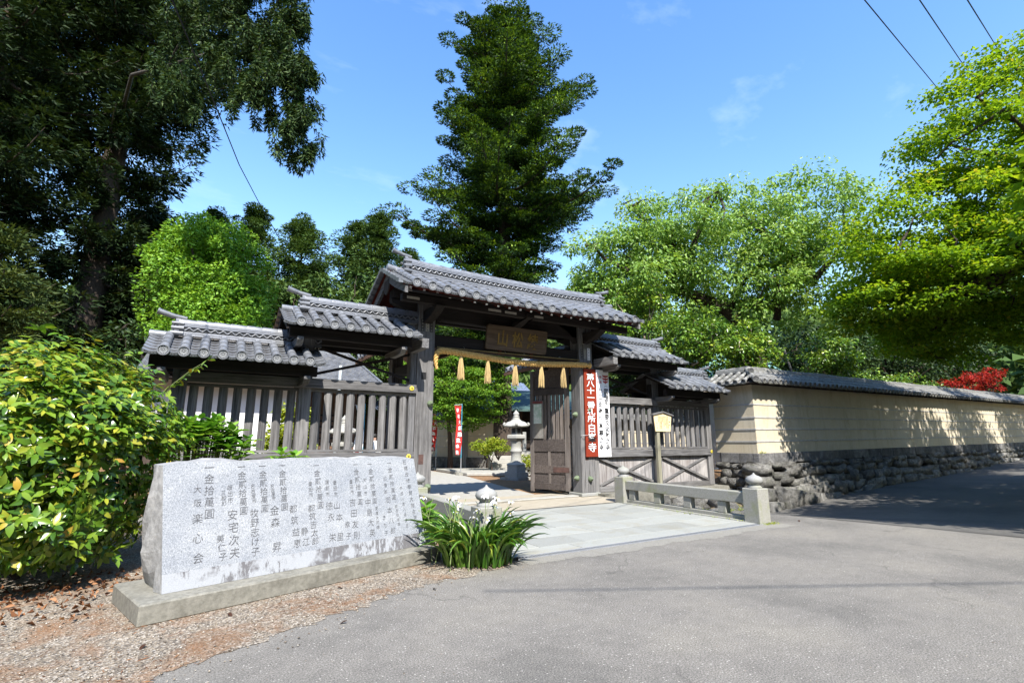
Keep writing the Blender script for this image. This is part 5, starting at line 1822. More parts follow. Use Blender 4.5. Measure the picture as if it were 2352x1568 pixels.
aw = thing('back_wall', (12.5, 14.3, 0), 'plaster wall with ruled lines glimpsed through the slats of the right wing', 'wall')
for z0, z1 in ((.0, .62), (.621, 1.05), (1.051, 1.45), (1.451, 1.85), (1.851, 2.25)):
    MB().box(10.2, 17, 14.1, 14.4, z0, z1 - .03).build('plaster_band', YELLOW_PL, aw)
    MB().box(10.2, 17, 14.085, 14.4, z1 - .0295, z1).build('line_moulding', LINE, aw)
pantile_roof(aw, 10.0, 17.1, 13.75, 2.27, 14.25, 2.5, TILE_OLD, 'coping')
pantile_roof(aw, 10.0, 17.1, 14.75, 2.27, 14.25, 2.5, TILE_OLD, 'coping')

tq = thing('green_roofed_hall', (27, 19, 0), 'hall with a pale turquoise metal roof among the trees behind the long wall', 'building')
MB().box(22.5, 33, 18, 23, 0, 4.4).build('wall', WHITE_PL, tq)
rb = MB()
for s_ in (-1, 1):
    for k in range(26):
        x0, x1 = 21.5 + k * .48, 21.5 + (k + 1) * .48
        rb.add([(x0, 20.5 + s_ * 3.6, 4.3), (x1 - .04, 20.5 + s_ * 3.6, 4.3), (x1 - .04, 20.5, 6.9), (x0, 20.5, 6.9)], [(0, 1, 2, 3)] if s_ < 0 else [(3, 2, 1, 0)])
        rb.beam((x1 - .02, 20.5 + s_ * 3.6, 4.33), (x1 - .02, 20.5, 6.93), .04, .06)
rb.build('metal_roof', COPPER, tq)
MB().box(21.4, 34.1, 20.3, 20.7, 6.88, 7.15).build('ridge', COPPER, tq)

far = thing('far_hall', (16, 36, 0), 'blue tiled hall roof glimpsed through the maple in the doorway', 'building')
MB().box(11, 24, 36, 42, 0, 4.0).build('wall', DARK_V, far)
pantile_roof(far, 10, 25, 34.6, 3.7, 39, 6.8, BLUE_TILE, 'roof')
pantile_roof(far, 10, 25, 43.4, 3.7, 39, 6.8, BLUE_TILE, 'roof')

# a visitor in white behind the slats
per = thing('person', (6.3, 21.6, .006), 'person in a white coat and dark trousers glimpsed between the slats', 'person')


def skin(name, vs_, es, rad, m, parent, root=0):
    me_ = bpy.data.meshes.new(name)
    me_.from_pydata([tuple(Vector(v)) for v in vs_], es, [])
    o_ = put(name, me_, parent, org(parent))
    o_.modifiers.new('skin', 'SKIN')
    for v, r_ in zip(me_.skin_vertices[0].data, rad): v.radius = r_ if isinstance(r_, tuple) else (r_, r_)
    me_.skin_vertices[0].data[root].use_root = True
    sb = o_.modifiers.new('sub', 'SUBSURF')
    sb.levels = sb.render_levels = 2
    me_.materials.append(m)
    return o_


SKIN_M = mat('skin', (.42, .26, .19), (.36, .21, .15), rough=.6, bmp=0)
pv = [(0, 0, .95), (0, 0, 1.18), (0, 0, 1.40), (0, 0, 1.50), (0, -.01, 1.58), (0, -.01, 1.70), (-.10, 0, .88), (-.10, .02, .48), (-.10, .02, .08), (-.10, -.10, .04), (.10, 0, .88), (.10, .02, .48), (.10, .02, .08), (.10, -.10, .04), (-.19, 0, 1.40), (-.24, .02, 1.13), (-.22, -.10, .90), (-.21, -.13, .80), (.19, 0, 1.40), (.24, .02, 1.13), (.22, -.10, .90), (.21, -.13, .80)]
pe = [(0, 1), (1, 2), (2, 3), (3, 4), (4, 5), (0, 6), (6, 7), (7, 8), (8, 9), (0, 10), (10, 11), (11, 12), (12, 13), (2, 14), (14, 15), (15, 16), (16, 17), (2, 18), (18, 19), (19, 20), (20, 21)]
pr = [(.15, .11), (.14, .10), (.16, .10), .055, .075, .085, .085, .06, .045, .035, .085, .06, .045, .035, .06, .045, .035, .028, .06, .045, .035, .028]
skin('body', pv, pe, pr, SKIN_M, per)
COAT = mat('white cotton', (.78, .78, .76), (.68, .68, .67), rough=.85, bmp=.1)
mb = MB()
o3 = org(per)
def oval(prof, mi=0, n_=16):
    vs_ = [(o3.x + a * math.cos(2 * math.pi * k / n_), o3.y + b_ * math.sin(2 * math.pi * k / n_), o3.z + z) for a, b_, z in prof for k in range(n_)]
    mb.add(vs_, [(i * n_ + k, i * n_ + (k + 1) % n_, (i + 1) * n_ + (k + 1) % n_, (i + 1) * n_ + k) for i in range(len(prof) - 1) for k in range(n_)], mi, True)
oval([(.27, .19, .66), (.24, .17, .9), (.20, .14, 1.15), (.215, .135, 1.36), (.17, .11, 1.46), (.075, .07, 1.52)])
for s_ in (-1, 1): mb.tube([(o3.x + s_ * .17, o3.y, o3.z + 1.42), (o3.x + s_ * .245, o3.y + .02, o3.z + 1.13), (o3.x + s_ * .222, o3.y - .09, o3.z + .92)], [.075, .065, .06], 10)
mb.build('coat', COAT, per)
mb = MB()
for s_ in (-1, 1): mb.tube([(o3.x + s_ * .095, o3.y, o3.z + .92), (o3.x + s_ * .10, o3.y + .02, o3.z + .48), (o3.x + s_ * .10, o3.y + .02, o3.z + .07)], [.105, .085, .07], 12)
mb.build('trousers', mat('dark cloth', (.03, .032, .04), rough=.9), per)
MB().lathe([(.06, 1.60), (.102, 1.65), (.108, 1.72), (.09, 1.79), (.04, 1.82)], 14, (o3.x, o3.y + .012, o3.z)).build('hair', mat('black hair', (.012, .01, .009), rough=.5), per)

# ------------------------------------------------------------------ vegetation
CR = np.array([.8535, -.5211, 0])                        # across the view
CF = np.array([.5211, .8535, 0])                         # along the view
UPV = np.array([0, 0, 1.])

LM_FIR = leafmat('fir needles', [(0, (.008, .022, .006)), (.40, (.026, .062, .011)), (.70, (.12, .215, .022)), (1, (.27, .37, .035))], trans=.18, rough=.6, spec=.2)  # dark to bright stops carry the painted shade and sun of the pads
LM_CEDAR = leafmat('cedar needles', [(0, (.008, .017, .006)), (.4, (.018, .036, .010)), (.8, (.038, .062, .016)), (1, (.075, .085, .024))], trans=.15, rough=.65, spec=.15)  # dark cedar green, deepened to imitate shade cast on these trees
LM_CYP = leafmat('cypress needles', [(0, (.03, .055, .015)), (.5, (.075, .11, .03)), (1, (.14, .165, .05))], trans=.2, rough=.6, spec=.15)
LM_FAR = leafmat('far conifer', [(0, (.028, .062, .018)), (.5, (.07, .125, .03)), (1, (.14, .20, .048))], trans=.15, rough=.65, spec=.15)
LM_DOME = leafmat('fresh laurel leaves', [(0, (.075, .18, .018)), (.5, (.165, .33, .03)), (1, (.28, .43, .05))], trans=.3, rough=.5, spec=.25)
LM_CHERRY = leafmat('cherry leaves', [(0, (.10, .20, .03)), (.5, (.22, .37, .07)), (1, (.38, .50, .16))], trans=.38, rough=.4, spec=.4)
LM_MAPLE = leafmat('maple leaves', [(0, (.085, .19, .012)), (.5, (.19, .325, .018)), (.85, (.31, .425, .022)), (1, (.40, .38, .04))], trans=.5, rough=.55, spec=.2)
LM_MAPLE2 = leafmat('courtyard maple leaves', [(0, (.055, .13, .015)), (.5, (.12, .25, .025)), (1, (.23, .35, .045))], trans=.42, rough=.55, spec=.2)
LM_CAM = leafmat('camellia leaves', [(0, (.04, .10, .014)), (.45, (.11, .22, .025)), (.8, (.24, .36, .035)), (1, (.36, .42, .05))], trans=.22, rough=.28, spec=.5)
LM_HEDGE = leafmat('hedge leaves', [(0, (.04, .10, .014)), (.40, (.095, .20, .018)), (.74, (.21, .31, .028)), (.92, (.38, .36, .04)), (1, (.46, .27, .04))], trans=.28, rough=.24, spec=.5)
LM_HEDGE1 = leafmat('hedge leaf', [(0, (.04, .10, .014)), (.40, (.095, .20, .018)), (.74, (.21, .31, .028)), (.92, (.38, .36, .04)), (1, (.46, .27, .04))], trans=.28, rough=.24, spec=.5, src='obj')
LM_HYD = leafmat('hydrangea leaf', [(0, (.075, .20, .022)), (.5, (.15, .32, .04)), (1, (.26, .42, .07))], trans=.32, rough=.45, spec=.3, src='obj')
LM_IRIS = leafmat('iris blade', [(0, (.03, .09, .012)), (.5, (.065, .165, .02)), (.85, (.13, .24, .03)), (1, (.26, .29, .04))], trans=.3, rough=.3, spec=.45, src='obj')
LM_DARK = leafmat('shade leaves', [(0, (.012, .028, .008)), (.5, (.03, .06, .014)), (1, (.065, .11, .026))], trans=.2, rough=.5, spec=.25)
LM_HILL = leafmat('wooded hill', [(0, (.035, .07, .02)), (.5, (.075, .125, .03)), (1, (.14, .20, .045))], trans=.15, rough=.7, spec=.1)
LM_RED = leafmat('red azalea', [(0, (.20, .015, .012)), (.6, (.38, .028, .02)), (1, (.50, .06, .03))], trans=.3, rough=.6, spec=.15)
LM_AZ = leafmat('bright azalea leaves', [(0, (.10, .17, .012)), (.5, (.24, .31, .02)), (1, (.42, .44, .05))], trans=.3, rough=.45, spec=.3)


def unit(a): return a / (np.linalg.norm(a, axis=-1, keepdims=True) + 1e-9)


def tufts(g, C, D, k, sx, sz, L, Wd, up=.6, droop=0., lean=.8):
    """k leaf cards round each centre C, pointing roughly along D"""
    n = len(C)
    r_ = np.repeat(g.uniform(.6, 1.3, n), k)[:, None]
    C, D = np.repeat(C, k, 0), np.repeat(D, k, 0)
    N_ = n * k
    u_ = unit(g.normal(size=(N_, 3)) + np.array([0, 0, .35]))
    off = u_ * np.array([sx, sx, sz]) * r_ * (.55 + .45 * g.random((N_, 1)) ** .5)
    off[:, 2] -= droop * .5 * (off[:, 0] ** 2 + off[:, 1] ** 2) / max(sx, .05)
    P = C + off
    d = unit(D * lean * .5 + u_ * np.array([1, 1, .35]) + g.normal(size=(N_, 3)) * .30 + np.array([0, 0, -droop]))
    nrm = unit(u_ * np.array([.6, .6, 1]) + UPV * up * .5 + g.normal(size=(N_, 3)) * .35)
    return P, d, nrm, g.uniform(.65, 1.25, N_) * L, g.uniform(.7, 1.2, N_) * Wd


def conifer(name, label, base, zb, ztop, prof, nbr, m, seed, pad=.5, padz=.14, cards=22, L=.34, Wd=.10, droop=.1, rise=.15, step=.55, trunk_r=.4, group=None, trunk_lean=(0, 0), spray=.38, up=.9, bark=BARK, tier=1.0):
    """prof: (z, left reach, right reach) as seen from the road"""
    g = np.random.default_rng(seed)
    t = thing(name, (base[0], base[1], zb), label, 'tree', group)
    pz, pl, pr_ = np.array(prof).T
    H = ztop - zb
    tx = lambda z: np.array([base[0] + trunk_lean[0] * (z - zb) / H, base[1] + trunk_lean[1] * (z - zb) / H, z])
    mb = MB()
    zs_ = np.linspace(zb, ztop, 12)
    mb.tube([tx(z) for z in zs_], [max(.03, trunk_r * (1 - .93 * (i / 11) ** 1.1)) for i in range(12)], 8)
    C, D = [], []
    az = g.uniform(0, 6.28)
    zmin = pz.min()
    for b_ in range(nbr):
        f_ = (b_ + .5) / nbr
        lv = max(6, (ztop - zmin) / tier)
        z = zmin + (ztop - zmin) * (round((f_ ** .92) * lv) / lv) + g.normal(0, .13 * tier)
        z = min(z, ztop - .1)
        az += 2.4 + g.normal(0, .3)
        h = np.array([math.cos(az), math.sin(az), 0])
        sd = h @ CR
        rl, rr = np.interp(z, pz, pl), np.interp(z, pz, pr_)
        reach = (rr if sd > 0 else rl) * (.78 + .22 * abs(sd)) * (g.uniform(.45, .8) if g.random() < .35 else g.uniform(.8, 1.12))
        if reach < .25: reach = .25
        p0 = tx(z - reach * .10)
        n_ = max(3, int(reach / step) + 2)
        pts = []
        bend = g.normal(0, .12)
        sideways = np.array([-h[1], h[0], 0])
        for i in range(n_ + 1):
            s_ = i / n_
            pts.append(p0 + h * reach * s_ + sideways * (bend * reach * s_ * s_) + UPV * (reach * (rise * s_ - droop * math.sin(s_ * math.pi) - droop * s_ * s_ * .6 + .14 * s_ ** 4)))
        mb.tube(pts, [max(.012, .035 + .018 * reach) * (1 - .85 * i / n_) for i in range(n_ + 1)], 4, cap=False)
        for i in range(n_ + 1):
            s_ = i / n_
            if s_ < .28 and reach > 1.2: continue
            w = spray * reach * (1.05 - s_) + .12
            for j in range(1 + int(w / (pad * .55))):
                o_ = sideways * g.uniform(-w, w) + UPV * g.normal(0, padz * .6)
                C.append(pts[i] + o_ + h * g.normal(0, .12))
                D.append(unit(h + o_ * .7))
    mb.build('trunk', bark, t)
    C, D = np.array(C), np.array(D)
    P, d, nrm, l_, w_ = tufts(g, C, D, cards, pad, padz, L, Wd, up=up, droop=max(0, droop - .05) * 1.5)
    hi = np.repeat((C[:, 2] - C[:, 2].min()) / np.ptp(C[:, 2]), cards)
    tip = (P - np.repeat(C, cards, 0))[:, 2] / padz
    rv = np.clip(.40 + .34 * tip + g.normal(0, .15, len(P)), 0, 1)  # pad tops lighter, undersides darker: sun and shade put into the tone
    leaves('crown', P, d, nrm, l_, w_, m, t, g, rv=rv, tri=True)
    return t


def clump_cloud(g, ells, n, rc):
    """clump centres in ellipsoids given as (centre, (across, along, up) radii, share)"""
    out = []
    tot = sum(e[2] for e in ells)
    for c, r_, sh in ells:
        k = int(n * sh / tot)
        d = unit(g.normal(size=(k, 3)))
        q = g.random(k) ** .42
        p = np.array(c) + (d[:, :1] * r_[0] * CR + d[:, 1:2] * r_[1] * CF + d[:, 2:] * r_[2] * UPV) * q[:, None]
        out.append(np.concatenate([p, (g.uniform(.6, 1.3, k) * rc)[:, None]], 1))
    return np.concatenate(out)


def broadleaf(name, label, base, zb, fork, ells, nclump, rc, per, L, Wd, m, seed, outw=.25, flat=.55, droop=.3, trunk_r=.25, up=.8, group=None, bark=BARK, limbs=14, trunk_pts=None, cat='tree', litter=None, inner=.35, fold=.2):
    """fork: the points where limbs leave the trunk"""
    g = np.random.default_rng(seed)
    t = thing(name, (base[0], base[1], zb), label, cat, group)
    cl = clump_cloud(g, ells, nclump, rc)
    mb = MB()
    trunk_pts = trunk_pts or [(base[0], base[1], zb), *[tuple(f_) for f_ in fork[:1]]]
    n_ = len(trunk_pts)
    mb.tube(trunk_pts, [trunk_r * (1 - .45 * i / max(1, n_ - 1)) for i in range(n_)], 9)
    fk = np.array(fork)
    sel = g.permutation(len(cl))[:limbs * 3]
    for i, s_ in enumerate(sel):
        c = cl[s_, :3]
        if i < limbs:
            f_ = fk[np.argmin(((fk - c) ** 2).sum(1) + g.random(len(fk)) * 2)]
            r0 = trunk_r * .42
        else:
            f_ = cl[sel[i % limbs], :3]
            j = np.argmin(((cl[sel[:limbs], :3] - c) ** 2).sum(1))
            f_ = cl[sel[j], :3]
            r0 = trunk_r * .14
        mid = (f_ + c) / 2 + np.array([g.normal(0, .2), g.normal(0, .2), .12 * np.linalg.norm(c - f_)]) * .6
        q1 = (f_ + mid) / 2 + g.normal(0, .08, 3)
        q2 = (mid + c) / 2 + g.normal(0, .1, 3)
        mb.tube([f_, q1, mid, q2, c], [r0, r0 * .8, r0 * .6, r0 * .42, r0 * .22], 6, cap=False)
    mb.build('trunk', bark, t)
    N_ = len(cl) * per
    c = np.repeat(cl[:, :3], per, 0)
    r_ = np.repeat(cl[:, 3], per)
    d = unit(g.normal(size=(N_, 3)))
    q = (inner + (1 - inner) * g.random(N_) ** .6)
    off = d * (r_ * q)[:, None] * np.array([1, 1, flat])
    P = c + off
    ld = unit(d * np.array([1, 1, .3]) + g.normal(size=(N_, 3)) * .45 + np.array([0, 0, -droop]))
    nrm = unit(UPV * up + g.normal(size=(N_, 3)) * .55 + d * outw)
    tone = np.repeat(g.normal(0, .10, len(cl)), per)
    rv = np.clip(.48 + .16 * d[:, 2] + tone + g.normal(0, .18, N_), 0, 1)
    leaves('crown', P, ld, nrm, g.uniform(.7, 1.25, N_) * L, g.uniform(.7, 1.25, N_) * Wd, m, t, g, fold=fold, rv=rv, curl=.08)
    return t


# the great fir behind the gate
conifer('fir_tree', 'towering fir with tiered green boughs right behind the gate roof', (13.7, 23.4), 0, 27.6,
        [(6, 3.4, 3.2), (9, 4.4, 3.6), (10.2, 4.6, 3.6), (12, 5.4, 3.4), (13.6, 5.6, 3.6), (15.4, 6.0, 6.2), (16.7, 5.2, 6.6), (18.7, 3.7, 4.8), (20.2, 3.6, 3.4), (22.3, 3.8, 6.0), (24, 3.6, 3.3), (26, 3.0, 2.9), (27.6, 1.9, 1.8)],
        175, LM_FIR, 31, pad=.70, padz=.21, cards=250, L=.17, Wd=.092, droop=.10, rise=.03, step=.90, trunk_r=.55, spray=.22, up=.9, tier=1.2)

# dark cedars at the left
cg = 'tall cedars at the left'
conifer('cedar_tree', 'huge dark cedar whose trunk rises behind the hedge at the far left', (-6.7, 38.5), 0, 48,
        [(3, 4.4, 4.0), (12, 4.6, 4.2), (19, 5.2, 4.4), (23, 6.4, 5.2), (29, 7.6, 7.6), (38, 6.5, 6.5), (48, 1, 1)], 150, LM_CEDAR, 41, pad=.80, padz=.6, cards=120, L=.36, Wd=.13, droop=.22, rise=.05, step=1.1, trunk_r=.9, group=cg, up=.4, spray=.34)
conifer('cedar_tree', 'dark cedar filling the left edge of the view', (-11.9, 35.4), 0, 45,
        [(2, 4.8, 5.0), (14, 5.2, 5.2), (24, 6, 6), (36, 5, 5), (45, 1, 1)], 120, LM_CEDAR, 43, pad=.80, padz=.6, cards=120, L=.36, Wd=.13, droop=.22, rise=.05, step=1.2, trunk_r=.75, group=cg, up=.4, spray=.34)
conifer('cedar_tree', 'dark cedar standing behind the white storehouse, left of the bright green dome', (-4.6, 42.5), 0, 18,
        [(1.5, 3.6, 3.6), (8, 3.4, 3.2), (14, 2.4, 2.4), (18, .8, .8)], 90, LM_CEDAR, 47, pad=.7, padz=.5, cards=80, L=.36, Wd=.15, droop=.2, rise=.05, step=.9, trunk_r=.4, group=cg, up=.4)
conifer('cedar_tree', 'dark cedar in the gap between the two nearest left cedars', (-14.0, 46.0), 0, 34,
        [(1.5, 4, 4), (10, 4.2, 4), (22, 3, 3), (30, .8, .8)], 100, LM_CEDAR, 48, pad=.8, padz=.5, cards=80, L=.38, Wd=.16, droop=.2, rise=.05, step=1.0, trunk_r=.45, group=cg, up=.4)
conifer('cypress_tree', 'low sunlit cypress at the left edge above the hedge', (-4.6, 16.2), 0, 6.3,
        [(.6, 1.7, 1.6), (3, 1.7, 1.5), (5, 1.2, 1.0), (6.3, .4, .4)], 60, LM_CYP, 53, pad=.30, padz=.16, cards=60, L=.15, Wd=.05, droop=.15, rise=.2, step=.35, trunk_r=.14, spray=.4)


def bough(parent_label):
    """the long cedar limb that hangs into the sky over the left wing"""
    g = np.random.default_rng(61)
    t = thing('cedar_bough', (-5.2, 30.4, 20), parent_label, 'branch')
    mb = MB()
    C, D = [], []
    main = [(-3.7, 21.8, 15.2), (-2.4, 19.6, 14.6), (-1.1, 17.6, 14.2), (.1, 16.0, 13.9), (1.0, 14.9, 13.1), (1.55, 14.4, 12.2)]
    subs = [main,
            [(-1.1, 17.6, 14.2), (-.3, 16.4, 13.2), (.3, 15.8, 12.3), (.75, 15.3, 11.6)],
            [(.1, 16.0, 13.9), (.9, 15.2, 14.4), (1.3, 14.6, 14.6)],
            [(1.0, 14.9, 13.1), (1.45, 14.8, 12.0), (1.6, 14.8, 10.9), (1.55, 14.9, 10.2)],
            [(-1.1, 17.6, 14.2), (-.6, 16.6, 15.1), (-.1, 15.6, 15.9), (.4, 14.9, 16.4)],
            [(-2.4, 19.6, 14.6), (-2.0, 18.4, 13.4), (-1.7, 17.6, 12.6)], [(.1, 16.0, 13.9), (.7, 15.3, 15.4), (1.0, 14.8, 16.6)], [(-2.4, 19.6, 14.6), (-1.7, 18.2, 16), (-1.2, 17, 17)]]
    subs = [[(p[0] * 1.4, p[1] * 1.4, 1.5 + (p[2] - 1.5) * 1.4) for p in s_] for s_ in subs]
    subs[0] = [(-6.6, 38.4, 21.5), (-6.0, 34.6, 21.2)] + subs[0]
    for si, s_ in enumerate(subs):
        n_ = len(s_)
        r0 = .12 if si == 0 else .045
        mb.tube(s_, [r0 * (1 - .8 * i / (n_ - 1)) for i in range(n_)], 6, cap=False)
        for a, b_ in zip(s_[:-1], s_[1:]):
            a, b_ = np.array(a), np.array(b_)
            if si == 0 and a[0] < -2.2: continue
            for k in range(22):
                q = a + (b_ - a) * g.random() + g.normal(0, .40, 3)
                ln = g.uniform(.3, 1.05)
                tip = q + np.array([g.normal(0, .12), g.normal(0, .12), -ln])
                mb.tube([q, (q + tip) / 2 + g.normal(0, .05, 3), tip], [.012, .009, .005], 3, cap=False)
                for j in range(5):
                    C.append(q + (tip - q) * (j + .6) / 5)
                    D.append(unit(np.array([g.normal(0, .5), g.normal(0, .5), -.8])))
    mb.build('limb', mat('grey brown bark', (.08, .066, .055), (.035, .03, .025), scale=8, rough=.95), t)
    P, d, nrm, l_, w_ = tufts(g, np.array(C), np.array(D), 30, .20, .20, .20, .075, up=.2, droop=.5)
    leaves('sprays', P, d, nrm, l_, w_, leafmat('bough needles', [(0, (.010, .026, .008)), (.5, (.030, .062, .018)), (1, (.09, .13, .04))], trans=.2, rough=.6, spec=.15), t, g, tri=True)


bough('drooping cedar bough reaching into the blue sky over the left wing')

# bright dome and the conifers behind
broadleaf('laurel_tree', 'round bright green tree like a dome behind the lower left roof', (-.4, 31.8), 0, [(-.4, 31.8, 5), (-.5, 31.6, 8)], [((-.5, 31.7, 9.6), (3.3, 3.0, 4.3), 3), ((-1.3, 32, 11.6), (2.0, 2.0, 2.3), 1), ((-.2, 30.3, 7.2), (3.0, 2.4, 3.2), 1)], 560, .55, 95, .20, .115, LM_DOME, 71, outw=.8, flat=.75, droop=.15, trunk_r=.4, up=.6, inner=.7)
fg = 'conifers on the skyline behind the wings'
for i, (x, y, zt, r_, lab) in enumerate([(2.0, 44.5, 20.6, 2.3, 'ragged conifer with a bare side bough behind the bright dome'), (-.8, 48.3, 21.0, 3.0, 'broad dark conifer top rising just left of the ragged one'), (5.0, 38.7, 17.9, 2.5, 'sunlit rounded conifer above the upper left roof'),
                                         (9.4, 40.4, 19.3, 2.4, 'blunt topped conifer, left one of the close pair'), (10.6, 38.0, 19.6, 2.0, 'pointed conifer, right one of the close pair'), (14.6, 42.4, 18.6, 2.6, 'small conifer top beside the left end of the main ridge'), (16.2, 46.5, 17.6, 2.6, 'low conifer top between the main ridge and the great fir'), (6.6, 43, 15.6, 2.6, 'shorter conifer in the notch between the sunlit one and the pair')]):
    prof = [(3, r_ * 1.5, r_ * 1.5), (zt * .55, r_ * 1.35, r_ * 1.35), (zt * .78, r_, r_), (zt * .92, r_ * .62, r_ * .62), (zt, r_ * .2, r_ * .2)]
    conifer('conifer_tree', lab, (x, y), 0, zt, prof, 85, LM_FAR, 80 + i, pad=.62, padz=.32, cards=125, L=.22, Wd=.11, droop=.08, rise=.10, step=.75, trunk_r=.3, group=fg, spray=.36, up=.6)
for i, (x, y, z, r_, lab) in enumerate([(3.2, 36.2, 8.2, 3.0, 'dull green broadleaf tree between the dome and the upper left roof'), (7.4, 35.0, 8.8, 3.2, 'dull green broadleaf tree behind the upper left roof'), (11.4, 34.0, 9.0, 3.2, 'dull green broadleaf tree left of the main gate roof')]):
    broadleaf('woodland_tree', lab, (x, y), 0, [(x, y, 4)], [((x, y, z), (r_, r_ * .8, 4.8), 1)], 110, .85, 55, .36, .17, LM_FAR, 95 + i, flat=.6, trunk_r=.25, group='broadleaf trees behind the gate')
for i, (x, y, z, r_, lab) in enumerate([(-6.3, 17.2, 2.6, 2.0, 'dark evergreen shrub behind the hedge at the far left'), (-2.6, 25.8, 3.4, 2.2, 'dark evergreen shrub left of the white storehouse')]):
    broadleaf('evergreen_shrub', lab, (x, y), 0, [(x, y, 1.2)], [((x, y, z), (r_ * 1.2, r_, z * .9), 1)], 70, .6, 55, .24, .10, LM_DARK, 105 + i, trunk_r=.12, group='dark undergrowth at the left', cat='shrub')

# cherry behind the long wall
broadleaf('cherry_tree', 'wide airy cherry tree with drooping pale leaves behind the wall corner', (21.4, 13.2), 0, [(21.2, 13.4, 6.0), (20.3, 13.9, 7.4), (21.9, 12.6, 7.0), (18.2, 15.0, 8.2), (16.8, 15.2, 7.4), (23.2, 11.6, 8.6)],
          [((19.2, 14.0, 10.6), (4.6, 3.2, 3.0), 4), ((16.2, 15.6, 9.0), (3.4, 2.6, 2.4), 2.4), ((22.6, 11.6, 10.8), (3.6, 2.8, 3.2), 2.6), ((15.0, 16.4, 7.6), (2.6, 2.0, 1.5), 1), ((21.5, 12.8, 7.9), (3.6, 2.6, 1.2), 1.2)],
          430, .78, 135, .20, .09, LM_CHERRY, 111, flat=.5, droop=.55, trunk_r=.42, limbs=30, trunk_pts=[(21.4, 13.2, 0), (21.2, 13.3, 3), (21.3, 13.3, 5.2), (20.9, 13.5, 6.6), (20.0, 14.0, 7.6), (18.4, 14.8, 8.3)])
pp = MB().tube([(23.4, 12.0, 0), (22.2, 12.6, 5.6)], [.06, .05], 8).build('prop_pole', WOOD_V, None, origin=(23.4, 12.0, 0))
tag(pp, 'slanting grey pole propping the cherry bough', 'pole')

# big maple overhanging the side road from the right
broadleaf('maple_tree', 'large yellow green maple spreading in tiers at the right edge', (22.5, 1.2), 0, [(21.8, 1.8, 4.2), (20.8, 2.6, 6.2), (21.4, 2.2, 8.2), (19.2, 4.2, 6.2)],
          [((19.6, 4.6, 7.3), (4.3, 3.0, 2.5), 4), ((21.0, 3.3, 10.3), (3.5, 3.0, 3.7), 4), ((17.7, 6.2, 6.0), (2.2, 1.8, 1.1), 1.3), ((22.5, 5.0, 5.6), (3.6, 2.8, 1.7), 1.4), ((20.0, 6.2, 5.0), (3.2, 1.7, .95), 1.3)],
          500, .80, 175, .125, .10, LM_MAPLE, 121, flat=.26, droop=.12, trunk_r=.34, up=1.2, limbs=34, inner=.2, trunk_pts=[(22.5, 1.2, -.1), (22.1, 1.5, 2.2), (21.8, 1.8, 4.2), (21.0, 2.5, 6.2), (21.2, 2.3, 8.5)])
# trees out of the frame across the side road; they shade it and the wall
sg_ = 'roadside trees right of the view'
for i, (x, y, z, r_) in enumerate([(12.2, -.9, 7.2, 2.3), (16.2, -2.8, 7.2, 2.8), (20.5, -1.6, 7.6, 2.9), (25.5, -.5, 11.6, 2.6), (31, .6, 11.4, 2.8), (38, 1.2, 11.6, 3.0), (46, 2.0, 11.4, 3.4), (17.5, -5.5, 7.4, 3.0), (27, -4.5, 8, 3.2), (14.6, .2, 6.6, 2.2), (19.2, 1.3, 7.0, 2.4), (24.2, 2.0, 7.4, 2.6)]):
    broadleaf('roadside_tree', 'leafy tree shading the side road out of view, ' + ['nearest the bridge', 'second from the bridge', 'third from the bridge', 'fourth from the bridge', 'fifth from the bridge', 'sixth from the bridge', 'farthest from the bridge', 'set back behind the nearest ones', 'set back behind the middle ones', 'leaning over the road by the seam', 'leaning over the road before the wall', 'leaning over the road further up'][i], (x, y), -.15, [(x, y, z - 2.2)], [((x, y, z), (r_, r_, 2.0), 1)], 90, .85, 50, .27, .17, LM_MAPLE, 131 + i, flat=.5, trunk_r=.2, up=1., group=sg_, limbs=8)

# trees behind the long wall
wg = 'camellias behind the long wall'
for i, (x, y, z, r_, lab) in enumerate([(16.3, 12.5, 5.4, (1.15, .9, 1.3), 'glossy camellia with pale bare limbs above the wall corner'), (18.6, 12.0, 5.1, (1.4, 1.0, 1.2), 'bushy camellia next right along the wall'), (14.9, 14.4, 6.2, (1.9, 1.4, 1.6), 'larger camellia above the upper right roof'), (24.6, 11.8, 5.2, (1.3, .9, 1.3), 'camellia with forked pale trunk under the maple')]):
    broadleaf('camellia_tree', lab, (x, y), 0, [(x, y, z - 1.7), (x - .3, y + .2, z - 1.0), (x + .3, y, z - .9)], [((x, y, z), r_, 1)], 60, .42, 62, .17, .085, LM_CAM, 151 + i, flat=.5, trunk_r=.12, bark=BARK_PALE, group=wg, limbs=10, up=.7)
for i, (x, y, z, r_, lab) in enumerate([(28.5, 14.6, 5.6, (3.2, 2, 2.6), 'dark evergreen behind the wall below the maple'), (37, 14.5, 6.0, (4.2, 2.2, 3.2), 'dark evergreen behind the wall beyond the red azalea'), (46, 15, 6.6, (5, 2.4, 3.6), 'dark evergreen at the far right end of the wall'), (18.5, 17.5, 5.0, (3, 1.5, 2.2), 'dark evergreen under the cherry crown')]):
    broadleaf('evergreen_tree', lab, (x, y), 0, [(x, y, z - 2.4)], [((x, y, z), r_, 1)], 130, .8, 60, .26, .12, LM_DARK, 161 + i, trunk_r=.25, group='evergreens behind the long wall')
for i, (x, y, z, lab) in enumerate([(38.5, 11.3, 4.9, 'red azalea mound above the wall coping, nearer one'), (42.0, 11.2, 5.5, 'red azalea mound at the right edge of the picture')]):
    broadleaf('azalea_bush', lab, (x, y), 0, [(x, y, z - 1.6)], [((x, y, z - .2), (1.7, .7, .75), 1)], 22, .30, 50, .15, .10, LM_RED, 171 + i, flat=.45, trunk_r=.08, group='red azaleas behind the wall', cat='shrub')
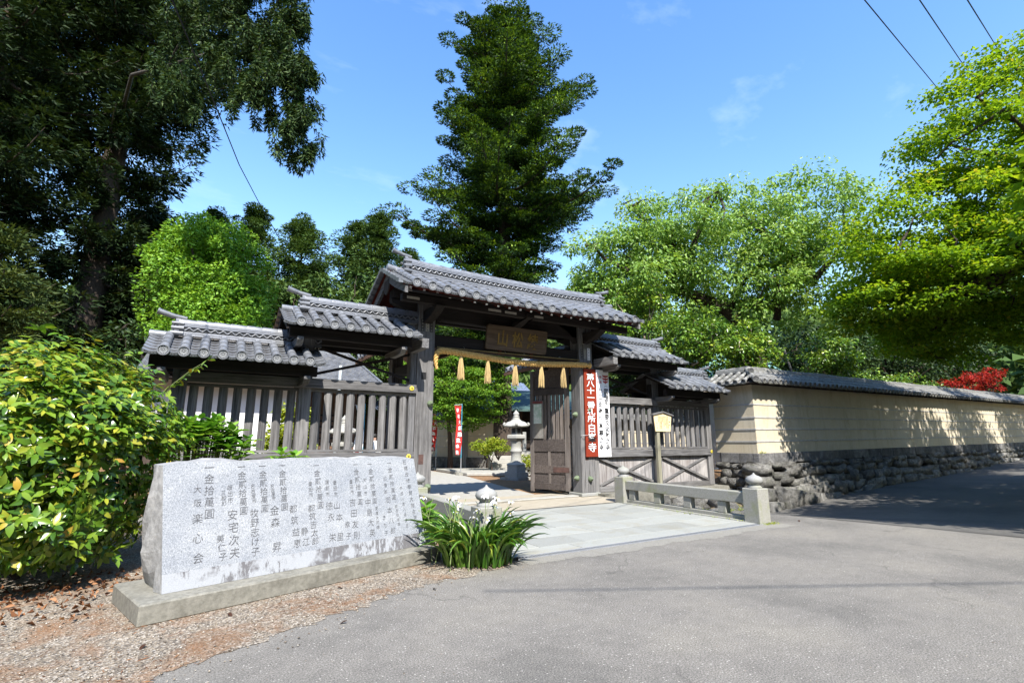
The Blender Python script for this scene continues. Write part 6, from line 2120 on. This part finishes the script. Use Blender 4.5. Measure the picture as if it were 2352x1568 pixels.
broadleaf('clipped_hedge', 'low dark green hedge showing over the wall coping', (29.5, 11.3), 0, [(28, 11.3, 3), (31, 11.3, 3)], [((27.5, 11.4, 3.9), (2.2, .6, .9), 1), ((31.0, 11.3, 4.0), (2.2, .6, .9), 1)], 70, .38, 60, .15, .08, LM_CAM, 181, trunk_r=.08, cat='hedge')

# courtyard planting seen through the doorway and slats
broadleaf('courtyard_maple', 'feathery green maple filling the doorway behind the banners', (11.4, 25.0), 0, [(11.3, 24.8, 1.6), (11.0, 24.4, 2.6), (11.9, 24.4, 3.2)], [((10.6, 23.6, 4.0), (2.4, 1.6, 1.8), 3), ((12.3, 22.9, 4.2), (1.8, 1.4, 1.5), 1.6), ((11.8, 23.4, 2.6), (1.7, 1.2, .6), 1.0), ((9.6, 24.4, 5.4), (2.6, 1.6, 1.4), 1)],
          190, .62, 100, .12, .095, LM_MAPLE2, 191, flat=.24, droop=.12, trunk_r=.16, up=1.2, limbs=16, inner=.2, trunk_pts=[(11.4, 25.0, 0), (11.35, 24.9, .8), (11.2, 24.7, 1.8), (10.9, 24.3, 2.8)])
broadleaf('backdrop_tree', 'dark leafy tree behind the maple in the doorway', (13.6, 31.5), 0, [(13.6, 31.5, 3)], [((13.6, 31.5, 5.8), (4.6, 2, 4.6), 1)], 170, .85, 50, .30, .14, LM_DARK, 193, trunk_r=.3)
broadleaf('azalea_bush', 'rounded yellow green azalea left of the stone lantern', (12.05, 21.6), .13, [(12.05, 21.6, .5), (11.8, 21.8, .6), (12.3, 21.4, .6)], [((11.95, 21.5, 1.22), (.98, .7, .36), 1)], 60, .20, 70, .10, .05, LM_AZ, 195, flat=.6, trunk_r=.045, limbs=20, cat='shrub', droop=-.3)
broadleaf('small_shrub', 'small fresh green shrub right of the stone lantern', (11.95, 18.3), 0, [(11.95, 18.3, .2)], [((11.9, 18.2, .55), (.42, .35, .42), 1)], 30, .16, 50, .09, .045, LM_AZ, 197, trunk_r=.03, limbs=8, cat='shrub', droop=-.2)
broadleaf('leafy_shrub', 'bright leafy shrub glimpsed through the left slats', (2.1, 15.5), 0, [(2.1, 15.5, .7)], [((2.05, 15.4, 1.55), (.62, .6, .95), 1)], 70, .26, 62, .14, .065, LM_AZ, 199, trunk_r=.05, limbs=10, cat='shrub')

# wooded hill on the horizon
hv = []
na, nr = 60, 26
g = np.random.default_rng(201)
hh = lambda r_, a: 21.5 * np.clip((r_ - 48) / 42, 0, 1) ** 1.2 * (1 + .14 * np.sin(a * 9) + .08 * np.sin(a * 23 + 1)) + .10 * np.clip(r_ - 90, 0, 100)
for i in range(na):
    a = R(2 + 140 * i / (na - 1))
    for j in range(nr):
        r_ = 46 + 120 * j / (nr - 1)
        hv.append((r_ * math.cos(a), r_ * math.sin(a), float(hh(r_, a)) - .8))
tag(put('hill', np_mesh('hill', np.array(hv), np.array([(i * nr + j, i * nr + j + 1, (i + 1) * nr + j + 1, (i + 1) * nr + j) for i in range(na - 1) for j in range(nr - 1)]), [mat('wooded ground', (.05, .075, .025), (.03, .045, .015))], smooth=True)), kind='structure')
k = 1100
a = g.uniform(R(4), R(108), k)
r_ = g.uniform(52, 98, k)
C = np.stack([r_ * np.cos(a), r_ * np.sin(a), hh(r_, a) + g.uniform(1.5, 4.0, k)], 1)
per_ = 60
d = unit(g.normal(size=(k * per_, 3)))
P = np.repeat(C, per_, 0) + d * (np.repeat(g.uniform(1.6, 3.2, k), per_) * g.random(k * per_) ** .4)[:, None] * np.array([1, 1, .9])
rv = np.clip(np.repeat(g.normal(.45, .2, k), per_) + .2 * d[:, 2] + g.normal(0, .12, k * per_), 0, 1)
o = leaves('far_woodland', P, unit(d + g.normal(size=d.shape) * .5), unit(UPV * .5 + g.normal(size=d.shape) * .6), g.uniform(.6, 1.1, len(P)), g.uniform(.5, .9, len(P)), LM_HILL, None, g, rv=rv, tri=True)
tag(o, 'mass of green woodland on the hill beyond the gate', 'woodland', kind='stuff')

# ------------------------------------------------------------------ near plants with leaves built one by one
def big_leaf(name, m, L=1., w=.42, fold=.12, curl=.18, tipp=1.0):
    """a pointed leaf along +x, folded on its midrib and curling down"""
    mb = MB()
    xs = [0, .14, .38, .64, .86, 1.0]
    ws = [.015, .62, 1.0, .82, .38, 0]
    vs_ = []
    for x, ww in zip(xs, ws):
        zc = -curl * x * x
        vs_ += [(x * L, ww * w / 2, zc + fold * ww * w), (x * L, 0, zc), (x * L, -ww * w / 2, zc + fold * ww * w)]
    fs = []
    for i in range(5):
        for j in range(2):
            a_, b_ = i * 3 + j, (i + 1) * 3 + j
            fs.append((a_, a_ + 1, b_ + 1, b_))
    mb.add(vs_, [f_[::-1] for f_ in fs], 0, True)
    return mb.mesh(name, [m])


def frame_euler(d, nrm):
    d, nrm = Vector(d).normalized(), Vector(nrm)
    y = nrm.cross(d).normalized()
    z = d.cross(y)
    return Matrix((d, y, z)).transposed().to_euler()


# the big hedge at the left
hd = thing('leafy_hedge', (-2.4, 8.3, 0), 'large rounded hedge of glossy green and yellow leaves left of the monument', 'hedge')
g = np.random.default_rng(301)
ntw = 5600
u = g.uniform(0, 2 * math.pi, ntw)
v = g.uniform(-.75, 1, ntw)
cz = np.sqrt(np.clip(1 - v * v, 0, 1))
pw = lambda a, e: np.sign(a) * np.abs(a) ** e
dirs = np.stack([np.cos(u) * cz, np.sin(u) * cz, v], 1)
shell = np.stack([pw(dirs[:, 0], .72), pw(dirs[:, 1], .72), pw(dirs[:, 2], .72)], 1)
HC, HR = np.array([-2.55, 8.05, 1.24]), np.array([2.12, 1.62, 1.24])
q = np.where(g.random(ntw) < .68, g.uniform(.93, 1.07, ntw), g.uniform(.6, .93, ntw))
lump = 1 + .06 * np.sin(shell[:, 0] * 7 + shell[:, 2] * 5) + .05 * np.sin(shell[:, 1] * 8 - shell[:, 0] * 4)
T = HC + shell * HR * (q * lump)[:, None]
up_sh = (g.random(ntw) < .35) & (dirs[:, 2] > .45)
T[:, 2] += np.where(up_sh, g.uniform(.03, .20, ntw), 0)
keep = (T[:, 2] > .20 + .1 * g.random(ntw)) & (T[:, 1] < 9.9)
T, Dn = T[keep], unit(shell[keep] / HR)
kk = 7
ang = (np.arange(kk) / kk * 2 * math.pi)[None] + g.uniform(0, 6.28, len(T))[:, None]
ax = unit(Dn + UPV * .55 + g.normal(size=Dn.shape) * .3)
e1 = unit(np.cross(ax, g.normal(size=ax.shape)))
e2 = np.cross(ax, e1)
out = e1[:, None] * np.cos(ang)[..., None] + e2[:, None] * np.sin(ang)[..., None]
tilt = g.uniform(.1, .75, (len(T), kk))[..., None]
ld = unit(out + ax[:, None] * tilt + np.array([0, 0, -.22]))
nr_ = unit(ax[:, None] * 1.0 - out * tilt * .6 + g.normal(size=out.shape) * .22)
P = (T[:, None] + out * .02 - ax[:, None] * (np.arange(kk) * .012)[None, :, None]).reshape(-1, 3)
ld, nr_ = ld.reshape(-1, 3), nr_.reshape(-1, 3)
LL = g.uniform(.065, .14, len(P))
view = unit(np.array([0, 0, 1.5]) - P)
dist = np.linalg.norm(P - np.array([0, 0, 1.5]), axis=1)
vis = (P[:, 0] * CR[0] + P[:, 1] * CR[1]) / (P[:, 0] * CF[0] + P[:, 1] * CF[1]) > -1.02
outer = np.repeat((q[keep] > .96), kk)
score = dist + (~vis) * 50 + (~outer) * 20 - .8 * np.abs((nr_ * view).sum(1))
facing = ((P - HC) * view).sum(1) > -.25
seen = np.where(vis & facing, True, g.random(len(P)) < .22)
score = np.where(seen, score, 1e6)
order = np.argsort(score)[:int(seen.sum())]
top = order[:300]
LEAF_H = [big_leaf('leaf', LM_HEDGE1, w=.46, fold=f_, curl=c_) for f_, c_ in ((.10, .12), (.16, .25), (.06, .34))]
for i in top:
    s_ = float(LL[i])
    put('leaf', LEAF_H[i % 3], hd, P[i], frame_euler(ld[i], nr_[i]), (s_, s_, s_))
rest = order[300:]
nL = len(rest)


def leaf8(P, D, N, L, w, fold=.12, curl=.2):
    D = unit(D)
    S = unit(np.cross(N, D))
    N = np.cross(D, S)
    xs = np.array([0, .3, .3, .3, .72, .72, .72, 1.0])
    ys = np.array([0, .5, 0, -.5, .36, 0, -.36, 0]) * w
    zs_ = np.where(ys != 0, fold * w, 0) - curl * xs ** 2
    return P[:, None] + (D[:, None] * xs[None, :, None] + S[:, None] * ys[None, :, None] + N[:, None] * zs_[None, :, None]) * L[:, None, None]


def leaf8_mesh(name, P, D, N, L, w, m, parent, rv, **k_):
    V = leaf8(P, D, N, L, w, **k_)
    n = len(P)
    b_ = (np.arange(n) * 8)[:, None, None]
    tri = np.array([(0, 2, 1), (0, 3, 2), (4, 5, 7), (5, 6, 7)])
    qd = np.array([(1, 2, 5, 4), (2, 3, 6, 5)])
    me = np_mesh(name, V.reshape(-1, 3) - np.array(org(parent)), [(tri[None] + b_).reshape(-1, 3), (qd[None] + b_).reshape(-1, 4)], [m], rv=np.concatenate([np.repeat(rv, 4), np.repeat(rv, 2)]), smooth=True)
    return put(name, me, parent, org(parent))


hgt = np.clip((P[rest, 2] - .3) / 2.4, 0, 1)
tag(leaf8_mesh('foliage', P[rest], ld[rest], nr_[rest], LL[rest], .46, LM_HEDGE, hd, np.clip(g.random(nL) * .85 + .12 * hgt, 0, 1)), kind='stuff')
# inner dark leaves and branches
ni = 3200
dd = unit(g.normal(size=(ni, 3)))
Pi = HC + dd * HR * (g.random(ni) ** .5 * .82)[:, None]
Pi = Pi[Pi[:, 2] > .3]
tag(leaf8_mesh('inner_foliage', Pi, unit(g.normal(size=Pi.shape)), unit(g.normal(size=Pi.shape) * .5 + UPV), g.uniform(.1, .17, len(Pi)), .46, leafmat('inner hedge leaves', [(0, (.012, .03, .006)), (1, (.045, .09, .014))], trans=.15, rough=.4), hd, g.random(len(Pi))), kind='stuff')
mb = MB()
for k in range(26):
    bx, by = g.uniform(-3.9, -1.0), g.uniform(7.4, 9.2)
    tp = HC + unit(g.normal(size=3) + np.array([0, 0, .8])) * HR * .75
    mb.tube([(bx, by, 0), ((bx * 2 + tp[0]) / 3 + g.normal(0, .1), (by * 2 + tp[1]) / 3, tp[2] * .4), tuple(tp)], [.03, .02, .008], 5, cap=False)
mb.build('stems', BARK, hd)
# a stray twig that leans across the end of the wing
tw = MB()
tp = [np.array(p) for p in ((-.62, 8.0, 2.0), (-.40, 8.0, 2.25), (-.22, 8.02, 2.45), (-.02, 8.05, 2.62))]
tw.tube([tuple(p) for p in tp], [.005, .0045, .0035, .002], 5)
two = tw.build('stray_twig', mat('green stem', (.16, .20, .06), rough=.6), hd)
for k in range(34):
    t_ = k / 33
    p = tp[0] * (1 - t_) + tp[3] * t_ + g.normal(0, .008, 3)
    dv_ = unit(np.array([.5, g.normal(0, .6), .5 + g.normal(0, .5)]))
    put('leaf', LEAF_H[0], two, p, frame_euler(dv_, unit(UPV + g.normal(0, .4, 3))), (.10,) * 3)

# hydrangeas behind the monument
LEAF_Y = [big_leaf('leaf', LM_HYD, w=.62, fold=f_, curl=c_) for f_, c_ in ((.08, .15), (.12, .28))]


def hydrangea(label, cx, cy, z0, z1, rad, ns, seed):
    g = np.random.default_rng(seed)
    h = thing('hydrangea', (cx, cy, 0), label, 'shrub', 'hydrangeas behind the monument')
    stems = MB()
    tips = []
    for k in range(ns):
        a, r_ = g.uniform(0, 6.28), rad * math.sqrt(g.random())
        tx_, ty_ = cx + r_ * math.cos(a), cy + r_ * math.sin(a) * .7
        tz = z1 - (z1 - z0) * .55 * (r_ / max(rad, .01)) ** 1.5 * g.uniform(.5, 1.2) - g.random() * .12
        stems.tube([(cx + (tx_ - cx) * .4, cy + (ty_ - cy) * .4, .0), (cx + (tx_ - cx) * .8, cy + (ty_ - cy) * .8, tz * .6), (tx_, ty_, tz)], [.012, .009, .006], 5, cap=False)
        tips.append((tx_, ty_, tz))
    stems.build('stems', mat('green stem', (.16, .20, .06), rough=.6), h)
    for tx_, ty_, tz in tips:
        a0 = g.uniform(0, 3.14)
        for lv in range(3):
            for s_ in (0, math.pi):
                a = a0 + lv * 1.57 + s_ + g.normal(0, .15)
                up_ = [.95, .45, .1][lv] + g.normal(0, .1)
                d = np.array([math.cos(a), math.sin(a), up_])
                s2 = [.15, .23, .27][lv] * g.uniform(.85, 1.15)
                put('leaf', LEAF_Y[lv % 2], h, (tx_ + .02 * math.cos(a), ty_ + .02 * math.sin(a), tz - .05 * lv), frame_euler(d, np.array([-math.cos(a) * up_, -math.sin(a) * up_, 1.])), (s2,) * 3)


hydrangea('fresh green hydrangea between the hedge and the monument top', -.02, 9.45, .95, 1.92, .72, 105, 311)
hydrangea('single sprig of broad leaves peeping over the middle of the monument', 1.24, 9.4, 1.0, 1.48, .16, 7, 313)
hydrangea('few broad leaves beside the right end of the monument', 2.85, 7.4, .35, .62, .22, 9, 315)

# irises at the right end of the monument
ir = thing('iris_clump', (3.05, 5.85, 0), 'clump of arching iris blades with small white flowers beside the monument', 'iris')


def blade(name, seed):
    g = np.random.default_rng(seed)
    mb = MB()
    n_ = 9
    lean = g.uniform(.35, .75)
    vs_ = []
    x = z = 0.
    th = R(90) - g.uniform(.1, .3)
    for i in range(n_ + 1):
        t_ = i / n_
        w = .5 * (1 - t_ ** 2.6) * (.75 + .25 * min(1, t_ * 5))
        vs_ += [(x, w, z + .10 * w), (x, 0, z), (x, -w, z + .10 * w)]
        th -= lean * (.10 + .52 * t_)
        x += math.cos(th) / n_
        z += math.sin(th) / n_
    fs = []
    for i in range(n_):
        for j in range(2):
            a_, b_ = i * 3 + j, (i + 1) * 3 + j
            fs.append((a_, b_, b_ + 1, a_ + 1))
    mb.add(vs_, fs, 0, True)
    me_ = mb.mesh(name, [LM_IRIS])
    return me_


BL = [blade('blade', 400 + k) for k in range(9)]
g = np.random.default_rng(321)
for k in range(230):
    a, r_ = g.uniform(0, 6.28), .46 * math.sqrt(g.random())
    x, y = 3.08 + r_ * (math.cos(a) * 1.0 * CR[0] + math.sin(a) * .7 * CF[0]), 5.92 + r_ * (math.cos(a) * CR[1] + math.sin(a) * .7 * CF[1])
    az = a - .55 + g.normal(0, .5)
    L_ = g.uniform(.50, .88)
    put('blade', BL[k % 9], ir, (x, y, 0), (g.normal(0, .08), g.normal(0, .10), az), (L_, g.uniform(.042, .064), L_))
# petals and stems
PETAL_W = mat('white petal', (.82, .82, .86), (.74, .74, .82), rough=.6, bmp=0)


def iris_flower():
    mb = MB()
    for k in range(6):
        a = k * math.pi / 3
        s_ = 1 if k % 2 else .8
        c_, n_ = math.cos(a), math.sin(a)
        pr = lambda x, y, z: (x * c_ - y * n_, x * n_ + y * c_, z)
        mb.add([pr(.004, 0, 0), pr(.022 * s_, .014 * s_, .012), pr(.042 * s_, .012 * s_, .008), pr(.05 * s_, 0, -.006), pr(.042 * s_, -.012 * s_, .008), pr(.022 * s_, -.014 * s_, .012), pr(.022 * s_, 0, .006), pr(.042 * s_, 0, .002)],
               [(0, 6, 1), (0, 5, 6), (1, 6, 7, 2), (6, 5, 4, 7), (2, 7, 3), (7, 4, 3)])
    mb.lathe([(.005, -.03), (.007, -.01), (.003, .0)], 6, mi=1)
    for k in range(3):
        a = k * 2.09 + .5
        mb.tube([(0, 0, 0), (.012 * math.cos(a), .012 * math.sin(a), .02)], [.004, .002], 4, mi=2)
    return mb.mesh('flower', [PETAL_W, mat('green stem', (.16, .20, .06)), BRASS])


FL = iris_flower()
STEM_M = mat('pale green stem', (.25, .32, .12), rough=.6, bmp=0)
for k in range(15):
    a, r_ = g.uniform(0, 6.28), .62 * math.sqrt(g.random())
    x, y = 3.02 + r_ * math.cos(a), 5.98 + r_ * math.sin(a) * .7
    zt = g.uniform(.52, .84)
    dx, dy = g.normal(0, .12, 2)
    tip = (x + dx, y + dy, zt)
    mb = MB().tube([(x, y, 0), (x + dx * .3, y + dy * .3, zt * .6), tip], [.005, .004, .0025], 5, cap=False)
    fl_ = []
    for j in range(3):
        b_ = (x + dx * .7 + g.normal(0, .05), y + dy * .7 + g.normal(0, .05), zt * g.uniform(.75, .98))
        mb.tube([(x + dx * .45, y + dy * .45, zt * .7), b_], [.003, .002], 4, cap=False)
        mb.lathe([(.002, -.012), (.006, 0), (.001, .014)], 5, b_)
    so_ = mb.build('flower_stem', STEM_M, ir)
    s_ = g.uniform(1.0, 1.35)
    put('flower', FL, so_, tip, (g.normal(-.35, .3), g.normal(0, .3), g.uniform(0, 6)), (s_,) * 3)

# weeds at the foot of the newel and the wall
def weeds(name, label, pts, n, L, m, seed):
    g = np.random.default_rng(seed)
    pts = np.array(pts)
    c = pts[g.integers(0, len(pts), n)] + g.normal(0, .05, (n, 3)) * np.array([1, 1, 0])
    d = unit(g.normal(size=(n, 3)) * np.array([1, 1, .3]) + UPV * .9)
    o_ = leaves(name, c, d, unit(g.normal(size=(n, 3)) + UPV * .4), g.uniform(.5, 1.2, n) * L, np.full(n, L * .16), m, None, g)
    return tag(o_, label, 'weeds', kind='stuff')


weeds('weeds', 'tufts of moss and grass at the foot of the railing', [(8.95 + .02 * k, 5.79, 0) for k in range(18)] + [(8.86, 6.2 + .3 * k, .02) for k in range(10)], 260, .05, LM_AZ, 331)
weeds('ditch_weeds', 'low weeds growing between the ditch stones', [(10 + .45 * k, 9.0 + .25 * math.sin(k * 2.), -.35) for k in range(9)] + [(15.25, 9.72, 1.12)], 240, .12, LM_AZ, 333)
random.seed(17)
SCAT = big_leaf('fallen_leaf', LITTER, w=.5, fold=.2, curl=.3)
for i, (x, y) in enumerate([(9.05, 6.75), (8.8, 7.3), (8.82, 7.45), (9.9, 5.7), (.35, 5.36), (1.35, 5.66), (2.2, 5.1), (1.2, 4.62), (-.2, 4.9)]):
    o_ = put('fallen_leaf', SCAT, None, (x, y, .022), (.1, .1, i * 1.3), (.07,) * 3)
    tag(o_, ['dry leaf on the deck edge by the railing, nearest the middle baluster', 'dry leaf on the deck in from the railing, road side one of two', 'dry leaf on the deck in from the railing, gate side one of two', 'lone dry leaf on the road right of the newel', 'dry leaf against the front of the plinth near its left corner', 'dry leaf against the front of the plinth near its middle', 'dry leaf on the gravel before the irises', 'dry leaf where gravel meets asphalt before the monument', 'dry leaf on the gravel by the plinth corner'][i], 'leaf', 'stray fallen leaves')

# ------------------------------------------------------------------ wires
WIRE = mat('black cable', (.015, .015, .017), rough=.6, bmp=0)


def wire(label, pts, r_, group=None):
    P_ = []
    pts = [Vector(p) for p in pts]
    for a, b_ in zip(pts[:-1], pts[1:]):
        for k in range(6): P_.append(a.lerp(b_, k / 6))
    P_.append(pts[-1])
    o_ = MB().tube(P_, [r_] * len(P_), 6).build('overhead_wire', WIRE, None, origin=tuple(pts[0]))
    return tag(o_, label, 'wire', group)


wg = 'overhead wires'
wire('single cable dropping across the sky from the upper left to the storehouse', [(-1.9, 4.0, 8.9), (-1.13, 8.62, 8.44), (-.6, 10.69, 8.42), (.1, 13.8, 8.55), (.86, 16.86, 8.87), (1.5, 19.0, 9.0), (1.99, 20.89, 9.17), (2.6, 24.2, 9.4)], .013, wg)
for lab, a, b_ in (('leftmost of the three wires at the top right', (12.53, 4.25, 11.91), (26.63, 6.6, 16.15)), ('middle of the three wires at the top right', (13.67, 3.56, 11.91), (27.52, 5.85, 17.0)), ('rightmost of the three wires at the top right', (14.65, 2.96, 11.91), (25.8, 4.59, 16.71))):
    a, b_ = Vector(a), Vector(b_)
    wire(lab, [a - (b_ - a) * .8, a, a.lerp(b_, .5), b_, b_ + (b_ - a) * .8], .014, wg)
wire('cable behind the camera whose shadow crosses the asphalt', [(.3, -3.0, 8.9), (.99, -3.38, 8.9), (5.37, -5.74, 8.9), (16, -11.5, 8.9)], .014, wg)

# ------------------------------------------------------------------ wooded slope behind the road, out of view, added to cut the fill light from the sky
g = np.random.default_rng(501)
k = 520
a = g.uniform(R(150), R(345), k)
r_ = g.uniform(24, 38, k)
hb = lambda r_: np.clip((r_ - 20) / 16, 0, 1) * 9
C = np.stack([r_ * np.cos(a), r_ * np.sin(a), hb(r_) + g.uniform(0, 1, k) ** .7 * 10], 1)
sdir = np.array([-.283, -.957])                            # leave the sun's own gap a little lower
per_ = 46
d = unit(g.normal(size=(k * per_, 3)))
P = np.repeat(C, per_, 0) + d * (np.repeat(g.uniform(1.8, 3.4, k), per_) * g.random(k * per_) ** .4)[:, None]
o = leaves('sky_blocker_woodland', P, unit(d + g.normal(size=d.shape) * .5), unit(UPV * .4 + g.normal(size=d.shape) * .7), g.uniform(.9, 1.6, len(P)), g.uniform(.6, 1.0, len(P)), LM_DARK, None, g)
tag(o, 'unseen dark woodland added behind the viewer to cut the sky light', 'woodland', kind='stuff')
hv = []
for i in range(50):
    a = R(145 + 205 * i / 49)
    for j in range(10):
        r_ = 22 + 8 * j
        hv.append((r_ * math.cos(a), r_ * math.sin(a), float(np.clip((r_ - 22) / 16, 0, 1.4)) * 9 - .3))
tag(put('sky_blocker_slope', np_mesh('sky_blocker_slope', np.array(hv), np.array([(i * 10 + j, i * 10 + j + 1, (i + 1) * 10 + j + 1, (i + 1) * 10 + j) for i in range(49) for j in range(9)]), [MATS['wooded ground']], smooth=True)), kind='structure')  # unseen ground under the added woodland, blocks low sky light too
